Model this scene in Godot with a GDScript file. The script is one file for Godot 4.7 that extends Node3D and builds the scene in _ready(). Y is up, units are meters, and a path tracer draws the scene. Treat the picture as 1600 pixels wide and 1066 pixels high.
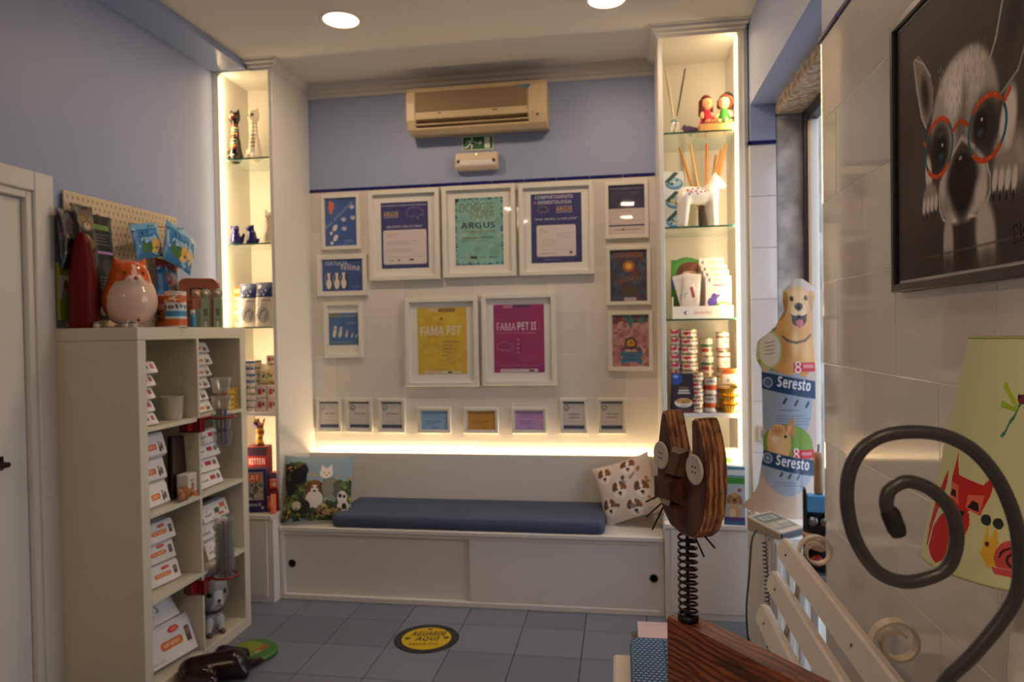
extends Node3D

# ---------------------------------------------------------------- entry
func _ready():
	var cam := Camera3D.new()
	cam.name = "camera"
	cam.position = Vector3(0, 1.434, 0)
	cam.rotation = Vector3(-0.0161, 0.1563, -0.0166)
	cam.near = 0.05
	cam.far = 60.0
	var at := CameraAttributesPhysical.new()
	at.frustum_focal_length = 24.32
	at.frustum_focus_distance = 0.98
	at.exposure_aperture = 7.5
	cam.attributes = at
	cam.fov = rad_to_deg(2.0 * atan(533.0 / 1080.0))
	add_child(cam)
	var env := Environment.new()
	env.background_mode = Environment.BG_SKY
	var sky := Sky.new()
	var sm := ProceduralSkyMaterial.new()
	sm.sky_top_color = Color(0.66, 0.71, 0.80)
	sm.sky_horizon_color = Color(0.88, 0.88, 0.89)
	sm.ground_bottom_color = Color(0.3, 0.32, 0.36)
	sm.ground_horizon_color = Color(0.55, 0.62, 0.72)
	sky.sky_material = sm
	env.sky = sky
	env.background_energy_multiplier = 5.2
	env.tonemap_mode = Environment.TONE_MAPPER_LINEAR
	env.tonemap_exposure = 1.0
	env.sdfgi_enabled = true
	env.ssao_enabled = true
	env.ssil_enabled = true
	var we := WorldEnvironment.new()
	we.name = "world_environment"
	we.environment = env
	add_child(we)
	materials()
	setting()
	built_ins()
	wall_fittings()
	picture_frames()
	left_cabinet_goods()
	right_cabinet_goods()
	kallax_goods()
	window_corner()
	floor_things()
	foreground()

# brightness of the lamps (radiant scale) and the colour of their light
const LAMP_COL := Color(1.0, 0.862, 0.72)
const LED_COL := Color(1.0, 0.855, 0.65)
const LAMP_E := 0.80
const LED_E := 0.27

# ---------------------------------------------------------------- names, labels
var used := {}
var M := {}
var rng := RandomNumberGenerator.new()

func numbered(n: String) -> String:
	if not used.has(n):
		used[n] = 0
		return n
	used[n] += 1
	return "%s_%03d" % [n, used[n]]

func tag(o, label := "", category := "", group := "", kind := ""):
	if label: o.set_meta("label", label)
	if category: o.set_meta("category", category)
	if group: o.set_meta("group", group)
	if kind: o.set_meta("kind", kind)
	return o

func thing(called, label, category, at := Vector3.ZERO, yaw := 0.0, group := ""):
	var o := Node3D.new()
	o.name = numbered(called)
	add_child(o)
	o.position = at
	o.rotation.y = deg_to_rad(yaw)
	return tag(o, label, category, group)

func structure(called, at := Vector3.ZERO):
	var o := Node3D.new()
	o.name = numbered(called)
	add_child(o)
	o.position = at
	o.set_meta("kind", "structure")
	return o

func obj(called, mesh, m = null, parent = null, at := Vector3.ZERO, rot := Vector3.ZERO):
	var o := MeshInstance3D.new()
	o.mesh = mesh
	if m: o.material_override = m
	o.position = at
	o.rotation_degrees = rot
	if parent:
		o.name = called
		parent.add_child(o, true)
	else:
		o.name = numbered(called)
		add_child(o)
	return o

func dup(root, at, yaw, label := ""):
	var r = root.duplicate()
	r.name = numbered(String(root.name).rstrip("0123456789").rstrip("_"))
	add_child(r)
	r.position = at
	r.rotation.y = deg_to_rad(yaw)
	if label: r.set_meta("label", label)
	return r

# ---------------------------------------------------------------- materials
func mt(key: String, c = null, rough := 0.6, metal := 0.0) -> StandardMaterial3D:
	if M.has(key): return M[key]
	var m := StandardMaterial3D.new()
	m.resource_name = key
	if c != null: m.albedo_color = c
	m.roughness = rough
	m.metallic = metal
	M[key] = m
	return m

func hexm(h: String, rough := 0.6) -> StandardMaterial3D:
	return mt("c" + h + str(rough), Color(h), rough)

func glow(key, c: Color, e: float) -> StandardMaterial3D:
	var m := mt(key, Color(0.9, 0.9, 0.88), 0.5)
	m.emission_enabled = true
	m.emission = c
	m.emission_energy_multiplier = e
	return m

func texm(key: String, t: Texture2D, rough := 0.5) -> StandardMaterial3D:
	var m := mt(key, Color.WHITE, rough)
	m.albedo_texture = t
	return m

func glassm(key: String, c: Color, a: float) -> StandardMaterial3D:
	var m := mt(key, Color(c.r, c.g, c.b, a), 0.03)
	m.transparency = BaseMaterial3D.TRANSPARENCY_ALPHA
	return m

func vcol(key: String, rough := 0.4) -> StandardMaterial3D:
	var m := mt(key, Color.WHITE, rough)
	m.vertex_color_use_as_albedo = true
	return m

func noise_tex(seed_: int, size: int, freq: float, a: Color, b: Color, oct := 4, sx := 1.0, sy := 1.0) -> ImageTexture:
	var n := FastNoiseLite.new()
	n.seed = seed_
	n.frequency = freq
	n.fractal_octaves = oct
	var im := Image.create(size, size, false, Image.FORMAT_RGB8)
	for y in size:
		for x in size:
			var t := clampf(n.get_noise_2d(x * sx, y * sy) * 0.9 + 0.5, 0, 1)
			im.set_pixel(x, y, a.lerp(b, t))
	return ImageTexture.create_from_image(im)

func materials():
	rng.seed = 11
	mt("white", Color(0.86, 0.85, 0.82), 0.32)
	mt("cream", Color(0.82, 0.80, 0.72), 0.4)
	mt("ceiling", Color(0.81, 0.795, 0.775), 0.85)
	mt("blue_paint", Color(0.58, 0.64, 0.775), 0.5)
	mt("blue_satin", Color(0.55, 0.62, 0.77), 0.22)
	mt("white_paint", Color(0.86, 0.86, 0.84), 0.6)
	mt("grout", Color(0.90, 0.88, 0.86), 0.6)
	for i in 3:
		var k := 0.015 * (i - 1)
		mt("glaze%d" % i, Color(0.85 + k, 0.83 + k, 0.80 + k), 0.07)
		var ft := mt("floor%d" % i, Color.WHITE, 0.38)
		ft.albedo_texture = noise_tex(3 + i, 96, 0.05, Color(0.425 + k, 0.455 + k, 0.51 + k), Color(0.465 + k, 0.495 + k, 0.55 + k))
	mt("floor_grout", Color(0.22, 0.22, 0.24), 0.95)
	mt("cobalt", Color(0.10, 0.10, 0.40), 0.12)
	mt("black", Color(0.04, 0.04, 0.045), 0.4)
	mt("dark", Color(0.13, 0.12, 0.12), 0.6)
	mt("steel", Color(0.62, 0.62, 0.62), 0.3, 1.0)
	mt("darkmetal", Color(0.16, 0.15, 0.15), 0.35, 0.8)
	glassm("pane", Color(0.97, 0.98, 0.98), 0.03)
	glassm("shelf_glass", Color(0.70, 0.90, 0.84), 0.16)
	mt("glass_edge", Color(0.10, 0.30, 0.24), 0.1)
	glassm("clear_plastic", Color(0.93, 0.95, 0.96), 0.14)
	glow("led", LED_COL, 2.2)
	glow("lamp_face", LAMP_COL, 4.0)
	M.pane.metallic_specular = 0.3
	mt("paper", Color(0.90, 0.89, 0.86), 0.7)

# ---------------------------------------------------------------- mesh helpers
func st0(group := -1) -> SurfaceTool:
	var s := SurfaceTool.new()
	s.begin(Mesh.PRIMITIVE_TRIANGLES)
	s.set_smooth_group(group)
	return s

func done(s: SurfaceTool) -> ArrayMesh:
	s.generate_normals()
	return s.commit()

func tri(s, a, b, c, o):
	if (c - a).cross(b - a).dot(a + b + c - 3.0 * o) < 0:
		var t = b
		b = c
		c = t
	s.add_vertex(a); s.add_vertex(b); s.add_vertex(c)

func quad(s, a, b, c, d, o):
	tri(s, a, b, c, o)
	tri(s, a, c, d, o)

# a box with chamfered edges, added to s
func cbox(s, size: Vector3, b := 0.003, c := Vector3.ZERO, r := Basis.IDENTITY):
	var h := size / 2.0
	b = minf(b, minf(h.x, minf(h.y, h.z)) * 0.9)
	s.set_smooth_group(-1)
	for ax in 3:
		var u := (ax + 1) % 3
		var w := (ax + 2) % 3
		for sg in [-1.0, 1.0]:
			var p := []
			for q in [[-1, -1], [1, -1], [1, 1], [-1, 1]]:
				var v := Vector3.ZERO
				v[ax] = sg * h[ax]
				v[u] = q[0] * (h[u] - b)
				v[w] = q[1] * (h[w] - b)
				p.append(c + r * v)
			quad(s, p[0], p[1], p[2], p[3], c)
		if b <= 0.0: continue
		for q in [[-1, -1], [1, -1], [1, 1], [-1, 1]]:
			var e := []
			for sg in [-1.0, 1.0]:
				for k in 2:
					var v := Vector3.ZERO
					v[ax] = sg * (h[ax] - b)
					v[u] = q[0] * (h[u] - (b if k else 0.0))
					v[w] = q[1] * (h[w] - (0.0 if k else b))
					e.append(c + r * v)
			quad(s, e[0], e[1], e[3], e[2], c)
	if b > 0.0:
		for i in 8:
			var sg := Vector3(1 if i & 1 else -1, 1 if i & 2 else -1, 1 if i & 4 else -1)
			var p := []
			for ax in 3:
				var v := h - Vector3(b, b, b)
				v[ax] = h[ax]
				p.append(c + r * (v * sg))
			tri(s, p[0], p[1], p[2], c)

func box(size: Vector3, b := 0.003) -> ArrayMesh:
	var s := st0()
	cbox(s, size, b)
	return done(s)

# box given by its two corners
func span(lo: Vector3, hi: Vector3, b := 0.003) -> ArrayMesh:
	var s := st0()
	cbox(s, hi - lo, b, (lo + hi) / 2.0)
	return done(s)

# rows of points joined by quads; oriented outward by its volume when closed
func grid(s, rows: Array, closed := true, group := 1, caps := true):
	s.set_smooth_group(group)
	var n: int = rows[0].size()
	var t := PackedVector3Array()
	for i in rows.size() - 1:
		var A = rows[i]
		var B = rows[i + 1]
		for j in (n if closed else n - 1):
			var k := (j + 1) % n
			t.append_array([A[j], B[j], B[k], A[j], B[k], A[k]])
	var split := t.size()
	if caps and closed:
		for e in [0, rows.size() - 1]:
			var c := Vector3.ZERO
			for p in rows[e]: c += p
			c /= n
			for j in n:
				var k := (j + 1) % n
				if e == 0: t.append_array([c, rows[e][j], rows[e][k]])
				else: t.append_array([c, rows[e][k], rows[e][j]])
	var vol := 0.0
	for i in range(0, t.size(), 3): vol += (t[i] - t[0]).cross(t[i + 1] - t[0]).dot(t[i + 2] - t[0])
	for i in range(0, t.size(), 3):
		if i == split: s.set_smooth_group(-1)
		s.add_vertex(t[i])
		if vol < 0:
			s.add_vertex(t[i + 1]); s.add_vertex(t[i + 2])
		else:
			s.add_vertex(t[i + 2]); s.add_vertex(t[i + 1])

# profile: Vector2(radius, height), from bottom to top
func lathe(s, prof: Array, n := 20, at := Vector3.ZERO, b := Basis.IDENTITY, squash := 1.0):
	var rows := []
	for p in prof:
		var row := PackedVector3Array()
		for j in n:
			var a := TAU * j / n
			row.append(at + b * Vector3(maxf(p.x, 0.0001) * cos(a), p.y, maxf(p.x, 0.0001) * sin(a) * squash))
		rows.append(row)
	grid(s, rows)

func lathed(prof: Array, n := 20, squash := 1.0) -> ArrayMesh:
	var s := st0(1)
	lathe(s, prof, n, Vector3.ZERO, Basis.IDENTITY, squash)
	return done(s)

func tube(s, pts: Array, r, n := 8):
	var rows := []
	var up := Vector3.UP
	for i in pts.size():
		var d: Vector3 = (pts[mini(i + 1, pts.size() - 1)] - pts[maxi(i - 1, 0)]).normalized()
		if i == 0:
			up = Vector3.UP if absf(d.y) < 0.9 else Vector3.RIGHT
		var x := d.cross(up).normalized()
		up = x.cross(d).normalized()
		var rr: float = r[i] if r is Array else r
		var row := PackedVector3Array()
		for j in n:
			var a := TAU * j / n
			row.append(pts[i] + (x * cos(a) + up * sin(a)) * rr)
		rows.append(row)
	grid(s, rows)

func tubed(pts: Array, r, n := 8) -> ArrayMesh:
	var s := st0(1)
	tube(s, pts, r, n)
	return done(s)

func smooth(pts: Array, k := 6) -> Array:
	var out := []
	for i in pts.size() - 1:
		var p0: Vector3 = pts[maxi(i - 1, 0)]
		var p1: Vector3 = pts[i]
		var p2: Vector3 = pts[i + 1]
		var p3: Vector3 = pts[mini(i + 2, pts.size() - 1)]
		for j in k: out.append(p1.cubic_interpolate(p2, p0, p3, float(j) / k))
	out.append(pts[-1])
	return out

# outline in x, y; depth along z, centred; chamfer b
func prism(s, poly: PackedVector2Array, depth: float, b := 0.0, smooth_side := false, at := Vector3.ZERO, r := Basis.IDENTITY):
	var n := poly.size()
	var area := 0.0
	for i in n: area += poly[i].cross(poly[(i + 1) % n])
	if area < 0: poly.reverse()
	var ins := PackedVector2Array()
	for i in n:
		var d0 := (poly[i] - poly[(i + n - 1) % n]).normalized()
		var d1 := (poly[(i + 1) % n] - poly[i]).normalized()
		var n0 := Vector2(-d0.y, d0.x)
		var n1 := Vector2(-d1.y, d1.x)
		var m := (n0 + n1)
		m = m / maxf(m.dot(n0), 0.5)
		ins.append(poly[i] + m * b)
	var h := depth / 2.0
	var rows := []
	for q in ([[ins, -h], [poly, -h + b], [poly, h - b], [ins, h]] if b > 0.0 else [[poly, -h], [poly, h]]):
		var row := PackedVector3Array()
		for p in q[0]: row.append(at + r * Vector3(p.x, p.y, q[1]))
		rows.append(row)
	for i in rows.size() - 1:
		s.set_smooth_group(5 if smooth_side else -1)
		for j in n:
			var k := (j + 1) % n
			s.add_vertex(rows[i][j]); s.add_vertex(rows[i + 1][j]); s.add_vertex(rows[i + 1][k])
			s.add_vertex(rows[i][j]); s.add_vertex(rows[i + 1][k]); s.add_vertex(rows[i][k])
	s.set_smooth_group(-1)
	var ix := Geometry2D.triangulate_polygon(ins)
	for side in [0, rows.size() - 1]:
		for i in range(0, ix.size(), 3):
			var a: Vector3 = rows[side][ix[i]]
			var c: Vector3 = rows[side][ix[i + 1]]
			var e: Vector3 = rows[side][ix[i + 2]]
			var want: Vector3 = r * Vector3(0, 0, -1 if side == 0 else 1)
			if (e - a).cross(c - a).dot(want) < 0:
				var t := c
				c = e
				e = t
			s.add_vertex(a); s.add_vertex(c); s.add_vertex(e)

func prismed(poly, depth: float, b := 0.0, smooth_side := false) -> ArrayMesh:
	var s := st0()
	prism(s, PackedVector2Array(poly), depth, b, smooth_side)
	return done(s)

# a textured rectangle as an extra surface: o top left, ex along the print, ey down the print
func face(am: ArrayMesh, o: Vector3, ex: Vector3, ey: Vector3, m: Material, uv := Rect2(0, 0, 1, 1)):
	var n := ey.cross(ex).normalized()
	var arr := []
	arr.resize(Mesh.ARRAY_MAX)
	arr[Mesh.ARRAY_VERTEX] = PackedVector3Array([o, o + ex, o + ex + ey, o + ey])
	arr[Mesh.ARRAY_NORMAL] = PackedVector3Array([n, n, n, n])
	var p := uv.position
	var q := uv.end
	arr[Mesh.ARRAY_TEX_UV] = PackedVector2Array([p, Vector2(q.x, p.y), q, Vector2(p.x, q.y)])
	arr[Mesh.ARRAY_INDEX] = PackedInt32Array([0, 1, 2, 0, 2, 3])
	am.add_surface_from_arrays(Mesh.PRIMITIVE_TRIANGLES, arr)
	am.surface_set_material(am.get_surface_count() - 1, m)

# a box standing on y = 0 with prints: {"front": mat, "left", "right", "top", "back"}
func pbox(size: Vector3, b: float, body: Material, prints: Dictionary) -> ArrayMesh:
	var am := span(Vector3(-size.x / 2, 0, -size.z / 2), Vector3(size.x / 2, size.y, size.z / 2), b)
	am.surface_set_material(0, body)
	var h := size / 2.0
	var e := 0.0004
	var i := b
	for k in prints:
		match k:
			"front": face(am, Vector3(-h.x + i, size.y - i, h.z + e), Vector3(size.x - 2 * i, 0, 0), Vector3(0, -size.y + 2 * i, 0), prints[k])
			"back": face(am, Vector3(h.x - i, size.y - i, -h.z - e), Vector3(-size.x + 2 * i, 0, 0), Vector3(0, -size.y + 2 * i, 0), prints[k])
			"right": face(am, Vector3(h.x + e, size.y - i, h.z - i), Vector3(0, 0, -size.z + 2 * i), Vector3(0, -size.y + 2 * i, 0), prints[k])
			"left": face(am, Vector3(-h.x - e, size.y - i, -h.z + i), Vector3(0, 0, size.z - 2 * i), Vector3(0, -size.y + 2 * i, 0), prints[k])
			"top": face(am, Vector3(-h.x + i, size.y + e, -h.z + i), Vector3(size.x - 2 * i, 0, 0), Vector3(0, 0, size.z - 2 * i), prints[k])
	return am

# soft bag, sachet or pillow in the x, y plane, centred; pinch 0 = pillow with drawn corners, flat = flat sealed ends at the top and bottom (share of height)
func cushion(w: float, h: float, t: float, front: Material, back: Material, flat := 0.0, n := 14, pinch := 0.12, rough := 0.0) -> ArrayMesh:
	var am := ArrayMesh.new()
	var nz := FastNoiseLite.new()
	nz.seed = 5
	nz.frequency = 9.0
	for side in [1.0, -1.0]:
		var s := SurfaceTool.new()
		s.begin(Mesh.PRIMITIVE_TRIANGLES)
		s.set_smooth_group(1)
		for i in n + 1:
			for j in n + 1:
				var u := -1.0 + 2.0 * i / n
				var v := -1.0 + 2.0 * j / n
				var vv := v
				if flat > 0.0: vv = clampf(absf(v) / (1.0 - flat), 0, 1)
				var th := sqrt(maxf(0, 1.0 - pow(absf(u), 3.0))) * sqrt(maxf(0, 1.0 - pow(absf(vv), 3.0)))
				if flat <= 0.0: th = pow(maxf(0, (1.0 - u * u) * (1.0 - v * v)), 0.42)
				var x := u * w / 2.0 * (1.0 - pinch * (1.0 - v * v) * absf(u))
				var y := v * h / 2.0 * (1.0 - (pinch * (1.0 - u * u) * absf(v) if flat <= 0.0 else 0.0))
				var z: float = side * (t / 2.0 * th + 0.0008) + nz.get_noise_2d(x * 3 + side, y * 3) * rough * th
				s.set_uv(Vector2((u + 1) / 2 if side > 0 else (1 - u) / 2, (1 - v) / 2))
				s.add_vertex(Vector3(x, y, z))
		for i in n:
			for j in n:
				var a := i * (n + 1) + j
				var b := a + n + 1
				var q := [a, a + 1, b + 1, a, b + 1, b] if side > 0 else [a, b + 1, a + 1, a, b, b + 1]
				for k in q: s.add_index(k)
		s.generate_normals()
		s.commit(am)
		am.surface_set_material(am.get_surface_count() - 1, front if side > 0 else back)
	return am

# smooth-joined tapered capsules [a, b, ra, rb], as surface nets; col(p) gives a linear colour
func blob(s, bones: Array, cell: float, k := 0.01, col = null):
	var lo := Vector3.INF
	var hi := -Vector3.INF
	for b in bones:
		var r: float = maxf(b[2], b[3]) + k + cell * 2
		for p in [b[0], b[1]]:
			lo = lo.min(p - Vector3(r, r, r))
			hi = hi.max(p + Vector3(r, r, r))
	var nx := int((hi.x - lo.x) / cell) + 2
	var ny := int((hi.y - lo.y) / cell) + 2
	var nz := int((hi.z - lo.z) / cell) + 2
	var f := PackedFloat32Array()
	f.resize(nx * ny * nz)
	f.fill(1.0)
	for b in bones:
		var A: Vector3 = b[0]
		var ab: Vector3 = b[1] - A
		var l2 := maxf(ab.length_squared(), 1e-12)
		var ra: float = b[2]
		var rb: float = b[3]
		var R := maxf(ra, rb) + k + cell * 1.5
		var l := ((A.min(b[1]) - Vector3(R, R, R) - lo) / cell).max(Vector3.ZERO)
		var g := ((A.max(b[1]) + Vector3(R, R, R) - lo) / cell)
		for z in range(int(l.z), mini(int(g.z) + 1, nz)):
			for y in range(int(l.y), mini(int(g.y) + 1, ny)):
				for x in range(int(l.x), mini(int(g.x) + 1, nx)):
					var p := lo + Vector3(x, y, z) * cell - A
					var t := clampf(p.dot(ab) / l2, 0, 1)
					var d := (p - ab * t).length() - lerpf(ra, rb, t)
					var i := (z * ny + y) * nx + x
					var o := f[i]
					var h := clampf(0.5 + 0.5 * (o - d) / k, 0, 1)
					f[i] = lerpf(o, d, h) - k * h * (1.0 - h)
	var at := {}
	var vs := PackedVector3Array()
	var corner := [0, 1, nx, nx + 1, nx * ny, nx * ny + 1, nx * ny + nx, nx * ny + nx + 1]
	for z in nz - 1:
		for y in ny - 1:
			for x in nx - 1:
				var i := (z * ny + y) * nx + x
				var inside := 0
				for c in corner:
					if f[i + c] < 0: inside += 1
				if inside == 0 or inside == 8: continue
				var sum := Vector3.ZERO
				var cnt := 0
				for e in 12:
					var ax := e >> 2
					var m := e & 3
					var a0 := 0
					if ax == 0: a0 = (m & 1) * 2 + (m >> 1) * 4
					elif ax == 1: a0 = (m & 1) + (m >> 1) * 4
					else: a0 = (m & 1) + (m >> 1) * 2
					var a1 := a0 + (1 << ax)
					var f0 := f[i + corner[a0]]
					var f1 := f[i + corner[a1]]
					if (f0 < 0) == (f1 < 0): continue
					var t := f0 / (f0 - f1)
					var p := Vector3(a0 & 1, (a0 >> 1) & 1, a0 >> 2)
					p[ax] += t
					sum += p
					cnt += 1
				at[i] = vs.size()
				vs.append(lo + (Vector3(x, y, z) + sum / cnt) * cell)
	s.set_smooth_group(3)
	var step := [1, nx, nx * ny]
	for z in range(1, nz - 1):
		for y in range(1, ny - 1):
			for x in range(1, nx - 1):
				var i := (z * ny + y) * nx + x
				for ax in 3:
					var a := f[i] < 0
					if a == (f[i + step[ax]] < 0): continue
					var su: int = step[(ax + 1) % 3]
					var sv: int = step[(ax + 2) % 3]
					var q := [at[i], at[i - su], at[i - su - sv], at[i - sv]]
					if a: q.reverse()
					for m in [0, 1, 2, 0, 2, 3]:
						var p := vs[q[m]]
						if col != null: s.set_color(col.call(p))
						s.add_vertex(p)

func blobbed(bones: Array, cell: float, k := 0.01, col = null) -> ArrayMesh:
	var s := st0(3)
	blob(s, bones, cell, k, col)
	return done(s)

func lin(h: String) -> Color:
	return Color(h).srgb_to_linear()

func V(x, y, z) -> Vector3:
	return Vector3(x, y, z)

# ---------------------------------------------------------------- print: flat artwork drawn into an Image
class Cv:
	var im: Image
	var S := 2
	static var fonts := {}
	func _init(w: int, h: int, bg: Color, ss := 2):
		S = ss
		im = Image.create(w * S, h * S, false, Image.FORMAT_RGB8)
		im.fill(bg)
	func rect(x, y, w, h, c: Color):
		im.fill_rect(Rect2i(int(x * S), int(y * S), int(ceil(w * S)), int(ceil(h * S))), c)
	func poly(pts: Array, c: Color):
		var n := pts.size()
		var y0 := INF
		var y1 := -INF
		for p in pts:
			y0 = minf(y0, p.y * S)
			y1 = maxf(y1, p.y * S)
		for y in range(maxi(0, int(y0)), mini(im.get_height() - 1, int(y1)) + 1):
			var xs := []
			var yy := y + 0.5
			for i in n:
				var a: Vector2 = pts[i] * S
				var b: Vector2 = pts[(i + 1) % n] * S
				if (a.y <= yy) != (b.y <= yy): xs.append(a.x + (yy - a.y) * (b.x - a.x) / (b.y - a.y))
			xs.sort()
			for i in range(0, xs.size() - 1, 2):
				var l := maxi(0, roundi(xs[i]))
				var r := roundi(xs[i + 1])
				if r > l: im.fill_rect(Rect2i(l, y, r - l, 1), c)
	func pl(flat: Array, c: Color):
		var p := []
		for i in range(0, flat.size(), 2): p.append(Vector2(flat[i], flat[i + 1]))
		poly(p, c)
	func ell(cx, cy, rx, ry, c: Color, rot := 0.0):
		var p := []
		for i in 28: p.append(Vector2(cx, cy) + Vector2(rx * cos(TAU * i / 28), ry * sin(TAU * i / 28)).rotated(deg_to_rad(rot)))
		poly(p, c)
	func rrect(x, y, w, h, r, c: Color):
		rect(x + r, y, w - 2 * r, h, c)
		rect(x, y + r, w, h - 2 * r, c)
		for q in [[x + r, y + r], [x + w - r, y + r], [x + r, y + h - r], [x + w - r, y + h - r]]: ell(q[0], q[1], r, r, c)
	func line(flat: Array, w: float, c: Color):
		for i in range(0, flat.size() - 2, 2):
			var a := Vector2(flat[i], flat[i + 1])
			var b := Vector2(flat[i + 2], flat[i + 3])
			var d := (b - a).normalized() * w / 2
			var q := Vector2(-d.y, d.x)
			poly([a + q, b + q, b - q, a - q], c)
			if w > 1.5: ell(b.x, b.y, w / 2, w / 2, c)
	func arc(cx, cy, rx, ry, a0, a1, w, c: Color):
		var p := []
		for i in 25:
			var a := deg_to_rad(lerpf(a0, a1, i / 24.0))
			p.append_array([cx + rx * cos(a), cy + ry * sin(a)])
		line(p, w, c)
	# brushed ellipse with a soft edge
	func soft(cx, cy, rx, ry, c: Color, rot := 0.0, edge := 0.6, alpha := 1.0):
		var R: float = maxf(rx, ry)
		var co := cos(deg_to_rad(rot))
		var si := sin(deg_to_rad(rot))
		for y in range(maxi(0, int((cy - R) * S)), mini(im.get_height() - 1, int((cy + R) * S)) + 1):
			for x in range(maxi(0, int((cx - R) * S)), mini(im.get_width() - 1, int((cx + R) * S)) + 1):
				var dx: float = float(x) / S - cx
				var dy: float = float(y) / S - cy
				var d := sqrt(pow((dx * co + dy * si) / rx, 2.0) + pow((dy * co - dx * si) / ry, 2.0))
				if d >= 1.0: continue
				var t := clampf((1.0 - d) / edge, 0, 1)
				im.set_pixel(x, y, im.get_pixel(x, y).lerp(c, alpha * t * t * (3.0 - 2.0 * t)))
	func stroke(flat: Array, w, c: Color, edge := 0.8, alpha := 1.0):
		for i in range(0, flat.size() - 2, 2):
			var p := Vector2(flat[i], flat[i + 1])
			var q := Vector2(flat[i + 2], flat[i + 3])
			var n := maxi(1, int(p.distance_to(q) / (w * 0.45)))
			for k in n + 1:
				var m := p.lerp(q, float(k) / n)
				soft(m.x, m.y, w, w, c, 0.0, edge, alpha * 0.6)
	# text fitted into a box; turn rotates about the box centre
	func text(t: String, x, y, w, h, c: Color, bold := true, serif := false, turn := 0.0, slant := 0.0):
		var key := ("Droid Serif" if serif else "Droid Sans") + str(bold)
		if not fonts.has(key):
			var f := SystemFont.new()
			f.font_names = PackedStringArray(["Droid Serif" if serif else "Droid Sans"])
			f.font_weight = 700 if bold else 400
			fonts[key] = f
		var tm := TextMesh.new()
		tm.font = fonts[key]
		tm.text = t
		tm.font_size = 32
		tm.depth = 0.0
		tm.curve_step = 2.0
		if tm.get_surface_count() == 0: return
		var vs: PackedVector3Array = tm.surface_get_arrays(0)[Mesh.ARRAY_VERTEX]
		var ix: PackedInt32Array = tm.surface_get_arrays(0)[Mesh.ARRAY_INDEX]
		var bb := tm.get_aabb()
		var mid := Vector2(x + w / 2.0, y + h / 2.0)
		var q := PackedVector2Array()
		for v in vs:
			var p := Vector2((v.x - bb.position.x) / bb.size.x - 0.5, 0.5 - (v.y - bb.position.y) / bb.size.y)
			p.x += slant * (0.5 - p.y) * h / w
			q.append(mid + (p * Vector2(w, h)).rotated(deg_to_rad(turn)))
		for i in range(0, ix.size(), 3): poly([q[ix[i]], q[ix[i + 1]], q[ix[i + 2]]], c)
	# rows of tiny illegible print
	func lines(x, y, w, rows: int, pitch, c: Color, seed_ := 1, hgt := 1.0):
		var r := RandomNumberGenerator.new()
		r.seed = seed_
		for i in rows:
			var xx: float = x
			var lim: float = x + w * r.randf_range(0.6, 1.0)
			while xx < lim:
				var l := r.randf_range(3, 8)
				rect(xx, y + i * pitch, minf(l, lim - xx), hgt, c)
				xx += l + 1.5
	func speckle(n: int, seed_: int, cols: Array, r0: float, r1: float, area := Rect2(0, 0, -1, -1)):
		var r := RandomNumberGenerator.new()
		r.seed = seed_
		if area.size.x < 0: area = Rect2(0, 0, im.get_width() / float(S), im.get_height() / float(S))
		for i in n:
			var k := r.randf_range(r0, r1)
			ell(r.randf_range(area.position.x, area.end.x), r.randf_range(area.position.y, area.end.y), k, k * r.randf_range(0.5, 1.2), cols[r.randi() % cols.size()], r.randf() * 180)
	func tex() -> ImageTexture:
		im.resize(im.get_width() / S, im.get_height() / S, Image.INTERPOLATE_BILINEAR if S == 2 else Image.INTERPOLATE_LANCZOS)
		return ImageTexture.create_from_image(im)

func H(h: String) -> Color:
	return Color(h)

# ---------------------------------------------------------------- the room
const XL := -2.185
const XR := 0.63
const ZB := -3.95
const ZF := 2.6
const CEIL := 2.91

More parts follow.
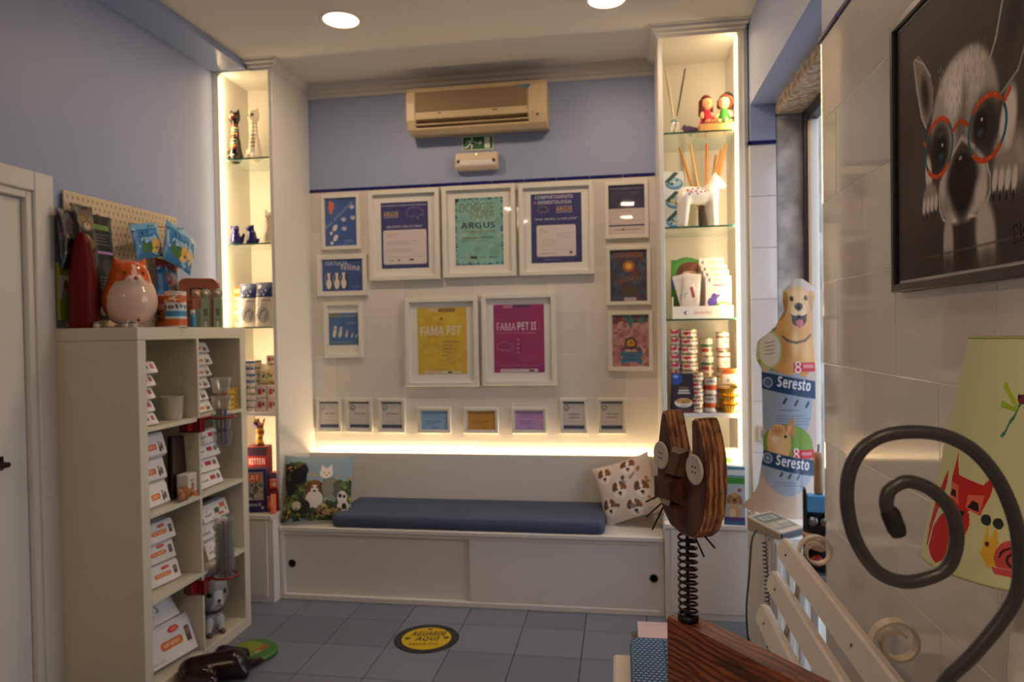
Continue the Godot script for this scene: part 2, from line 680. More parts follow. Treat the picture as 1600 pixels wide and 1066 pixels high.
func setting():
	# floor: slab with tiles 296 x 281 mm
	var fl = structure("floor")
	obj("slab", span(V(-2.4, -0.12, -4.2), V(1.6, -0.006, 2.8), 0.0), M.floor_grout, fl)
	var tm := box(V(0.2925, 0.012, 0.278), 0.0015)
	for i in 11:
		for j in 9:
			var x := -0.19 + 0.296 * (i - 7) + 0.148
			var z := -3.272 + 0.2815 * (j - 1) + 0.1408
			obj("tile", tm, M["floor%d" % ((i * 5 + j * 3 + (i * j) % 4) % 3)], fl, V(x, -0.006, z))
	obj("slab", span(V(-2.3, -0.012, -1.0), V(1.0, 0.0, 2.65), 0.0), M.floor1, fl)
	# ceiling
	obj("ceiling", span(V(-2.4, CEIL, -4.2), V(1.0, CEIL + 0.12, 2.8), 0.0), M.ceiling).set_meta("kind", "structure")
	obj("trim_1", span(V(XL, 2.868, -3.53), V(-1.985, CEIL, ZF), 0.002), M.blue_satin).set_meta("kind", "structure")
	# back wall: blue paint above, glazed tiles to 2.28 m
	var wb = structure("wall_back")
	obj("masonry", span(V(-2.4, 0, -4.15), V(1.0, CEIL, ZB), 0.0), M.blue_paint, wb)
	obj("render_coat", span(V(-1.85, 0.0, ZB - 0.01), V(0.22, 2.279, ZB + 0.0053), 0.0), M.grout, wb)
	tiles_on(wb, true, -1.85, 0.22, ZB, 2.279, 7, -1.70)
	# left wall with the door opening
	var s := st0()
	for q in [[-4.15, -2.30, 0.0, CEIL], [-2.30, -1.44, 2.0, CEIL], [-1.44, 2.75, 0.0, CEIL]]:
		cbox(s, V(0.12, q[3] - q[2], q[1] - q[0]), 0.0, V(XL - 0.06, (q[2] + q[3]) / 2, (q[0] + q[1]) / 2))
	obj("wall_left", done(s), M.blue_paint).set_meta("kind", "structure")
	# right wall: near stretch, lintel, far stretch
	var wr = structure("wall_right")
	s = st0()
	cbox(s, V(0.30, CEIL, 2.29 + 2.75), 0.0, V(XR + 0.15, CEIL / 2, (-2.29 + 2.75) / 2))
	cbox(s, V(0.117, CEIL - 2.5, 1.2), 0.0, V(XR + 0.0585, (CEIL + 2.5) / 2, -2.89))
	cbox(s, V(0.117, CEIL, 0.66), 0.0, V(XR + 0.0585, CEIL / 2, -3.82))
	obj("masonry", done(s), M.blue_paint, wr)
	obj("render_coat", span(V(XR - 0.0053, 0.0, -2.2692), V(XR + 0.01, 2.305, 2.6), 0.0), M.grout, wr)
	tiles_on(wr, false, -2.2692, 0.5, XR, 2.305, 9, -1.92)
	tiles_on(wr, false, -3.95, -3.485, XR, 2.305, 9, -3.7)
	# glazed quarter-round edge where the tiles turn into the window reveal
	for r in 9:
		var tw: float = [0.0, 0.0, 0.0007, -0.0006, 0.0009, 0.0, 0.0008, -0.0005, 0.0006][r]
		s = st0()
		var top := 2.305 - 0.2475 * r - 0.0007
		prism(s, PackedVector2Array([Vector2(0.624, -2.270), Vector2(0.62599 + tw, -2.288), Vector2(0.6285 + tw, -2.2915), Vector2(0.634, -2.2935), Vector2(0.66, -2.2935), Vector2(0.66, -2.270)]), 0.2461, 0.0, false, V(0, top - 0.12305, 0), Basis(V(1, 0, 0), V(0, 0, 1), V(0, -1, 0)))
		obj("edge_tile", done(s), M["glaze%d" % (r % 3)], wr)
	# reveal of the window opening: white tiles up to the liner on its far side
	for r in 9:
		obj("tile", span(V(XR - 0.002, 2.305 - 0.2475 * (r + 1) + 0.001, -3.492), V(0.747, 2.305 - 0.2475 * r - 0.001, -3.484), 0.0012), M["glaze%d" % (r % 3)], wr)
	# cobalt liner tiles
	var tr = structure("trim_2")
	for i in 12: obj("tile", span(V(-1.845 + 0.187 * i + 0.001, 2.279, ZB), V(minf(-1.845 + 0.187 * (i + 1) - 0.001, 0.22), 2.297, ZB + 0.012), 0.003), M.cobalt, tr)
	tr = structure("trim_3")
	for i in 12: obj("tile", span(V(XR - 0.012, 2.306, -2.294 + 0.187 * i + 0.001), V(XR + 0.005, 2.324, -2.294 + 0.187 * (i + 1) - 0.001), 0.003), M.cobalt, tr)
	obj("tile", span(V(XR - 0.012, 2.306, -3.60), V(XR + 0.005, 2.324, -3.478), 0.003), M.cobalt, tr)
	obj("tile", span(V(XR - 0.012, 2.306, -3.492), V(0.747, 2.324, -3.478), 0.003), M.cobalt, tr)
	# wall behind the photographer
	obj("wall_front", span(V(-2.4, 0, ZF), V(1.0, CEIL, ZF + 0.15), 0.0), hexm("6b5f55", 0.7)).set_meta("kind", "structure")
	cornice()
	door()
	window()
	for q in [[-1.285, -3.127], [-0.042, -3.16], [-1.3, 0.47], [0.1, 0.47], [-1.3, 1.45], [0.1, 1.45]]: ceiling_lamp(q[0], q[1])

# running-bond glazed tiles, 430 x 247 mm, proud of a wall
func tiles_on(parent, back: bool, a0: float, a1: float, at: float, top: float, rows: int, joint: float):
	var P := 0.432
	for r in rows:
		var hi := top - 0.2475 * r - 0.0007
		var lo := hi - 0.2461
		var j0: float = joint + (0.216 if r % 2 else 0.0)
		var k := int(floor((a0 - j0) / P)) - 1
		while j0 + k * P < a1:
			var l := maxf(j0 + k * P + 0.0009, a0)
			var h := minf(j0 + (k + 1) * P - 0.0009, a1)
			k += 1
			if h - l < 0.01: continue
			var m = M["glaze%d" % posmod(k * 7 + r * 5, 3)]
			if back: obj("tile", span(V(l, lo, at - 0.002), V(h, hi, at + 0.006), 0.0014), m, parent)
			else: obj("tile", span(V(at - 0.006, lo, l), V(at + 0.002, hi, h), 0.0014), m, parent)

func cornice_profile(s, a: Vector3, b: Vector3, out: Vector3, size := 1.0):
	# stepped plaster moulding from a to b along the ceiling; out points away from the wall
	var prof := [V(0, -0.072, 0), V(0.008, -0.072, 0), V(0.010, -0.052, 0), V(0.024, -0.048, 0), V(0.027, -0.030, 0), V(0.045, -0.024, 0), V(0.050, -0.006, 0), V(0.064, -0.004, 0), V(0.064, 0.004, 0), V(0, 0.004, 0)]
	var rows := []
	for e in [[a, -1.0], [b, 1.0]]:
		var row := PackedVector3Array()
		var along: Vector3 = (b - a).normalized()
		for p in prof: row.append(e[0] + out * p.x * size + V(0, p.y * size, 0) + along * e[1] * (p.x * size if size != 0.999 else 0.0))
		rows.append(row)
	grid(s, rows, true, -1)

func cornice():
	var s := st0()
	cornice_profile(s, V(-1.84, CEIL, ZB), V(0.2, CEIL, ZB), V(0, 0, 1))
	obj("trim_4", done(s), M.ceiling).set_meta("kind", "structure")
	s = st0()
	cornice_profile(s, V(0.2, CEIL, -3.5), V(0.6, CEIL, -3.5), V(0, 0, 1), 0.75)
	cornice_profile(s, V(0.2, CEIL, -3.95), V(0.2, CEIL, -3.5), V(-1, 0, 0), 0.75)
	obj("trim_5", done(s), M.ceiling).set_meta("kind", "structure")
	s = st0()
	cornice_profile(s, V(-1.95, CEIL, -3.5), V(-1.84, CEIL, -3.5), V(0, 0, 1), 0.75)
	cornice_profile(s, V(-1.84, CEIL, -3.5), V(-1.84, CEIL, -3.95), V(1, 0, 0), 0.75)
	obj("trim_6", done(s), M.ceiling).set_meta("kind", "structure")

func door():
	var d = structure("door_1")
	for z in [[-2.388, -2.298], [-1.446, -1.356]]:
		obj("casing", span(V(XL - 0.01, 0, z[0]), V(XL + 0.016, 2.06, z[1]), 0.004), M.white, d)
	obj("casing", span(V(XL - 0.01, 1.985, -2.298), V(XL + 0.016, 2.06, -1.446), 0.004), M.white, d)
	for z in [[-2.30, -2.272], [-1.472, -1.444]]:
		obj("jamb", span(V(XL - 0.12, 0, z[0]), V(XL + 0.004, 1.985, z[1]), 0.003), M.white, d)
	obj("jamb", span(V(XL - 0.12, 1.957, -2.272), V(XL + 0.004, 1.985, -1.472), 0.003), M.white, d)
	obj("door_leaf", span(V(XL - 0.055, 0.006, -2.268), V(XL - 0.018, 1.953, -1.476), 0.003), M.white, d)
	var s := st0(1)
	tube(s, [V(XL - 0.02, 0.985, -2.14), V(XL + 0.03, 0.985, -2.14), V(XL + 0.038, 0.985, -2.13), V(XL + 0.038, 0.985, -2.02)], 0.009, 10)
	cbox(s, V(0.008, 0.05, 0.05), 0.003, V(XL - 0.016, 0.985, -2.14))
	obj("door_handle", done(s), M.darkmetal, d)

func window():
	var w = structure("window_1")
	mt("marble", Color.WHITE, 0.35).albedo_texture = noise_tex(21, 128, 0.03, H("8d8a84"), H("c9c5bd"), 5)
	M.marble.uv1_triplanar = true
	M.marble.uv1_scale = V(1.6, 1.6, 1.6)
	mt("rough_stone", Color.WHITE, 0.8).albedo_texture = noise_tex(22, 128, 0.06, H("8a7a6a"), H("d8c8b4"), 5)
	M.rough_stone.uv1_triplanar = true
	M.rough_stone.uv1_scale = V(3, 3, 3)
	obj("stone_jamb", span(V(0.747, 0, -3.62), V(0.96, 2.445, -3.493), 0.006), M.marble, w)
	obj("stone_jamb", span(V(0.747, 0, -2.289), V(0.96, 2.445, -2.20), 0.006), M.marble, w)
	obj("stone_lintel", span(V(0.747, 2.445, -3.62), V(0.96, 2.92, -2.20), 0.008), M.rough_stone, w)
	obj("stone_sill", span(V(0.747, -0.01, -3.493), V(1.1, 0.03, -2.29), 0.008), M.marble, w)
	mt("window_frame", H("23283c"), 0.35)
	mt("window_sash", H("cfc8b8"), 0.4)
	obj("window_frame", span(V(0.868, 0.03, -3.493), V(0.92, 2.445, -3.44), 0.004), M.window_frame, w)
	obj("window_frame", span(V(0.868, 0.03, -2.345), V(0.92, 2.445, -2.29), 0.004), M.window_frame, w)
	obj("window_frame", span(V(0.868, 2.39, -3.44), V(0.92, 2.445, -2.345), 0.004), M.window_frame, w)
	obj("window_frame", span(V(0.868, 0.03, -3.44), V(0.92, 0.09, -2.345), 0.004), M.window_frame, w)
	for z in [-3.438, -2.93, -2.395]: obj("sash", span(V(0.878, 0.09, z), V(0.915, 2.39, z + 0.045), 0.004), M.window_sash, w)
	obj("pane", span(V(0.896, 0.09, -3.394), V(0.900, 2.39, -2.932), 0.0), M.pane, w)
	obj("pane", span(V(0.896, 0.09, -2.886), V(0.900, 2.39, -2.396), 0.0), M.pane, w)
	# the pavement outside
	obj("pavement", span(V(0.97, -0.2, -12), V(9, -0.03, 8), 0.0), mt("paving", H("8d8b88"), 0.9)).set_meta("kind", "structure")

var lamp_labels := ["recessed round ceiling lamp toward the white cabinet on the door side", "recessed round ceiling lamp near the window side, cut by the top of the picture"]
func ceiling_lamp(x, z):
	var k: int = used.get("ceiling_lamp", -1) + 1
	var lab: String = lamp_labels[k] if k < 2 else "recessed round ceiling lamp out of the picture, %s" % ["behind the camera near the door", "behind the camera near the tiled wall", "far behind the camera, door side", "far behind the camera, tiled side"][k - 2]
	var t = thing("ceiling_lamp", lab, "ceiling lamp", V(x, CEIL, z), 0, "recessed ceiling lamps")
	obj("ring", lathed([Vector2(0.084, 0.0), Vector2(0.088, -0.003), Vector2(0.098, -0.004), Vector2(0.102, 0.0)], 32), M.ceiling, t)
	obj("diffuser", lathed([Vector2(0.0, -0.001), Vector2(0.083, -0.001), Vector2(0.083, 0.003), Vector2(0, 0.003)], 32), M.lamp_face, t)
	var l := AreaLight3D.new()
	l.name = "lamp_light"
	l.area_size = Vector2(0.145, 0.145)
	l.light_color = LAMP_COL
	l.light_energy = LAMP_E
	l.shadow_enabled = true
	l.rotation_degrees = V(-90, 0, 0)
	l.position = V(0, -0.006, 0)
	t.add_child(l)

func area(parent, at: Vector3, rot: Vector3, size: Vector2, c: Color, e: float):
	var l := AreaLight3D.new()
	l.name = "strip_light"
	l.area_size = size
	l.light_color = c
	l.light_energy = e
	l.shadow_enabled = true
	l.position = at
	l.rotation_degrees = rot
	parent.add_child(l, true)

# ---------------------------------------------------------------- built-in joinery
const SIDE := Basis(Vector3(0, 0, 1), Vector3(0, 1, 0), Vector3(-1, 0, 0))

func led_mesh(len: float) -> ArrayMesh:
	return box(V(0.016, len, 0.010), 0.003)

func built_ins():
	# display cabinets either side of the bench
	for side in [0, 1]:
		var x0: float = [-2.168, 0.20][side]
		var x1: float = [-1.84, 0.597][side]
		var t = thing("display_cabinet", ["tall white open display cabinet behind the bookcase, lit by a strip on its left edge", "tall white open display cabinet beside the window, lit by a strip on its right edge"][side], "display cabinet", V(0, 0, 0), 0, "white display cabinets beside the bench")
		obj("side_panel", span(V(-2.184 if side == 0 else x0, 0.475, ZB + 0.004), V(x0 + 0.021, CEIL - 0.002, -3.5), 0.0015), M.white, t)
		obj("side_panel", span(V(x1 - 0.021, 0.475, ZB + 0.004), V(x1 if side == 0 else 0.608, CEIL - 0.002, -3.5), 0.0015), M.white, t)
		if side == 1: obj("filler_panel", span(V(0.6085, 0.475, ZB + 0.004), V(XR - 0.0065, CEIL - 0.002, -3.507), 0.0015), M.white, t)
		var zb: float = [-3.80, -3.885][side]
		obj("back_panel", span(V(x0 + 0.021, 0.475, zb - 0.01), V(x1 - 0.021, CEIL - 0.002, zb), 0.0), M.white, t)
		obj("top_panel", span(V(x0 + 0.021, 2.862, zb), V(x1 - 0.021, CEIL - 0.002, -3.501), 0.001), M.white, t)
		obj("solid_shelf", span(V(x0 + 0.0215, 0.985, zb + 0.001), V(x1 - 0.0215, 1.007, -3.512), 0.002), M.white, t)
		for y in [2.396, 1.931, 1.474]:
			var g = obj("glass_shelf", span(V(x0 + 0.023, y - 0.008, zb + 0.002), V(x1 - 0.023, y, -3.517), 0.0), M.shelf_glass, t)
			obj("front_edge", span(V(x0 + 0.023, y - 0.008, -3.517), V(x1 - 0.023, y, -3.514), 0.0005), M.glass_edge, g)
		# the light strip just inside the outer panel
		var xs: float = [x0 + 0.021 + 0.009, x1 - 0.021 - 0.009][side]
		var len := 2.84 - 0.49
		obj("led_strip", led_mesh(len), M.led, t, V(xs, 0.49 + len / 2, -3.494))
		var sgn := 1.0 if side == 0 else -1.0
		area(t, V(xs + sgn * 0.004, 0.49 + len / 2, -3.506), V(0, -30 if side == 0 else 30, 0), Vector2(0.012, len), LED_COL, LED_E * 2.8)
		area(t, V(xs, 0.49 + len / 2, -3.487), V(0, 140 if side == 0 else 220, 0), Vector2(0.012, len), LED_COL, LED_E * 0.4)
		# cupboard below
		var b = thing("base_cupboard", ["low white cupboard under the lit shelves behind the bookcase", "low white cupboard under the lit shelves by the window"][side], "cupboard", V(0, 0, 0), 0, "white base cupboards")
		var X0: float = [-2.18, 0.198][side]
		var X1: float = [-1.838, XR - 0.008][side]
		var zf: float = [-3.41, -3.45][side]
		obj("carcass", span(V(X0, 0.0, -3.93), V(X1, 0.447, zf), 0.002), M.white, b)
		obj("top", span(V(X0, 0.448, -3.93), V(X1, 0.473, zf + 0.012), 0.003), M.white, b)
		obj("cupboard_door", span(V(X0 + 0.03, 0.035, zf - 0.002), V(X1 - (0.035 if side == 0 else 0.02), 0.44, zf + 0.005), 0.002), M.white, b)
	# bench between the cabinets
	var t = thing("storage_bench", "long white built-in storage bench with sliding doors between the lit cabinets", "bench")
	var a := -1.836
	var c := 0.196
	obj("seat_board", span(V(a, 0.372, -3.94), V(c, 0.397, -3.462), 0.004), M.white, t)
	obj("side_panel", span(V(a, 0.0, -3.94), V(a + 0.022, 0.371, -3.474), 0.002), M.white, t)
	obj("side_panel", span(V(c - 0.022, 0.0, -3.94), V(c, 0.371, -3.474), 0.002), M.white, t)
	obj("plinth", span(V(a + 0.022, 0.0, -3.93), V(c - 0.022, 0.03, -3.47), 0.003), M.white, t)
	obj("top_rail", span(V(a + 0.022, 0.352, -3.93), V(c - 0.022, 0.371, -3.474), 0.002), M.white, t)
	mt("pull", H("3c3630"), 0.35, 0.7)
	var d1 = obj("sliding_door", span(V(a + 0.02, 0.031, -3.512), V(-0.775, 0.352, -3.496), 0.002), M.white, t)
	obj("finger_pull", lathed([Vector2(0.0, -0.002), Vector2(0.015, -0.002), Vector2(0.018, 0.0), Vector2(0.021, 0.002), Vector2(0.021, -0.004), Vector2(0.0, -0.004)], 24), M.pull, d1, V(-1.778, 0.188, -3.494), V(90, 0, 0))
	var d2 = obj("sliding_door", span(V(-0.79, 0.031, -3.494), V(c - 0.02, 0.352, -3.478), 0.002), M.white, t)
	obj("finger_pull", lathed([Vector2(0.0, -0.002), Vector2(0.015, -0.002), Vector2(0.018, 0.0), Vector2(0.021, 0.002), Vector2(0.021, -0.004), Vector2(0.0, -0.004)], 24), M.pull, d2, V(0.145, 0.188, -3.476), V(90, 0, 0))
	obj("backrest", span(V(a, 0.398, -3.89), V(c, 0.724, -3.868), 0.003), M.white, t)
	obj("led_strip", span(V(a + 0.01, 0.685, -3.932), V(c - 0.01, 0.695, -3.92), 0.002), M.led, t)
	area(t, V((a + c) / 2, 0.70, -3.926), V(90, 0, 0), Vector2(c - a - 0.04, 0.012), LED_COL, LED_E * 2.6)
	# bench cushion
	var pad := st0(2)
	var rows := []
	for i in 9:
		var f := i / 8.0
		var ang := PI * f
		var off := sin(ang) * 0.012
		var yy := 0.398 + 0.033 - cos(ang) * 0.033
		rows.append(rounded_rect_ring(-1.53 - off, -0.105 + off, -3.885, -3.48 + off, 0.03, yy))
	grid(pad, rows, true, 2)
	mt("slate_fabric", Color.WHITE, 0.95).albedo_texture = noise_tex(31, 128, 0.4, H("3f4a60"), H("535f78"), 2)
	M.slate_fabric.uv1_triplanar = true
	M.slate_fabric.uv1_scale = V(5, 5, 5)
	tag(obj("seat_cushion", done(pad), M.slate_fabric), "long slate-blue seat cushion lying on the white storage bench", "cushion")
	var pt := texm("tapestry", tapestry(), 0.95)
	var p = thing("throw_pillow", "square tapestry pillow with woven cats and dogs at the bench's left end", "pillow", V(-1.655, 0.578, -3.575), 20, "throw pillows on the bench")
	obj("cover", cushion(0.375, 0.36, 0.11, pt, mt("pillow_back", H("56603f"), 0.95), 0.0, 16, 0.06), null, p, Vector3.ZERO, V(-16, 0, -3))
	var pp := texm("pet_print", pet_print(), 0.95)
	var p2 = thing("throw_pillow", "white throw pillow with printed dogs tilted at the bench's right end", "pillow", V(0.02, 0.575, -3.71), -20, "throw pillows on the bench")
	obj("cover", cushion(0.33, 0.33, 0.14, pp, mt("pillow_back2", H("b9aaa0"), 0.95), 0.0, 16, 0.08), null, p2, Vector3.ZERO, V(-22, 0, 22))

func rounded_rect_ring(x0, x1, z0, z1, r, y) -> PackedVector3Array:
	var out := PackedVector3Array()
	for q in [[x1 - r, z1 - r, 0], [x0 + r, z1 - r, 90], [x0 + r, z0 + r, 180], [x1 - r, z0 + r, 270]]:
		for i in 6:
			var a := deg_to_rad(q[2] + 18.0 * i)
			out.append(V(q[0] + r * cos(a), y, q[1] + r * sin(a)))
	return out

func tapestry() -> ImageTexture:
	var c := Cv.new(192, 192, H("8fa7ae"))
	c.speckle(260, 4, [H("39472a"), H("55602f"), H("2c3a2b"), H("6a7a45")], 4, 11, Rect2(0, 75, 192, 117))
	c.speckle(60, 8, [H("39472a"), H("20242a"), H("55602f")], 5, 12, Rect2(0, 20, 60, 70))
	c.speckle(30, 9, [H("d8a23c"), H("b98f37")], 2, 5, Rect2(0, 0, 192, 192))
	# black bird-like cat, spaniel, white cat, tabby, puppy, kitten
	c.ell(40, 60, 20, 26, H("15161a"), 30); c.ell(20, 96, 15, 22, H("1b1c20")); c.ell(55, 35, 11, 9, H("22242a"))
	c.ell(88, 92, 22, 20, H("8a5a2e")); c.ell(88, 100, 10, 14, H("e8e0d2")); c.ell(70, 98, 7, 18, H("6d3f1d"), 12); c.ell(107, 98, 7, 18, H("6d3f1d"), -12)
	c.ell(88, 128, 24, 26, H("e2d8c8")); c.ell(82, 94, 2.5, 2.5, H("1a1410")); c.ell(95, 94, 2.5, 2.5, H("1a1410")); c.ell(88, 104, 4, 3, H("201510"))
	c.ell(118, 52, 18, 16, H("ece6da")); c.pl([102, 46, 104, 24, 116, 38], H("ece6da")); c.pl([120, 38, 132, 24, 135, 46], H("ece6da")); c.ell(112, 51, 2.5, 3, H("c8a020")); c.ell(125, 51, 2.5, 3, H("c8a020")); c.ell(118, 58, 3, 2, H("b06a60"))
	c.ell(134, 98, 26, 34, H("8b8a80"), -15)
	for i in 6: c.arc(134, 98, 24 - i * 3, 30 - i * 3, -60, 60, 2, H("4c4a45"))
	c.ell(166, 122, 14, 18, H("e4dccd")); c.ell(160, 118, 5, 6, H("1c1a1a")); c.ell(172, 120, 4, 5, H("1c1a1a")); c.ell(168, 150, 16, 22, H("d6cdbd")); c.ell(172, 148, 7, 9, H("26231f"))
	c.ell(60, 150, 18, 22, H("33291d")); c.ell(40, 146, 13, 13, H("c9bda6")); c.ell(112, 160, 16, 20, H("a8855a")); c.ell(140, 165, 20, 12, H("b5925e"))
	c.ell(112, 146, 9, 8, H("c8a878"))
	c.speckle(160, 5, [H("2a3424"), H("4a5a30"), H("3a2a1c")], 1, 4, Rect2(0, 150, 192, 42))
	return c.tex()

func pet_print() -> ImageTexture:
	var c := Cv.new(160, 160, H("d9cdc2"))
	for q in [[36, 36], [104, 28], [70, 84], [128, 96], [30, 120], [96, 138]]:
		c.ell(q[0], q[1], 19, 22, H("e9e2da")); c.ell(q[0] - 11, q[1] - 10, 7, 13, H("6d4a33"), 25); c.ell(q[0] + 12, q[1] - 9, 7, 13, H("8a5b3a"), -25)
		c.ell(q[0] - 6, q[1] - 2, 2.4, 2.6, H("1c1512")); c.ell(q[0] + 6, q[1] - 2, 2.4, 2.6, H("1c1512")); c.ell(q[0], q[1] + 8, 5, 3.6, H("251a16")); c.ell(q[0], q[1] + 14, 4, 2, H("b4736a"))
	c.speckle(14, 3, [H("c07a2c"), H("8f8078"), H("5b4a40")], 3, 7)
	return c.tex()

# ---------------------------------------------------------------- fittings on the walls
func wall_fittings():
	# split air conditioner
	mt("aged_plastic", H("c9b48e"), 0.4)
	mt("aged_grille", H("a08a66"), 0.55)
	var t = thing("air_conditioner", "yellowed wall-mounted air conditioner high on the blue wall", "air conditioner", V(-0.783, 2.558, ZB))
	var prof := PackedVector2Array([Vector2(0, 0.01), Vector2(0.10, 0.0), Vector2(0.155, 0.022), Vector2(0.178, 0.07), Vector2(0.182, 0.17), Vector2(0.172, 0.235), Vector2(0.150, 0.266), Vector2(0, 0.270)])
	var s := st0()
	# main body in three slices so that the mouth is a real recess
	prism(s, prof, 0.055, 0.006, false, V(-0.372, 0, 0), SIDE)
	prism(s, prof, 0.105, 0.006, false, V(0.347, 0, 0), SIDE)
	var up := PackedVector2Array([Vector2(0, 0.075), Vector2(0.172, 0.075), Vector2(0.174, 0.085), Vector2(0.168, 0.115), Vector2(0.168, 0.235), Vector2(0.150, 0.266), Vector2(0, 0.27)])
	prism(s, up, 0.66, 0.0, false, V(-0.0225, 0, 0), SIDE)
	var dn := PackedVector2Array([Vector2(0, 0.01), Vector2(0.10, 0.0), Vector2(0.150, 0.020), Vector2(0.152, 0.030), Vector2(0.0, 0.045)])
	prism(s, dn, 0.66, 0.0, false, V(-0.0225, 0, 0), SIDE)
	obj("body", done(s), M.aged_plastic, t)
	obj("vent", span(V(-0.345, 0.03, 0.02), V(0.30, 0.078, 0.09), 0.0), M.black, t)
	obj("louver", span(V(-0.345, 0.044, 0.10), V(0.298, 0.050, 0.168), 0.002), M.aged_plastic, t, Vector3.ZERO, V(0, 0, 0))
	var gp = obj("grille_panel", span(V(-0.345, 0.118, 0.155), V(0.29, 0.238, 0.171), 0.002), M.aged_grille, t)
	var sl := box(V(0.628, 0.0042, 0.005), 0.0015)
	for i in 15: obj("slat", sl, M.aged_grille, gp, V(-0.0275, 0.124 + i * 0.0077, 0.1725))
	var stk := Cv.new(64, 24, H("3f7f93"))
	stk.ell(40, 12, 18, 8, H("2f6d86")); stk.ell(14, 16, 10, 5, H("b89b68")); stk.lines(26, 8, 30, 3, 4, H("bcd2d6"), 3)
	var am := ArrayMesh.new()
	face(am, V(0.235, 0.2395, 0.1735), V(0.075, 0, 0), V(0, -0.026, 0.0), texm("ac_sticker", stk.tex(), 0.3))
	obj("sticker", am, null, t)
	obj("badge", span(V(-0.215, 0.104, 0.170), V(-0.195, 0.108, 0.1735), 0.0005), M.dark, t)
	obj("badge", span(V(0.095, 0.104, 0.170), V(0.125, 0.108, 0.1735), 0.0005), M.dark, t)
	obj("indicator", span(V(0.312, 0.073, 0.174), V(0.332, 0.077, 0.1785), 0.0005), M.dark, t)
	obj("indicator", lathed([Vector2(0, 0), Vector2(0.006, 0), Vector2(0.006, 0.006), Vector2(0, 0.006)], 12), M.dark, t, V(0.348, 0.062, 0.174), V(90, 0, 0))
	t.scale = V(1, 0.945, 0.92)
	# exit sign
	var c := Cv.new(192, 90, H("cfdcc2"))
	c.rect(6, 6, 180, 78, H("0b5a37"))
	var wv := H("dfe8d4")
	c.rect(138, 10, 34, 70, wv)
	c.line([82, 45, 116, 45], 8, wv); c.pl([106, 30, 126, 45, 106, 60], wv)
	c.ell(62, 19, 7, 7, wv)
	c.line([56, 30, 44, 50], 13, wv); c.line([56, 30, 72, 40, 80, 34], 6, wv); c.line([54, 30, 36, 30, 26, 44], 6, wv)
	c.line([46, 50, 62, 58, 58, 78], 8, wv); c.line([44, 50, 36, 66, 16, 72], 8, wv)
	t = thing("exit_sign", "green emergency exit sign with running figure and arrow under the air conditioner", "exit sign", V(-0.804, 2.478, ZB))
	obj("plate", pbox(V(0.186, 0.085, 0.005), 0.001, M.paper, {"front": texm("exit_print", c.tex(), 0.4)}), null, t, V(0, 0, 0.003))
	# emergency light
	t = thing("emergency_light", "small cream emergency light fitting below the green exit sign", "emergency light", V(-0.805, 2.357, ZB))
	mt("fitting", H("d8c7ae"), 0.45)
	s = st0()
	prism(s, PackedVector2Array([Vector2(0, 0), Vector2(0.04, 0.0), Vector2(0.055, 0.018), Vector2(0.055, 0.055), Vector2(0.045, 0.098), Vector2(0, 0.1)]), 0.25, 0.006, false, Vector3.ZERO, SIDE)
	obj("housing", done(s), M.fitting, t)
	obj("diffuser", span(V(-0.10, 0.022, 0.048), V(0.10, 0.052, 0.060), 0.004), M.paper, t)
	for x in [-0.102, 0.102]: obj("clip", span(V(x - 0.008, 0.040, 0.05), V(x + 0.008, 0.056, 0.0605), 0.002), M.dark, t)
	obj("led_dot", lathed([Vector2(0, 0), Vector2(0.004, 0), Vector2(0.003, 0.004), Vector2(0, 0.005)], 10), glow("green_led", H("c8f060"), 2.0), t, V(0.0, 0.088, 0.047), V(90, 0, 0))

# ---------------------------------------------------------------- framed prints on the tiled wall
func frame(label: String, cx, cy, w, h, fw, deep, prints: Texture2D, pw, ph, py := 0.0, group := "framed prints on the tiled wall", mat := true):
	var t = thing("picture_frame", label, "picture frame", V(cx, cy, ZB + 0.0065), 0, group)
	var s := st0()
	var rows := []
	for q in [[0, 0], [0, deep - 0.002], [0.002, deep], [fw - 0.002, deep], [fw, deep - 0.002], [fw, 0.004], [fw, 0.0], [0, 0]]:
		var x: float = w / 2 - q[0]
		var y: float = h / 2 - q[0]
		rows.append(PackedVector3Array([V(-x, -y, q[1]), V(x, -y, q[1]), V(x, y, q[1]), V(-x, y, q[1])]))
	grid(s, rows, true, -1, false)
	obj("frame", done(s), M.frame_white, t)
	obj("mat", span(V(-w / 2 + fw, -h / 2 + fw, 0.004), V(w / 2 - fw, h / 2 - fw, deep * 0.35), 0.0), M.paper, t)
	var am := ArrayMesh.new()
	face(am, V(-pw / 2, py + ph / 2, deep * 0.35 + 0.0012), V(pw, 0, 0), V(0, -ph, 0), _print(label, prints))
	obj("print", am, null, t)
	obj("pane", span(V(-w / 2 + fw, -h / 2 + fw, deep * 0.35 + 0.004), V(w / 2 - fw, h / 2 - fw, deep * 0.35 + 0.0055), 0.0), M.pane, t)
	return t

func _print(label, prints):
	var m := texm("print_" + label, prints, 0.6)
	m.metallic_specular = 0.25
	return m

func paw(c, x, y, r, col, turn := 0.0):
	c.ell(x, y, r, r * 0.8, col, turn)
	for i in 4:
		var a := deg_to_rad(turn - 150 + i * 40)
		c.ell(x + cos(a) * r * 1.4, y + sin(a) * r * 1.3, r * 0.36, r * 0.48, col, turn)

# outline of a dog's and a cat's head in one loop, as on the clinic's posters
func pet_loop(c, x, y, k, col, w := 1.6):
	var p := [0, 40, 4, 14, 22, 2, 50, 0, 74, 8, 88, 22, 92, 34, 86, 46, 80, 38, 66, 46, 60, 62, 54, 46, 36, 44, 30, 60, 24, 44, 8, 48, 0, 40]
	var q := []
	for i in range(0, p.size(), 2): q.append_array([x + p[i] * k, y + p[i + 1] * k])
	c.line(q, w, col)

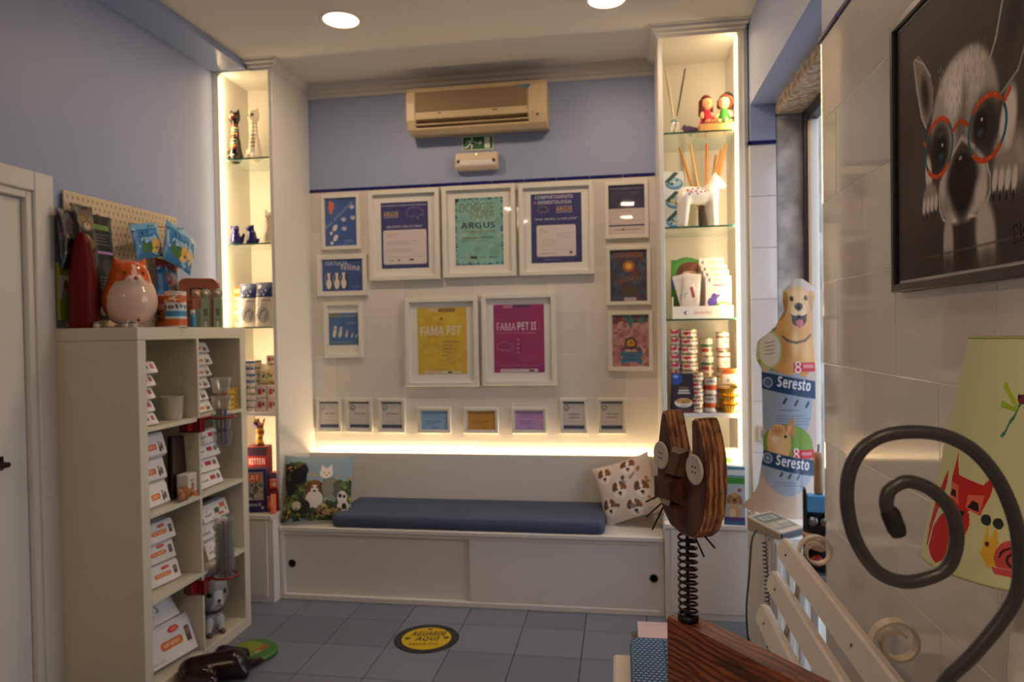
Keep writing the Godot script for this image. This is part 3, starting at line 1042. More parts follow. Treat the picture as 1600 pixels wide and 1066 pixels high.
func cat_sil(c, x, y, k, col):
	c.ell(x, y, 9 * k, 17 * k, col)
	c.ell(x, y - 20 * k, 4.5 * k, 10 * k, col)
	c.ell(x, y - 31 * k, 5.5 * k, 5 * k, col)
	c.poly([Vector2(x - 5.5 * k, y - 31 * k), Vector2(x - 4.5 * k, y - 40 * k), Vector2(x - 0.5 * k, y - 35 * k)], col)
	c.poly([Vector2(x + 5.5 * k, y - 31 * k), Vector2(x + 4.5 * k, y - 40 * k), Vector2(x + 0.5 * k, y - 35 * k)], col)

func navy_poster(head: Array, sub: String, left_logo: bool, seed_: int) -> ImageTexture:
	var c := Cv.new(240, 330, H("0c1468"))
	var gw := H("c9c6cf")
	if head.size() == 1: c.text(head[0], 6, 10, 228, 12, gw)
	else:
		c.text(head[0], 20, 8, 180, 17, gw)
		c.text(head[1], 34, 33, 160, 17, gw)
		c.text("e", 14, 36, 12, 12, H("d9785a"))
	var lx := 14 if left_logo else 120
	var ly := 50 if left_logo else 66
	c.text("ARGUS", lx, ly, 76, 19, H("d8a060"))
	c.rect(lx, ly + 23, 76, 3, H("b4b0b8"))
	c.rect(lx, ly - 5, 76, 2, H("b4b0b8"))
	if left_logo: pet_loop(c, 130, 28, 0.95, H("9a94b0"), 2.0)
	else: pet_loop(c, 34, 60, 0.55, H("a08c60"), 2.0)
	c.text(sub, 26 if left_logo else 12, 116 if left_logo else 114, 180 if left_logo else 206, 12 if left_logo else 16, gw, true, false, 0.0, 0.4)
	if left_logo:
		c.rrect(10, 138, 220, 172, 10, H("d5cdc9"))
		c.lines(28, 154, 70, 3, 7, H("a09496"), seed_, 2); c.lines(28, 194, 170, 3, 8, H("958a8e"), seed_ + 1, 2); c.lines(28, 232, 150, 3, 8, H("9b9092"), seed_ + 2, 2)
		c.rect(24, 272, 196, 1.4, H("b59a94"))
		c.rect(142, 284, 22, 9, H("2a2a33")); c.rect(84, 284, 9, 10, H("55504e")); c.lines(36, 288, 30, 1, 5, H("7a7476"), 2, 3)
		c.rect(8, 314, 224, 3, H("3a4a80"))
	else:
		c.rrect(26, 150, 186, 150, 9, H("d5cdc9"))
		c.lines(40, 166, 50, 3, 9, H("9b9092"), seed_, 2); c.lines(120, 190, 74, 3, 10, H("9b9092"), seed_ + 1, 2); c.lines(50, 222, 90, 4, 9, H("9b9092"), seed_ + 2, 2)
		c.rect(38, 266, 166, 1.4, H("b5a49e")); c.ell(188, 282, 7, 7, H("3c3a40")); c.lines(48, 284, 80, 1, 5, H("7a7476"), 5, 3)
		c.rect(10, 306, 220, 1.5, H("7a6a70")); c.lines(60, 314, 110, 1, 4, H("8b86a0"), 7, 3)
	return c.tex()

func certificate(top: Color, name1: String, name2: String, seed_: int) -> ImageTexture:
	var c := Cv.new(110, 150, H("d3cdc8"))
	c.rect(0, 0, 110, 9, H("273a5c")); c.rect(0, 126, 110, 18, H("1d2a52"))
	c.speckle(26, seed_, [H("46608c"), H("2c4474")], 2, 5, Rect2(4, 130, 102, 12))
	c.arc(17, 32, 13, 13, 0, 360, 4, top); c.line([10, 34, 15, 38, 24, 28], 3, top)
	c.lines(38, 24, 56, 2, 8, H("b39a98"), seed_, 2)
	c.text(name1, 26, 60, 62, 10, H("4a3f46"))
	if name2: c.text(name2, 30, 78, 54, 10, H("4a3f46"))
	c.lines(18, 104, 76, 1, 6, H("b09a90"), seed_ + 3, 2)
	return c.tex()

func diploma(bg: Color, ink: Color, seed_: int) -> ImageTexture:
	var c := Cv.new(150, 100, bg)
	c.rect(3, 5, 144, 5, bg.lerp(ink, 0.45)); c.rect(4, 36, 142, 1.6, bg.lerp(ink, 0.5))
	c.lines(20, 16, 110, 2, 8, bg.lerp(ink, 0.35), seed_, 2)
	c.lines(22, 50, 100, 3, 8, bg.lerp(ink, 0.7), seed_ + 1, 3)
	c.lines(62, 88, 56, 1, 6, ink, seed_ + 2, 3)
	c.rect(0, 97, 150, 3, bg.lerp(ink, 0.3))
	return c.tex()

func picture_frames():
	mt("frame_white", Color(0.87, 0.86, 0.82), 0.4)
	# small prints at the left
	var c := Cv.new(150, 225, H("1450a0"))
	c.text("Pet Aventura", -20, 72, 170, 15, H("aab0c4"), false, true, -43.0)
	c.ell(30, 40, 14, 22, H("e0661e"), 8); c.ell(28, 66, 9, 10, H("c9702e")); c.ell(24, 18, 5, 6, H("e0661e"))
	for q in [[128, 48], [132, 98], [88, 104], [90, 146]]: paw(c, q[0], q[1], 8, H("d3ccd2"))
	for q in [[46, 138], [48, 184]]:
		c.ell(q[0], q[1], 10, 17, H("ddd6d0"), 28); c.ell(q[0] - 18, q[1] + 24, 7, 8, H("ddd6d0"))
	c.lines(88, 196, 56, 2, 5, H("93a5c4"), 3, 2); c.lines(66, 216, 78, 1, 5, H("93a5c4"), 4, 2)
	frame("small framed blue print with white footprints and paw prints, upper left of the wall", -1.643, 2.095, 0.244, 0.33, 0.022, 0.022, c.tex(), 0.198, 0.293, 0.0, "small framed prints at the sides")
	c = Cv.new(210, 160, H("0f4692"))
	c.text("TERTULIA", 12, 10, 122, 20, H("b9c6d4"))
	c.text("felina", 96, 26, 100, 30, H("cdbfc0"), true, false, 3.0)
	for q in [[34, 124], [76, 124], [112, 122]]:
		cat_sil(c, q[0] + 12, q[1] + 4, 1.5, H("151a28"))
		c.line([q[0] - 14, q[1], q[0] - 20, q[1] - 30, q[0] - 14, q[1] - 46], 2, H("d8d0ca"))
		cat_sil(c, q[0], q[1], 1.5, H("e2dcd4"))
	c.lines(160, 138, 40, 2, 6, H("8fa3bd"), 2, 2)
	frame("small landscape framed print titled tertulia felina with three white cats", -1.641, 1.777, 0.316, 0.247, 0.028, 0.022, c.tex(), 0.252, 0.19, 0.002, "small framed prints at the sides")
	c = Cv.new(150, 156, H("2060a0"))
	c.text("LONGEVIDADE", 6, 8, 138, 13, H("8fa0a0")); c.rect(0, 0, 48, 22, H("5f6a44")); c.text("VELHO", 4, 7, 42, 11, H("a89c60")); c.text("gatos", 94, 44, 44, 12, H("b8b0b0"), false)
	for q in [[28, 1.0], [58, 0.92], [90, 0.62], [118, 0.42], [138, 0.34]]:
		c.ell(q[0], 122 - 24 * q[1], 9 * q[1], 22 * q[1], H("d8cec6"), 12); c.ell(q[0] + 5 * q[1], 122 - 52 * q[1], 7 * q[1], 9 * q[1], H("d8cec6"))
	c.rect(0, 136, 150, 20, H("3f6684")); c.lines(10, 142, 120, 1, 4, H("8fa6b4"), 5, 2)
	frame("small framed print in a white mount with five pale animals in a row", -1.64, 1.451, 0.24, 0.334, 0.022, 0.024, c.tex(), 0.184, 0.192, 0.005, "small framed prints at the sides")
	# the large frames
	var big := "large framed clinic posters"
	frame("large white frame with navy poster and pale text panel, left of the teal poster", -1.248, 2.002, 0.428, 0.530, 0.026, 0.034, navy_poster(["NUTRIÇÃO E BEM-ESTAR ANIMAL"], "ENCONTRO COM OS DONOS", true, 3), 0.288, 0.388, 0.0, big)
	c = Cv.new(240, 330, H("78b4ac"))
	c.speckle(120, 7, [H("8dbcae"), H("74a596"), H("86b5a2")], 6, 20)
	for e in [[0, 0, 240, 10], [0, 320, 240, 10], [0, 0, 8, 330], [232, 0, 8, 330]]: c.speckle(46, 9 + int(e[2]), [H("1d4a55"), H("2f6f84"), H("174048"), H("5c9aa0")], 2, 6, Rect2(e[0], e[1], e[2], e[3]))
	c.ell(8, 10, 12, 10, H("123036"))
	c.text("DOGGIE", 24, 26, 172, 44, H("6f6a4a"), false); c.text("PAPER", 78, 72, 118, 32, H("6f6a4a"), false)
	c.text("ARGUS", 28, 120, 172, 30, H("1c3a50")); c.text("VETERINÁRIA  PAPER", 28, 156, 172, 14, H("8b7c5a"))
	c.text("inscrições limitadas", 36, 190, 156, 13, H("2c4a46"), true, false, -1.0); c.lines(28, 210, 172, 1, 6, H("4c6a62"), 3, 2)
	c.lines(112, 222, 30, 1, 5, H("4c6a62"), 8, 2); c.ell(120, 250, 7, 7, H("6f9e92"))
	c.rect(74, 286, 34, 13, H("23323a")); c.lines(22, 292, 40, 1, 4, H("4c6a62"), 4, 2); c.text("nets", 122, 288, 34, 9, H("4d8a30")); c.lines(170, 290, 44, 1, 4, H("2c4a58"), 6, 4)
	frame("large white frame with ragged teal doggie paper poster, centre of the upper row", -0.801, 2.007, 0.430, 0.529, 0.026, 0.034, c.tex(), 0.282, 0.389, 0.0, big)
	frame("large white frame with dark violet-navy poster about behaviour and dermatology", -0.354, 2.003, 0.425, 0.522, 0.026, 0.034, navy_poster(["COMPORTAMENTO", "DERMATOLOGIA"], "\"Sem medos, e com pêlo\"", false, 13), 0.288, 0.393, 0.006, big)
	# small prints at the right
	c = Cv.new(150, 210, H("d0c4c2"))
	c.rect(0, 0, 150, 98, H("10144c")); c.text("A CONVIVÊNCIA É FÁCIL", 8, 8, 134, 10, H("8d88a4")); c.lines(92, 28, 50, 2, 6, H("6a668c"), 2, 2)
	c.arc(42, 58, 26, 26, 0, 360, 2.5, H("4a3f48")); c.lines(20, 108, 100, 1, 6, H("a08a84"), 3, 2)
	for i in 4: c.lines(24 + (i % 2) * 40, 122 + i * 9, 70, 1, 6, H("b09c98"), 4 + i, 2)
	c.rect(0, 166, 150, 6, H("2c2450")); c.lines(24, 184, 110, 1, 6, H("8a7f70"), 6, 4); c.rect(56, 182, 8, 8, H("6a4440"))
	frame("small framed print, navy top half and white text below, upper right of the wall", 0.041, 2.094, 0.239, 0.317, 0.020, 0.022, c.tex(), 0.20, 0.28, 0.0, "small framed prints at the sides")
	c = Cv.new(150, 210, H("202c58"))
	c.speckle(240, 41, [H("303a60"), H("3a2c40"), H("1f2a44"), H("442f3c"), H("35506c"), H("5c2f38")], 4, 16)
	c.text("COSMOSHOW", 16, 10, 118, 20, H("96543a")); c.ell(76, 66, 24, 24, H("b06018")); c.ell(76, 66, 15, 14, H("dfa21c")); c.rect(68, 58, 18, 16, H("e8bc40"))
	c.text("JOKU", 36, 110, 84, 24, H("7c5a3c"), true, false, -3.0, 0.4); c.ell(80, 168, 34, 20, H("4a3326")); c.rect(56, 194, 50, 14, H("b4acae"))
	frame("small framed dark blue and rust poster with a golden disc, middle right", 0.047, 1.727, 0.245, 0.329, 0.021, 0.022, c.tex(), 0.205, 0.288, 0.0, "small framed prints at the sides")
	c = Cv.new(150, 214, H("b87a7c"))
	c.speckle(200, 43, [H("c08a88"), H("a9686e"), H("c79a94"), H("9c5c66"), H("b88e92")], 4, 14)
	c.speckle(50, 44, [H("8c3038"), H("35707a"), H("3a3c50"), H("5a2a38")], 5, 13, Rect2(0, 0, 150, 28)); c.pl([50, 8, 100, 8, 76, 56], H("35707a"))
	c.ell(76, 118, 26, 26, H("4a2836")); c.ell(76, 118, 17, 17, H("d0a01c")); c.ell(78, 116, 8, 8, H("b0641c")); c.line([36, 146, 60, 134, 92, 134, 116, 146], 8, H("4a2836"))
	c.rrect(44, 154, 70, 42, 10, H("2c6f9a"))
	for q in [[44, 160], [114, 160], [44, 192], [114, 192]]: c.ell(q[0], q[1], 11, 13, H("2c6f9a"))
	c.lines(58, 168, 44, 2, 14, H("1c4a72"), 4, 4); c.lines(60, 146, 36, 1, 4, H("d8c0c0"), 4, 4)
	frame("small framed pink print with golden orb above a blue bone, lower right", 0.053, 1.362, 0.247, 0.335, 0.021, 0.022, c.tex(), 0.20, 0.288, 0.0, "small framed prints at the sides")
	# the two talent-show posters
	c = Cv.new(240, 330, H("cfae00"))
	c.speckle(60, 51, [H("d2b406"), H("c8a800"), H("d8ba0a")], 14, 40)
	c.pl([48, 4, 110, 4, 112, 14, 96, 24, 48, 14], H("d8bc80")); c.rect(104, 6, 80, 15, H("5a2c1a")); c.text("ARGUS", 110, 9, 68, 9, H("c89a12"))
	c.ell(118, 56, 7, 9, H("a8540c")); c.lines(96, 80, 42, 1, 4, H("8c6412"), 3, 2)
	c.text("FAMA PET", 12, 92, 198, 44, H("ddd2c0"), true, false, -1.0, 0.1); c.lines(50, 140, 70, 1, 4, H("a88034"), 5, 2)
	for i in 5: c.text(["BELEZA CANINA", "AGILIDADE", "SIMPATIA", "TRUQUES", "DANÇA"][i], 120, 166 + i * 17, [84, 52, 50, 46, 26][i], 8, H("8c5a10"))
	pet_loop(c, 18, 188, 0.95, H("b08a28"), 2.0); c.lines(110, 262, 100, 3, 9, H("b08c40"), 6, 2); c.lines(70, 306, 110, 1, 5, H("a8703c"), 6, 2)
	c.rect(30, 314, 180, 13, H("d8ccb4")); c.lines(40, 319, 90, 1, 4, H("8c8070"), 3, 3); c.rect(146, 316, 20, 9, H("2a221c"))
	frame("large white frame with mustard-yellow fama pet poster", -1.033, 1.370, 0.437, 0.519, 0.026, 0.034, c.tex(), 0.295, 0.39, 0.006, big)
	c = Cv.new(240, 330, H("9a0064"))
	c.speckle(60, 52, [H("a00460"), H("900068"), H("980058")], 14, 40)
	c.rect(48, 4, 44, 12, H("c8a0a0")); c.rect(92, 4, 84, 12, H("3a1858")); c.text("ARGUS", 50, 6, 40, 8, H("8a0f52"))
	c.text("FAMA", 16, 88, 90, 38, H("dccbd0"), false); c.text("PET II", 114, 86, 88, 38, H("dccbd0"), true); c.text("EDIÇÃO", 190, 98, 52, 8, H("b06a90"), false, false, -90.0)
	c.rect(14, 136, 186, 4, H("b8849c")); c.lines(16, 137, 180, 1, 4, H("8a0f52"), 3, 2)
	pet_loop(c, 16, 180, 0.85, H("c088a8"), 1.8)
	for i in 4: c.ell(116, 172 + i * 20, 3.5, 4, H("d8a8c0"))
	c.lines(118, 250, 96, 3, 10, H("b06a90"), 4, 2); c.rect(24, 296, 190, 2, H("b87890")); c.rect(90, 302, 58, 8, H("5a3068"))
	c.rect(30, 313, 178, 15, H("d8ccd0")); c.lines(40, 318, 110, 1, 4, H("8c6078"), 3, 3); c.rect(166, 316, 26, 9, H("3a1c28"))
	frame("large white frame with magenta fama pet II poster", -0.579, 1.378, 0.428, 0.526, 0.026, 0.034, c.tex(), 0.294, 0.392, 0.006, big)
	# the bottom row of certificates
	var row := "certificates in a row above the bench"
	var data := [
		[-1.741, 0.938, 0.155, 0.201, H("8a84a4"), "Veterinária", "", "pale seal, nearest the left cabinet"],
		[-1.552, 0.938, 0.165, 0.201, H("33323c"), "Cardio Vet", "", "dark arch-shaped seal, second portrait one"],
		[-1.350, 0.937, 0.165, 0.202, H("4c5a6c"), "Oncologia", "", "blue-grey seal, beside the pale blue diploma"],
		[-0.271, 0.938, 0.155, 0.200, H("4a4460"), "A Medicina", "Felina", "dark ring seal, beside the lilac diploma"],
		[-0.057, 0.939, 0.155, 0.200, H("5a4a58"), "Cirurgia", "Avançada", "brownish ring seal, nearest the right cabinet"]]
	var tx := []
	for i in 5: tx.append(certificate(data[i][4], data[i][5], data[i][6], 3 + i))
	var lab := "small framed white certificate with "
	frame(lab + data[0][7], data[0][0], data[0][1], data[0][2], data[0][3], 0.016, 0.020, tx[0], 0.118, 0.160, 0.0, row)
	frame(lab + data[1][7], data[1][0], data[1][1], data[1][2], data[1][3], 0.017, 0.020, tx[1], 0.120, 0.160, 0.0, row)
	frame(lab + data[2][7], data[2][0], data[2][1], data[2][2], data[2][3], 0.017, 0.020, tx[2], 0.122, 0.160, 0.0, row)
	frame("small framed pale blue diploma, landscape", -1.090, 0.910, 0.199, 0.151, 0.017, 0.020, diploma(H("8cb8dc"), H("2f4a60"), 5), 0.156, 0.108, 0.0, row)
	frame("small framed amber diploma, landscape, middle of the bottom row", -0.808, 0.910, 0.203, 0.150, 0.017, 0.020, diploma(H("cc9020"), H("553408"), 8), 0.160, 0.108, 0.0, row)
	frame("small framed lilac diploma, landscape", -0.528, 0.912, 0.205, 0.149, 0.017, 0.020, diploma(H("c49ad0"), H("5a3c58"), 11), 0.160, 0.108, 0.0, row)
	frame(lab + data[3][7], data[3][0], data[3][1], data[3][2], data[3][3], 0.016, 0.020, tx[3], 0.118, 0.160, 0.0, row)
	frame(lab + data[4][7], data[4][0], data[4][1], data[4][2], data[4][3], 0.016, 0.020, tx[4], 0.118, 0.160, 0.0, row)

# ---------------------------------------------------------------- goods: shared makers
func nth(i: int, n: int) -> String:
	if n == 1: return "single one"
	if i == n - 1: return "topmost"
	if i == 0: return "lowest"
	var k := n - i
	return ["topmost", "second from the top", "third from the top", "fourth from the top", "fifth from the top", "sixth from the top", "seventh from the top", "eighth from the top", "ninth from the top", "tenth from the top", "eleventh from the top"][k - 1]

# a tin or tub: metal rims and a printed side
func can_mesh(r: float, h: float, label: Material, rim: Material) -> ArrayMesh:
	var s := st0(1)
	lathe(s, [Vector2(0, 0.001), Vector2(r * 0.9, 0.001), Vector2(r * 0.93, 0), Vector2(r, 0.002), Vector2(r, 0.004), Vector2(r * 0.975, 0.005), Vector2(r * 0.975, h - 0.005), Vector2(r, h - 0.004), Vector2(r, h - 0.001), Vector2(r * 0.95, h), Vector2(r * 0.9, h - 0.003), Vector2(0, h - 0.003)], 20)
	var am := done(s)
	am.surface_set_material(0, rim)
	wrap_sheet(am, r * 0.98, r * 0.98, 0.006, h - 0.006, label)
	return am

# a printed sheet wrapped round a cylinder or cone; u runs once round, starting at the back
func wrap_sheet(am: ArrayMesh, r0: float, r1: float, y0: float, y1: float, m: Material, n := 20, a0 := 0.0, a1 := 360.0):
	var s := SurfaceTool.new()
	s.begin(Mesh.PRIMITIVE_TRIANGLES)
	s.set_smooth_group(1)
	for i in n + 1:
		var a := deg_to_rad(lerpf(a0, a1, float(i) / n))
		for k in 2:
			s.set_uv(Vector2(float(i) / n, 1.0 - k))
			var r := r1 if k else r0
			s.add_vertex(V(-r * sin(a), y1 if k else y0, -r * cos(a)))
	for i in n:
		var b := i * 2
		for k in [b, b + 1, b + 3, b, b + 3, b + 2]: s.add_index(k)
	s.generate_normals()
	s.commit(am)
	am.surface_set_material(am.get_surface_count() - 1, m)

# printed paper cuffs and cartons
func pack_tex(w: int, h: int, bg: String, f: Callable) -> ImageTexture:
	var c := Cv.new(w, h, H(bg))
	f.call(c)
	return c.tex()

var PK := {}
func packs():
	if PK.size(): return
	PK.tin_red = texm("tin_red", pack_tex(128, 40, "e4dcd0", func(c):
		c.rect(0, 0, 128, 3, H("b89a68")); c.speckle(20, 1, [H("c8242c"), H("d84a3a"), H("3c7a3a"), H("e8b83c"), H("2a2220")], 2, 6, Rect2(10, 8, 108, 26)); c.rect(40, 10, 22, 16, H("cc2a30")); c.rect(66, 12, 14, 12, H("4c8a44")); c.lines(84, 12, 36, 3, 6, H("6a5a50"), 2, 2)), 0.35)
	PK.tin_pink = texm("tin_pink", pack_tex(128, 40, "cfc0ba", func(c):
		c.speckle(24, 2, [H("b03048"), H("7a2a3c"), H("2c2a30"), H("d88a90")], 3, 8); c.rect(44, 10, 26, 16, H("c02840")); c.ell(86, 22, 9, 9, H("2a2428"))), 0.35)
	PK.tin_green = texm("tin_green", pack_tex(128, 60, "bdb3a4", func(c):
		c.rect(0, 0, 128, 18, H("cfc6b8")); c.rect(20, 18, 92, 12, H("3c5a34")); c.rect(30, 34, 34, 14, H("9c3426")); c.rect(72, 34, 20, 14, H("7a4a30")); c.lines(40, 6, 50, 2, 6, H("5a5048"), 4, 2)), 0.35)
	PK.tin_orange = texm("tin_orange", pack_tex(128, 60, "ddd6ca", func(c):
		c.text("vet", 52, 6, 26, 10, H("40404a")); c.rect(34, 26, 70, 20, H("cc5a1c")); c.rect(38, 30, 26, 10, H("b03a18")); c.rect(84, 42, 14, 14, H("4a3a30")); c.ell(30, 52, 14, 6, H("8a7a6a"))), 0.35)
	PK.tin_white = texm("tin_white", pack_tex(128, 80, "d8d2c8", func(c):
		c.rect(0, 16, 128, 7, H("a83024")); c.rect(0, 70, 128, 8, H("b43a28")); c.line([58, 50, 66, 40, 76, 44], 4, H("55504c")); c.lines(44, 58, 40, 1, 5, H("8a8078"), 3, 2)), 0.4)
	PK.carton_orange = texm("carton_orange", pack_tex(160, 60, "dcdad6", func(c):
		c.rrect(52, 26, 54, 18, 4, H("d0621c")); c.text("DIET", 60, 30, 38, 10, H("f0d8c0")); cat_sil(c, 124, 44, 0.62, H("2a2624")); c.ell(138, 38, 8, 12, H("6a5648")); c.ell(24, 30, 6, 9, H("4a4a4e")); c.lines(12, 44, 30, 2, 5, H("c89a98"), 2, 2)), 0.5)
	PK.carton_green = texm("carton_green", pack_tex(100, 56, "e0dcd6", func(c):
		c.rect(6, 14, 44, 20, H("3c8a4c")); c.rect(62, 8, 24, 26, H("b8606a")); c.rect(0, 38, 60, 3, H("d09a6c")); c.lines(10, 46, 70, 1, 4, H("c07a80"), 3, 3)), 0.5)
	PK.carton_red = texm("carton_red", pack_tex(160, 70, "dcdcdc", func(c):
		c.rrect(88, 12, 34, 26, 3, H("b02434")); c.text("vet", 34, 24, 40, 15, H("3a4256")); c.line([46, 20, 56, 8], 2, H("55585e")); c.ell(140, 28, 10, 16, H("6b5a50")); c.lines(24, 56, 100, 1, 5, H("b8a8a4"), 5, 2)), 0.5)
	PK.carton_mix = texm("carton_mix", pack_tex(160, 70, "dedad4", func(c):
		c.text("vet", 14, 34, 40, 15, H("3a4256")); c.line([26, 30, 36, 14], 2, H("55585e")); c.rect(74, 20, 30, 26, H("3f5a38")); c.rect(92, 48, 36, 12, H("c0584e")); c.rect(112, 6, 34, 22, H("d8702c")); c.rect(140, 34, 8, 12, H("2f5a44"))), 0.5)
	PK.carton_pale = texm("carton_pale", pack_tex(160, 80, "d9d7d3", func(c):
		c.ell(60, 50, 14, 9, H("c8a48c")); c.ell(60, 50, 8, 5, H("a87858")); c.line([92, 22, 98, 40, 90, 44], 4, H("4c5048")); c.rect(140, 2, 14, 6, H("f0f0ee"))), 0.5)
	PK.carton_cuff = texm("carton_cuff", pack_tex(160, 70, "dad8d4", func(c):
		c.rrect(66, 26, 62, 18, 8, H("d6681f")); c.text("CAT ADULT", 74, 31, 46, 8, H("f0e0cc")); c.rect(138, 14, 14, 34, H("5c3a28")); c.ell(145, 26, 5, 8, H("8a6a50")); c.ell(110, 8, 16, 7, H("c82a24")); c.ell(112, 8, 9, 4, H("e06a50")); c.ell(28, 44, 5, 8, H("4c4e54")); c.ell(12, 46, 8, 10, H("e6e6e6")); c.lines(22, 60, 60, 1, 5, H("c8a0a8"), 3, 3)), 0.5)

# display carton: back upright, front flap leaning outward; width along x, front towards +z, base centre at 0
func carton(w: float, h: float, d: float, m: Material, flap := 0.02) -> ArrayMesh:
	var s := st0()
	var prof := PackedVector2Array([Vector2(-d, 0), Vector2(0, 0), Vector2(flap, h * 0.14), Vector2(-flap * 0.45, h * 0.9), Vector2(-flap * 0.9, h), Vector2(-d, h)])
	prism(s, prof, w, 0.0015, false, Vector3.ZERO, SIDE)
	var am := done(s)
	am.surface_set_material(0, hexm("d6d4d0", 0.55))
	var n := Vector3(0, flap * 1.45, h * 0.76).normalized() * 0.0006
	face(am, V(-w / 2 + 0.002, h * 0.9, -flap * 0.45) + n, V(w - 0.004, 0, 0), V(0, -h * 0.76, flap * 1.45), m)
	var st := span(V(-w / 2 + 0.002, 0.0005, -0.004), V(w / 2 - 0.002, 0.005, 0.0012), 0.0)
	am.add_surface_from_arrays(Mesh.PRIMITIVE_TRIANGLES, st.surface_get_arrays(0))
	am.surface_set_material(am.get_surface_count() - 1, hexm("a03038", 0.5))
	return am

# a standing sealed pouch
func pouch(called, label, at, w, h, t, m, back, yaw := 0.0, tilt := -6.0, group := "", flat := 0.14, category := "pet food pouch"):
	var p = thing(called, label, category, at, yaw, group)
	obj("bag", cushion(w, h, t, m, back, flat, 12, 0.03, 0.006), null, p, V(0, h / 2 * cos(deg_to_rad(tilt)), 0), V(tilt, 0, 0))
	return p

# ---------------------------------------------------------------- left display cabinet
func tall_cat(called, label, at, dark: bool, k := 1.0):
	var t = thing(called, label, "cat figurine", at, -6, "tall cat figurines")
	var bones := [[V(0, 0.022, 0), V(0, 0.10, 0), 0.040, 0.026], [V(0, 0.10, 0), V(0, 0.205, 0), 0.026, 0.017], [V(0, 0.236, 0.004), V(0, 0.240, 0.006), 0.031, 0.029], [V(0, 0.232, 0.022), V(0, 0.228, 0.03), 0.014, 0.010],
		[V(-0.019, 0.255, 0), V(-0.024, 0.284, 0), 0.012, 0.003], [V(0.019, 0.255, 0), V(0.024, 0.284, 0), 0.012, 0.003], [V(-0.018, 0.012, 0.03), V(-0.018, 0.012, 0.036), 0.014, 0.012], [V(0.018, 0.012, 0.03), V(0.018, 0.012, 0.036), 0.014, 0.012],
		[V(-0.036, 0.02, 0.0), V(-0.044, 0.052, 0.0), 0.012, 0.008]]
	var base := lin("15100e") if dark else lin("e8dcc4")
	var pal := [lin("d0782c"), lin("6d8a78"), lin("c8a868"), lin("7a2f24")] if dark else [lin("6a6058"), lin("c88a4c"), lin("8a9a6a"), lin("b0a08c")]
	var f := func(p: Vector3) -> Color:
		if p.y > 0.06 and p.y < 0.20 and absf(p.x) < 0.02 and p.z > 0:
			if not dark: return pal[int(p.y * 90) % 4] if int(p.y * 140) % 3 == 0 else base
			return pal[int(p.y * 60) % 4] if int(p.y * 120) % 2 else base
		if dark and p.y > 0.225 and p.z > 0.018 and absf(p.x) < 0.02 and p.y < 0.25: return lin("8a3a3c")
		if not dark and p.y > 0.232 and p.y < 0.246 and p.z > 0.015 and absf(absf(p.x) - 0.013) < 0.006: return lin("5a4a40")
		return base
	var s := st0(3)
	blob(s, bones, 0.0052, 0.012, f)
	obj("body", done(s), vcol("figurine_glaze", 0.18), t)
	for e in [-1, 1]:
		var es := st0(1)
		lathe(es, [Vector2(0, -0.004), Vector2(0.004, -0.002), Vector2(0.0045, 0.0), Vector2(0.003, 0.003), Vector2(0, 0.004)], 10)
		obj("eye", done(es), hexm("d8c060" if dark else "3a4a2a", 0.15), t, V(e * 0.012, 0.242, 0.0315))

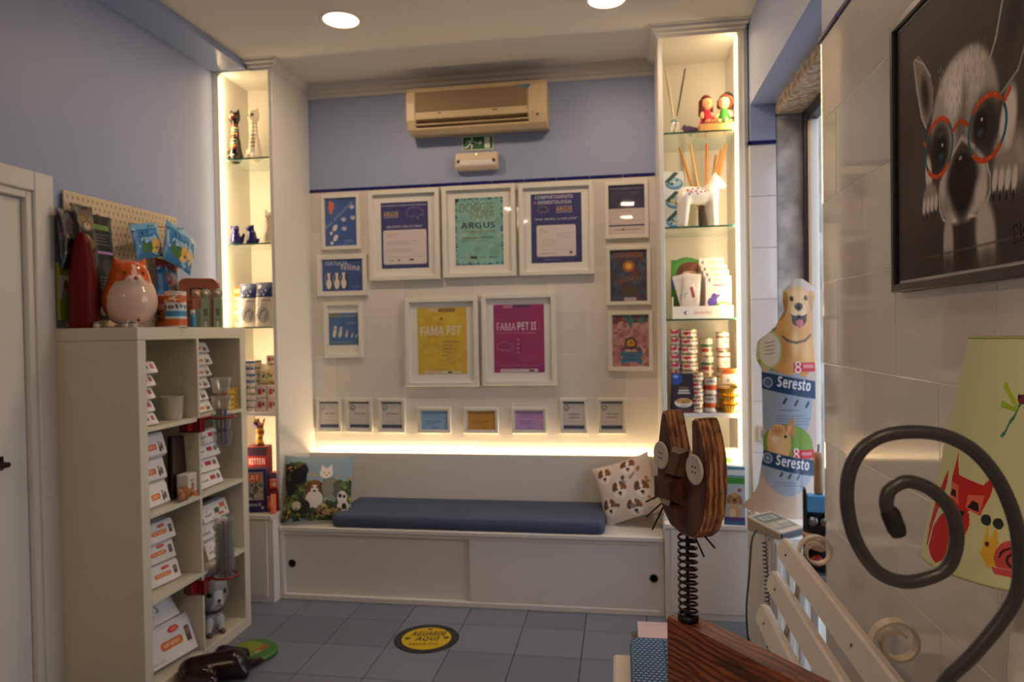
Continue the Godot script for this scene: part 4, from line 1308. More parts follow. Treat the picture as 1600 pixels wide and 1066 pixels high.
func left_cabinet_goods():
	packs()
	tall_cat("cat_figurine", "tall black long-necked cat figurine with painted bands on the top glass shelf", V(-2.098, 2.397, -3.57), true)
	tall_cat("cat_figurine", "tall cream long-necked cat figurine with painted flecks on the top glass shelf", V(-1.985, 2.397, -3.57), false)
	tag(obj("bent_stick", tubed(smooth([V(-1.878, 2.397, -3.60), V(-1.882, 2.47, -3.60), V(-1.895, 2.56, -3.60), V(-1.903, 2.66, -3.60)], 5), [0.006, 0.006, 0.006, 0.006, 0.006, 0.0055, 0.0055, 0.0055, 0.005, 0.005, 0.005, 0.005, 0.0045, 0.0045, 0.004, 0.004], 8), hexm("a08a50", 0.6)), "thin bent olive stick standing at the right edge of the top glass shelf", "stick")
	# two cobalt cats, one white cat vase
	for i in 2:
		var t = thing("cat_figurine", ["small cobalt-blue cat figurine with raised tail, nearer the light strip", "small cobalt-blue cat figurine looking left, beside the white cat vase"][i], "cat figurine", V(-2.102 + i * 0.097, 1.932, -3.56), [10, -18][i], "small blue cat figurines")
		var bones := [[V(0, 0.022, 0), V(0, 0.055, 0), 0.030, 0.022], [V(-0.006 if i else 0.0, 0.082, 0.006), V(-0.012 if i else 0.0, 0.082, 0.010), 0.021, 0.018], [V(-0.018, 0.092, 0.004), V(-0.022, 0.106, 0.004), 0.008, 0.003], [V(0.010, 0.094, 0.004), V(0.013, 0.107, 0.004), 0.008, 0.003], [V(0.0, 0.010, 0.024), V(0.0, 0.008, 0.032), 0.012, 0.010]]
		if i == 0: bones.append([V(0.030, 0.015, -0.005), V(0.042, 0.055, -0.005), 0.011, 0.008])
		else: bones.append([V(0.024, 0.012, -0.01), V(0.036, 0.022, -0.01), 0.012, 0.009])
		obj("body", blobbed(bones, 0.0045, 0.008), mt("cobalt_glaze", H("1b1c62"), 0.12), t)
		for e in [-1, 1]: obj("eye", lathed([Vector2(0, -0.002), Vector2(0.0028, 0), Vector2(0, 0.002)], 8), hexm("c8c8d8", 0.2), t, V((-0.010 if i else 0.0) + e * 0.008, 0.087, 0.027))
	var t = thing("cat_vase", "white cat-shaped vase partly behind the cabinet's right panel", "vase", V(-1.905, 1.932, -3.58), 8)
	var wb := [[V(0, 0.025, 0), V(0, 0.10, 0), 0.036, 0.030], [V(0, 0.135, 0.004), V(0, 0.14, 0.006), 0.034, 0.032], [V(-0.022, 0.16, 0), V(-0.028, 0.192, 0), 0.012, 0.005], [V(0.022, 0.16, 0), V(0.028, 0.192, 0), 0.012, 0.005], [V(0.016, 0.015, 0.03), V(0.016, 0.05, 0.024), 0.012, 0.012], [V(-0.016, 0.015, 0.03), V(-0.016, 0.05, 0.024), 0.012, 0.012]]
	obj("body", blobbed(wb, 0.0055, 0.014), mt("ivory_glaze", H("ddd2bc"), 0.25), t)
	for e in [-1, 1]: obj("eye", lathed([Vector2(0, -0.003), Vector2(0.004, 0), Vector2(0, 0.003)], 8), M.dark, t, V(e * 0.013, 0.145, 0.036))
	obj("nose", lathed([Vector2(0, -0.003), Vector2(0.004, 0), Vector2(0, 0.003)], 8), M.dark, t, V(0, 0.133, 0.039))
	# pouches
	var pb := texm("pouch_blue", pack_tex(96, 190, "d6cfc4", func(c):
		c.rect(0, 0, 96, 66, H("1d2f66")); c.ell(22, 20, 8, 10, H("c8c8cc")); c.speckle(12, 5, [H("8f96a8"), H("c4c2c0")], 2, 5, Rect2(8, 30, 60, 30)); c.text("snack", 40, 74, 44, 10, H("5a5660")); c.lines(12, 92, 70, 3, 5, H("9a948e"), 2, 1.5)
		c.ell(48, 140, 30, 34, H("a09c98")); c.ell(48, 140, 25, 29, H("b8b3ac")); c.line([30, 160, 40, 128, 58, 120], 6, H("6a6a70")); c.line([56, 166, 66, 140, 74, 126], 5, H("77777c")); c.arc(22, 160, 10, 22, 180, 270, 3, H("55585e"))), 0.35)
	var po := texm("pouch_orange", pack_tex(96, 190, "b9ab98", func(c):
		c.rect(0, 0, 96, 52, H("e0701c")); c.text("BIO", 20, 14, 50, 20, H("f2d8b4")); c.rect(10, 66, 76, 50, H("8a7a68")); c.lines(14, 76, 60, 4, 7, H("cfc4b4"), 4, 2); c.ell(50, 150, 30, 22, H("8d7c66"))), 0.35)
	pouch("food_pouch", "orange-topped pet food pouch at the left end of the third shelf", V(-2.118, 1.475, -3.62), 0.10, 0.232, 0.05, po, hexm("c9651f", 0.4), 0, -4, "pouches on the lit glass shelf")
	pouch("food_pouch", "blue-topped clear-fronted pet treat pouch, the one left of its twin", V(-2.028, 1.475, -3.56), 0.118, 0.240, 0.055, pb, hexm("2a3a70", 0.4), 4, -5, "pouches on the lit glass shelf")
	pouch("food_pouch", "blue-topped clear-fronted pet treat pouch against the cabinet's right panel", V(-1.926, 1.475, -3.545), 0.120, 0.244, 0.055, pb, hexm("2a3a70", 0.4), -5, -5, "pouches on the lit glass shelf")
	# tins in two stacks, cartons and bags on the solid shelf
	var tl := texm("tub_red", pack_tex(96, 40, "d9cfc2", func(c): c.rect(0, 4, 96, 12, H("c03a2c")); c.rect(40, 20, 22, 12, H("a88a78")); c.lines(10, 30, 70, 1, 4, H("8a7a70"), 3, 3)), 0.4)
	var tb := texm("tub_blue", pack_tex(96, 40, "d4cfcc", func(c): c.rect(0, 2, 96, 18, H("2f4f86")); c.rect(30, 24, 36, 9, H("b06a68"))), 0.4)
	var tg := texm("tub_grey", pack_tex(96, 40, "cbbfb6", func(c): c.rect(0, 3, 96, 12, H("51504e")); c.rect(14, 3, 30, 12, H("4d6a4a")); c.rect(30, 22, 40, 9, H("c08a84"))), 0.4)
	for k in 2:
		for i in 8:
			var o = thing("food_tub", "small food tub, %s of the %s" % [nth(i, 8), ["red-banded stack beside the bookcase", "blue-banded stack next to the bags"][k]], "food tub", V(-2.07 + k * 0.058, 1.008 + i * 0.0355, -3.555 - 0.004 * ((i * 3 + k) % 3)), (i * 37 % 11) - 5.0, "food tubs stacked on the solid shelf")
			obj("tub", pbox(V(0.054, 0.034, 0.075), 0.003, hexm("cfc6bc", 0.5), {"front": (tl if k == 0 else tb) if i > 3 else tg, "right": tg}), null, o)
	var bc := texm("bag_cream", pack_tex(96, 110, "d8cc9c", func(c): c.rect(0, 0, 96, 26, H("cbbba0")); c.ell(30, 60, 10, 14, H("4a4438")); c.line([46, 76, 56, 50, 68, 70, 80, 48], 5, H("55504a")); c.speckle(16, 6, [H("a8b060"), H("e8e0c0")], 3, 8)), 0.4)
	pouch("treat_bag", "pale yellow treat bag with dark animal print on top of the small boxes", V(-1.922, 1.155, -3.56), 0.112, 0.115, 0.05, bc, hexm("c9be94", 0.4), 0, -4, "treats on the solid shelf", 0.12, "treat bag")
	var bp := texm("box_portrait", pack_tex(60, 70, "dccfc6", func(c): c.rect(8, 18, 24, 34, H("a8443c")); c.ell(44, 30, 9, 12, H("8a4a3e")); c.lines(6, 6, 46, 2, 5, H("b07a70"), 3, 2)), 0.45)
	for q in [[-1.957, 1.008, 0.062, 0.075, "lower left box under the yellow treat bag"], [-1.893, 1.008, 0.056, 0.075, "lower right box under the yellow bag, by the panel"], [-1.955, 1.0835, 0.064, 0.071, "upper left box under the yellow treat bag"], [-1.891, 1.0835, 0.058, 0.071, "upper right box under the yellow bag, by the panel"]]:
		var o = thing("treat_box", "small red and white treat carton, " + q[4], "treat box", V(q[0], q[1], -3.56), 0, "treats on the solid shelf")
		obj("carton", pbox(V(q[2] - 0.002, q[3] - 0.001, 0.06), 0.002, hexm("d8ccc2", 0.5), {"front": bp}), null, o)
	var bx = thing("treat_box", "small white carton standing on the top of the yellow treat bag", "treat box", V(-1.905, 1.270, -3.575), 0, "treats on the solid shelf")
	obj("carton", pbox(V(0.055, 0.046, 0.05), 0.002, hexm("d8ccc2", 0.5), {"front": bp}), null, bx)
	# base top: boxes, bronze trophy cat, salmon lamp-like packet
	var nav := texm("box_navy", pack_tex(110, 180, "1a1c4a", func(c):
		c.rect(8, 10, 92, 120, H("8f8a80")); c.rect(12, 18, 74, 34, H("d8582c")); c.text("CAT", 18, 24, 60, 20, H("f0d0b0")); c.speckle(30, 3, [H("cfc8bc"), H("5c6a4c"), H("3c3c40"), H("a89c8c")], 4, 14, Rect2(12, 56, 84, 70)); c.text("steril", 26, 140, 60, 16, H("c8c8d8")); c.ell(94, 162, 6, 6, H("c8c8d8"))), 0.4)
	var o = thing("food_box", "tall navy pet food box with photo, in front on the cupboard top", "food box", V(-1.965, 0.4735, -3.475), 10, "boxes on the left cupboard top")
	obj("carton", pbox(V(0.128, 0.235, 0.07), 0.003, hexm("1a1c46", 0.4), {"front": nav, "right": hexm("23254f", 0.4)}), null, o)
	var red := texm("box_red", pack_tex(100, 150, "a8222e", func(c):
		c.rect(0, 0, 100, 22, H("3a1c3c")); c.text("KITTEN", 10, 28, 80, 16, H("e8dcd4")); c.rect(10, 52, 80, 60, H("e0602c")); c.ell(44, 82, 18, 20, H("c88a50")); c.ell(70, 84, 12, 16, H("e8d8c0")); c.rect(0, 130, 100, 20, H("7a1420"))), 0.4)
	o = thing("food_box", "tall red pet food box just behind the navy box", "food box", V(-2.012, 0.4735, -3.60), 8, "boxes on the left cupboard top")
	obj("carton", pbox(V(0.115, 0.335, 0.08), 0.003, hexm("9a1c2a", 0.4), {"front": red, "right": hexm("8a1826", 0.4)}), null, o)
	o = thing("food_box", "flat magenta and red carton between the navy box and the glowing packet", "food box", V(-1.888, 0.4735, -3.56), -6, "boxes on the left cupboard top")
	obj("carton", pbox(V(0.05, 0.20, 0.06), 0.003, hexm("9c1f4a", 0.4), {"front": red}), null, o)
	o = thing("food_box", "small dark red carton with pale edge beneath the red sachet", "food box", V(-1.868, 0.4735, -3.47), -10, "boxes on the left cupboard top")
	obj("carton", pbox(V(0.044, 0.11, 0.05), 0.003, hexm("6c1620", 0.4), {"front": red}), null, o)
	o = thing("salmon_packet", "bright salmon-orange packet beside the left edge of the tapestry pillow", "packet", V(-1.842, 0.4735, -3.425), 0)
	obj("packet", pbox(V(0.024, 0.105, 0.02), 0.003, hexm("f07a48", 0.45), {"front": texm("salmon_print", pack_tex(24, 100, "f28a58", func(c): c.rect(4, 8, 16, 50, H("f8b48c")); c.lines(4, 70, 16, 3, 6, H("c85a30"), 2, 2)), 0.4)}), null, o)
	o = thing("red_sachet", "small crumpled red sachet standing on the dark red carton", "sachet", V(-1.868, 0.5845, -3.475), 14)
	obj("sachet", cushion(0.045, 0.08, 0.02, red, hexm("b02430", 0.3), 0.12, 8, 0.05, 0.004), null, o, V(0, 0.04, 0), V(-4, 0, 5))
	o = thing("bronze_cat", "bronze and violet cat ornament standing on the red box", "ornament", V(-2.010, 0.8095, -3.60), 10)
	var bz := [[V(0, 0.012, 0), V(0, 0.014, 0), 0.024, 0.022], [V(0, 0.02, 0), V(0.004, 0.07, 0), 0.014, 0.018], [V(0.004, 0.075, 0), V(-0.006, 0.115, 0), 0.022, 0.018], [V(-0.012, 0.125, 0.004), V(-0.02, 0.125, 0.008), 0.018, 0.015], [V(0.014, 0.10, 0), V(0.03, 0.15, 0), 0.008, 0.005], [V(-0.02, 0.138, 0), V(-0.024, 0.155, 0), 0.007, 0.003], [V(-0.006, 0.138, 0), V(-0.004, 0.156, 0), 0.007, 0.003]]
	obj("body", blobbed(bz, 0.005, 0.008, func(p: Vector3) -> Color: return lin("3a2468") if p.x < 0.0 and p.y > 0.095 and p.y < 0.135 else (lin("c88a34") if int(p.y * 60) % 2 else lin("7a4a1c"))), vcol("bronze", 0.25), o)
	obj("plinth", lathed([Vector2(0, 0), Vector2(0.028, 0), Vector2(0.026, 0.006), Vector2(0, 0.006)], 16), hexm("4a3020", 0.4), o)

# ---------------------------------------------------------------- right display cabinet
func doll(label, at, yaw, hair: String, dress: String, skin: String, k: float, girl: bool, seated := true):
	var t = thing("doll", label, "doll", at, yaw, "small dolls in the wooden tray")
	var cl := [[V(0, 0.012, 0) * k, V(0, 0.058, 0) * k, 0.030 * k, 0.018 * k]]
	obj("clothes", blobbed(cl, 0.005, 0.006), hexm(dress, 0.85), t)
	var body := [[V(0, 0.066, 0) * k, V(0, 0.072, 0) * k, 0.011 * k, 0.011 * k], [V(0, 0.096, 0.002) * k, V(0, 0.100, 0.002) * k, 0.026 * k, 0.026 * k], [V(-0.022, 0.054, 0) * k, V(-0.034, 0.030, 0.018) * k, 0.009 * k, 0.008 * k], [V(0.022, 0.054, 0) * k, V(0.034, 0.030, 0.018) * k, 0.009 * k, 0.008 * k],
		[V(0, 0.094, 0.027) * k, V(0, 0.094, 0.029) * k, 0.004 * k, 0.004 * k]]
	obj("body", blobbed(body, 0.0045, 0.005), hexm(skin, 0.7), t)
	var hr := [[V(0, 0.112, -0.006) * k, V(0, 0.116, -0.004) * k, 0.027 * k, 0.024 * k], [V(-0.022, 0.106, -0.004) * k, V(-0.026, 0.085 if not girl else 0.05, -0.006) * k, 0.013 * k, 0.010 * k], [V(0.022, 0.106, -0.004) * k, V(0.026, 0.085 if not girl else 0.05, -0.006) * k, 0.013 * k, 0.010 * k], [V(0, 0.10, -0.016) * k, V(0, 0.07 if girl else 0.088, -0.018) * k, 0.024 * k, 0.018 * k]]
	obj("hair", blobbed(hr, 0.005, 0.006), hexm(hair, 0.9), t)
	for e in [-1, 1]: obj("eye", lathed([Vector2(0, -0.002), Vector2(0.0026, 0), Vector2(0, 0.002)], 8), M.black, t, V(e * 0.010, 0.100, 0.0275) * k)
	for e in [-1, 1]: obj("leg", blobbed([[V(e * 0.012, 0.012, 0.015) * k, V(e * 0.016, 0.010, 0.045) * k, 0.009 * k, 0.008 * k]], 0.004, 0.004), hexm(skin, 0.7), t)

func right_cabinet_goods():
	packs()
	# top shelf: glass vase with two stems, tray of dolls, violet bird
	var y := 2.397
	var t = thing("glass_vase", "small clear glass bottle vase at the left of the top shelf", "vase", V(0.281, y, -3.575))
	obj("glass", lathed([Vector2(0, 0.0), Vector2(0.024, 0.0), Vector2(0.026, 0.004), Vector2(0.026, 0.055), Vector2(0.016, 0.072), Vector2(0.014, 0.09), Vector2(0.016, 0.094), Vector2(0.0135, 0.094), Vector2(0.012, 0.075), Vector2(0.023, 0.054), Vector2(0.023, 0.006), Vector2(0, 0.005)], 20), M.clear_plastic, t)
	obj("collar", lathed([Vector2(0.0165, 0.066), Vector2(0.020, 0.066), Vector2(0.0195, 0.074), Vector2(0.0155, 0.074)], 16), hexm("5f8f90", 0.4), t)
	tag(obj("dried_stem", tubed([V(0.285, y + 0.012, -3.575), V(0.272, y + 0.11, -3.575), V(0.256, y + 0.22, -3.57), V(0.240, y + 0.330, -3.57)], [0.004, 0.006, 0.008, 0.005], 8), hexm("d8c8a0", 0.8)), "pale thick dried stem leaning left in the glass vase", "dried stem")
	tag(obj("dried_stem", tubed([V(0.278, y + 0.012, -3.575), V(0.298, y + 0.12, -3.575), V(0.318, y + 0.23, -3.57), V(0.336, y + 0.328, -3.57)], [0.004, 0.0045, 0.005, 0.004], 8), hexm("5c4a34", 0.8)), "thin dark dried stem leaning right in the glass vase", "dried stem")
	t = thing("wooden_tray", "shallow pale wooden tray carrying the dolls", "tray", V(0.485, y, -3.60))
	var s := st0()
	cbox(s, V(0.176, 0.006, 0.10), 0.002, V(0, 0.004, 0))
	for q in [[0, 0.047, 0.176, 0.006], [0, -0.047, 0.176, 0.006]]: cbox(s, V(q[2], 0.042, q[3]), 0.002, V(q[0], 0.022, q[1]))
	for x in [-0.085, 0.085]: cbox(s, V(0.006, 0.042, 0.10), 0.002, V(x, 0.022, 0))
	obj("tray", done(s), hexm("c79a5e", 0.6), t)
	doll("small doll with long auburn hair and a red dress", V(0.440, y + 0.044, -3.60), 25, "5a1c12", "b0203a", "e2a878", 1.12, true)
	doll("small doll with short russet hair and a green top", V(0.525, y + 0.044, -3.585), -22, "6a2410", "2f8f34", "e6b084", 1.08, false)
	doll("small dark-haired doll standing behind the green one", V(0.545, y + 0.044, -3.632), -10, "141012", "1e2a26", "b87a54", 1.25, false)
	t = thing("toy_bird", "little violet bird ornament left of the doll tray", "ornament", V(0.352, y, -3.60), 0)
	obj("body", blobbed([[V(0.0, 0.028, 0), V(0.028, 0.024, 0), 0.022, 0.018], [V(-0.018, 0.038, 0), V(-0.022, 0.042, 0), 0.013, 0.011], [V(0.03, 0.026, 0), V(0.05, 0.016, 0), 0.012, 0.006], [V(-0.02, 0.052, 0), V(-0.018, 0.062, 0), 0.005, 0.002]], 0.0045, 0.008), hexm("4a3456", 0.8), t)
	obj("beak", lathed([Vector2(0, 0), Vector2(0.004, 0), Vector2(0, 0.012)], 8), hexm("c03a3a", 0.6), t, V(-0.032, 0.038, 0.003), V(0, 0, 90))
	obj("foot", box(V(0.02, 0.008, 0.02), 0.002), hexm("4a3456", 0.8), t, V(0.006, 0.004, 0))
	# second shelf: painted horse, bamboo sticks, printed card
	y = 1.932
	t = thing("painted_horse", "white wooden horse figurine with a painted floral saddle", "horse figurine", V(0.398, y, -3.565), 12)
	var hb := [[V(-0.062, 0.158, 0), V(0.050, 0.150, 0), 0.044, 0.043], [V(0.052, 0.165, 0), V(0.078, 0.222, 0), 0.042, 0.027], [V(0.080, 0.232, 0), V(0.118, 0.205, 0), 0.025, 0.016], [V(0.074, 0.240, 0.008), V(0.078, 0.266, 0.009), 0.010, 0.004], [V(0.074, 0.240, -0.008), V(0.078, 0.266, -0.009), 0.010, 0.004]]
	for e in [-1, 1]:
		hb.append([V(-0.080, 0.140, e * 0.018), V(-0.088, 0.014, e * 0.020), 0.029, 0.019])
		hb.append([V(0.058, 0.140, e * 0.018), V(0.066, 0.014, e * 0.020), 0.028, 0.018])
	hb.append([V(-0.098, 0.165, 0), V(-0.106, 0.12, 0), 0.010, 0.008])
	var flower := func(p: Vector3) -> Color:
		var white := lin("e2dccf")
		if p.z < 0.012 or p.y < 0.145 or p.y > 0.205 or p.x > 0.045: return white
		for q in [[-0.045, 0.182, "3c4a9c"], [-0.030, 0.172, "b83a3c"], [-0.018, 0.186, "3c4a9c"], [-0.006, 0.168, "a83a6a"], [0.004, 0.184, "b83a3c"], [0.014, 0.172, "3c4a9c"], [0.022, 0.188, "b83a3c"], [-0.056, 0.168, "b84a3c"], [-0.066, 0.156, "4a5aa8"], [-0.072, 0.176, "b84a3c"], [0.030, 0.176, "d0783c"], [-0.024, 0.158, "3c6a4c"]]:
			if Vector2(p.x - q[0], p.y - q[1]).length() < 0.0062: return lin(q[2])
		return white
	s = st0(3)
	blob(s, hb, 0.0042, 0.012, flower)
	obj("body", done(s), vcol("painted_wood", 0.35), t)
	t = thing("stick_vase", "dark vase behind the white horse holding bamboo sticks", "vase", V(0.445, y, -3.70))
	obj("vase", lathed([Vector2(0, 0), Vector2(0.03, 0), Vector2(0.04, 0.03), Vector2(0.042, 0.09), Vector2(0.034, 0.13), Vector2(0.036, 0.135), Vector2(0.030, 0.13), Vector2(0.036, 0.09), Vector2(0, 0.02)], 20), hexm("4a4038", 0.5), t)
	var sticks := [[0.432, 0.318, 0.415, "c98d45", "leftmost"], [0.438, 0.372, 0.42, "d3ad6c", "second from the left"], [0.446, 0.452, 0.42, "b9702e", "upright middle"], [0.452, 0.496, 0.36, "8a5c2c", "short dark one"], [0.456, 0.545, 0.41, "bd7d3a", "rightmost"], [0.452, 0.522, 0.385, "a06a34", "second from the right"]]
	for q in sticks:
		var z: float = -3.70 + (q[1] - 0.44) * 0.15
		tag(obj("bamboo_stick", tubed([V(q[0], y + 0.024, -3.70), V(lerpf(q[0], q[1], 0.5), y + 0.024 + q[2] * 0.5, (z - 3.70) / 2), V(q[1], y + 0.024 + q[2], z)], 0.0068, 8), hexm(q[3], 0.6)), "bamboo stick in the dark vase, " + q[4], "stick", "bamboo sticks in the vase")
	var cv := Cv.new(110, 330, H("d6dfe4"))
	for i in 3:
		var yy := 52 + i * 108
		cv.ell(56, yy + 16, 50, 34, H("4f82b4")); cv.ell(56, yy + 10, 42, 24, H("9cc0d8")); cv.pl([4, yy + 4, 60, yy - 50, 84, yy - 44, 24, yy + 14], H("2f4f4c")); cv.speckle(10, 5 + i, [H("b04a3c"), H("e0c060"), H("2c5a6a"), H("e8e8e0")], 3, 8, Rect2(24, yy - 6, 60, 30))
	cv.rect(0, 318, 110, 12, H("b03a34"))
	t = thing("printed_card", "tall printed card with blue dishes leaning behind the horse's tail", "card", V(0.285, y, -3.66), 10)
	obj("card", pbox(V(0.105, 0.31, 0.004), 0.001, M.paper, {"front": texm("dishes", cv.tex(), 0.5)}), null, t, V(0, 0, 0.0), V(-5, 0, 0))
	# third shelf: counter display with dental sachets and boxes
	y = 1.475
	t = thing("counter_display", "white and green counter display stand with a dog picture, on the third shelf", "display stand", V(0.405, y, -3.60), 0)
	var bd := Cv.new(150, 300, H("3f7d2c"))
	bd.ell(75, 60, 75, 60, H("4c8c34")); bd.rect(0, 90, 20, 60, H("2c5a9c"))
	bd.ell(86, 42, 52, 30, H("6a3c20"), -8); bd.ell(118, 40, 26, 20, H("8a4f2a")); bd.ell(44, 66, 18, 34, H("54301c"), 12); bd.ell(100, 72, 44, 14, H("c89a78"), 6); bd.ell(124, 80, 22, 8, H("b86a5c")); bd.ell(136, 32, 8, 6, H("1c1210")); bd.ell(98, 30, 4, 4, H("120c0a")); bd.ell(60, 92, 30, 20, H("3a2418"))
	var arch := PackedVector2Array([Vector2(-0.078, 0), Vector2(0.078, 0), Vector2(0.078, 0.26)])
	for i in 9: arch.append(Vector2(0.0 + 0.078 * cos(PI * i / 8.0), 0.255 + 0.058 * sin(PI * i / 8.0)))
	var bs := st0()
	prism(bs, arch, 0.004, 0.0)
	var bm := done(bs)
	bm.surface_set_material(0, hexm("47802f", 0.5))
	face(bm, V(-0.076, 0.300, 0.0024), V(0.152, 0, 0), V(0, -0.298, 0), texm("dog_board", bd.tex(), 0.5))
	obj("backboard", bm, null, t, V(-0.070, 0.002, -0.03))
	var fr := texm("display_front", pack_tex(290, 64, "e6ddd0", func(c): c.ell(64, 34, 11, 10, H("3c2c5c")); c.ell(72, 34, 10, 9, H("e6ddd0")); c.text("DentaVet", 100, 24, 84, 18, H("d08a80"), true, false, 0.0, 0.3)), 0.5)
	obj("tray", pbox(V(0.292, 0.062, 0.004), 0.001, hexm("e4dacb", 0.5), {"front": fr}), null, t, V(0.0, 0.0, 0.052))
	obj("side", span(V(-0.147, 0.0, -0.035), V(-0.143, 0.11, 0.050), 0.001), hexm("e4dacb", 0.5), t)
	obj("base", span(V(-0.145, 0.0, -0.035), V(0.145, 0.004, 0.050), 0.001), hexm("e4dacb", 0.5), t)
	var bxp := texm("dental_box", pack_tex(130, 200, "e4d9cc", func(c):
		c.ell(24, 18, 10, 9, H("3c2c5c")); c.ell(31, 18, 9, 8, H("e4d9cc")); c.text("DentaVet", 48, 10, 70, 15, H("d08a80"), true, false, 0.0, 0.3); c.line([40, 42, 78, 46, 126, 34], 6, H("c8304a")); c.lines(28, 62, 80, 2, 8, H("a89a90"), 3, 2)
		c.ell(34, 128, 26, 26, H("5a4a9c")); c.ell(46, 100, 18, 16, H("5a4a9c")); c.ell(64, 96, 12, 7, H("5a4a9c"), -20); c.ell(40, 92, 6, 12, H("473a84"), 20)
		c.ell(92, 168, 52, 44, H("5f9e28")); c.ell(82, 150, 14, 17, H("e8e4da")); c.ell(100, 150, 14, 17, H("e8e4da")); c.rect(72, 152, 38, 20, H("e8e4da")); c.ell(80, 176, 8, 12, H("e8e4da")); c.ell(102, 176, 8, 12, H("e8e4da"))), 0.45)
	var bxs := texm("dental_box_top", pack_tex(130, 60, "e2d6c8", func(c): c.ell(24, 22, 10, 9, H("3c2c5c")); c.ell(31, 22, 9, 8, H("e2d6c8")); c.text("DentaVet", 48, 14, 70, 15, H("d08a80"), true, false, 0.0, 0.3); c.line([60, 56, 126, 48], 6, H("c8304a"))), 0.45)
	for i in 4:
		var o = thing("dental_box", "white dental chew box in the green display, %s" % ["front one, with purple dog and tooth", "second from the front", "third from the front", "rearmost and tallest"][i], "treat box", V(0.482 - 0.008 * i, y + 0.005, -3.57 - 0.0215 * i), 0, "white boxes in the counter display")
		var hh: float = [0.205, 0.236, 0.264, 0.302][i]
		var mm := pbox(V(0.124, hh, 0.020), 0.001, hexm("e0d5c8", 0.5), {"front": bxp} if i == 0 else {})
		if i > 0: face(mm, V(-0.061, hh - 0.001, 0.0106), V(0.122, 0, 0), V(0, -0.056, 0), bxs)
		obj("carton", mm, null, o)
	var sc := texm("sachet_card", pack_tex(100, 170, "d9cdbb", func(c): c.lines(12, 16, 76, 3, 8, H("b8aa98"), 4, 2); c.line([56, 54, 66, 84], 14, H("ece4d8")); c.line([48, 70, 64, 118], 16, H("98343c")); c.arc(26, 120, 12, 16, 150, 290, 4, H("6a8a9c")); c.lines(60, 130, 30, 3, 6, H("b8aa98"), 6, 1.5)), 0.4)
	for i in 2:
		var o = thing("dental_sachet", ["beige chew sachet tucked half behind another in the green display", "beige chew sachet with dark red stick printed, front one in the display"][i], "sachet", V(0.322 + i * 0.030, y + 0.064, -3.578 + i * 0.012), 0, "sachets in the counter display")
		obj("sachet", cushion(0.088, 0.165, 0.010, sc, hexm("cdbfaa", 0.4), 0.12, 10, 0.02, 0.002), null, o, V(0, 0.08, 0), V(-5, 0, [14, -5][i]))
	# fourth shelf: tins, pouch carton, foil trays
	y = 1.008
	var rim := mt("tin_rim", H("b8a888"), 0.3, 0.9)
	var cols := [
		[0.277, -3.64, 0.0285, 0.042, 10, PK.tin_pink, "pink-and-dark tin|stack at the cabinet's left panel", "pink tins in a stack"],
		[0.345, -3.62, 0.040, 0.0415, 10, PK.tin_red, "red and green tin|tall second stack", "red and green tins in a stack"],
		[0.372, -3.535, 0.030, 0.040, 5, PK.tin_red, "small red tin|short stack behind the dark carton", "small tins in a short stack"],
		[0.432, -3.63, 0.031, 0.092, 4, PK.tin_green, "tall grey-green tin|third stack", "grey-green tins in a stack"],
		[0.438, -3.545, 0.033, 0.0885, 2, PK.tin_orange, "white and orange tin|pair before the grey-green stack", "orange tins in front"],
		[0.512, -3.64, 0.034, 0.100, 4, PK.tin_white, "white tub with red bands|stack beside the light strip", "white tubs in a stack"]]
	for q in cols:
		var cm := can_mesh(q[2], q[3] - 0.0005, q[5], rim)
		for i in q[4]:
			var o = thing("food_tin", "%s, %s of the %s" % [q[6].split("|")[0], nth(i, q[4]), q[6].split("|")[1]], "food tin", V(q[0] + 0.002 * ((i * 7 % 3) - 1), y + i * q[3], q[1] + 0.002 * ((i * 5 % 3) - 1)), (i * 53 % 40) - 20.0, q[7])
			obj("tin", cm, null, o)
	var dk := texm("dark_carton", pack_tex(110, 200, "2e262c", func(c):
		c.ell(16, 26, 34, 30, H("2a4a9c")); c.ell(16, 14, 14, 8, H("7a9ad0")); c.text("PATÉ", 36, 64, 44, 14, H("c8782c")); c.rect(30, 82, 54, 9, H("cfc4ba")); c.rect(26, 95, 62, 8, H("cfc4ba")); c.ell(55, 150, 46, 24, H("e6ddd0")); c.ell(55, 142, 40, 14, H("c8904a")); c.speckle(26, 4, [H("b8742c"), H("d8ac60"), H("9c5c24")], 3, 6, Rect2(24, 134, 62, 16)); c.ell(55, 166, 22, 6, H("b8aea0")); c.lines(20, 182, 70, 2, 6, H("7a4a30"), 4, 3); c.rect(0, 192, 110, 8, H("7a2c1c"))), 0.45)
	t = thing("food_carton", "dark brown carton with a white bowl of food printed on it", "food box", V(0.302, y, -3.535), 2)
	obj("carton", pbox(V(0.108, 0.196, 0.045), 0.002, hexm("2a2228", 0.5), {"front": dk}), null, t)
	mt("gold_foil", H("e0b040"), 0.28, 0.85)
	var ring := []
	for q in [[0.030, 0.0], [0.033, 0.003], [0.046, 0.036], [0.050, 0.037], [0.050, 0.040], [0.045, 0.039], [0.0, 0.034]]:
		var row := PackedVector3Array()
		for i in 40:
			var a := TAU * i / 40
			var rr: float = q[0] + (0.0012 if i % 2 and q[1] > 0.002 and q[1] < 0.0365 else 0.0)
			var sq := pow(pow(absf(cos(a)), 4.0) + pow(absf(sin(a)), 4.0), -0.25)
			row.append(V(rr * sq * cos(a), q[1], rr * 0.85 * sq * sin(a)))
		ring.append(row)
	s = st0(1)
	grid(s, ring, true, -1)
	var tray := done(s)
	for i in 3:
		var o = thing("foil_tray", "gold foil food tray, %s of the stack by the light strip" % nth(i, 3), "foil tray", V(0.525, y + i * 0.0405, -3.545), 0, "gold foil trays")
		obj("tray", tray, M.gold_foil, o)
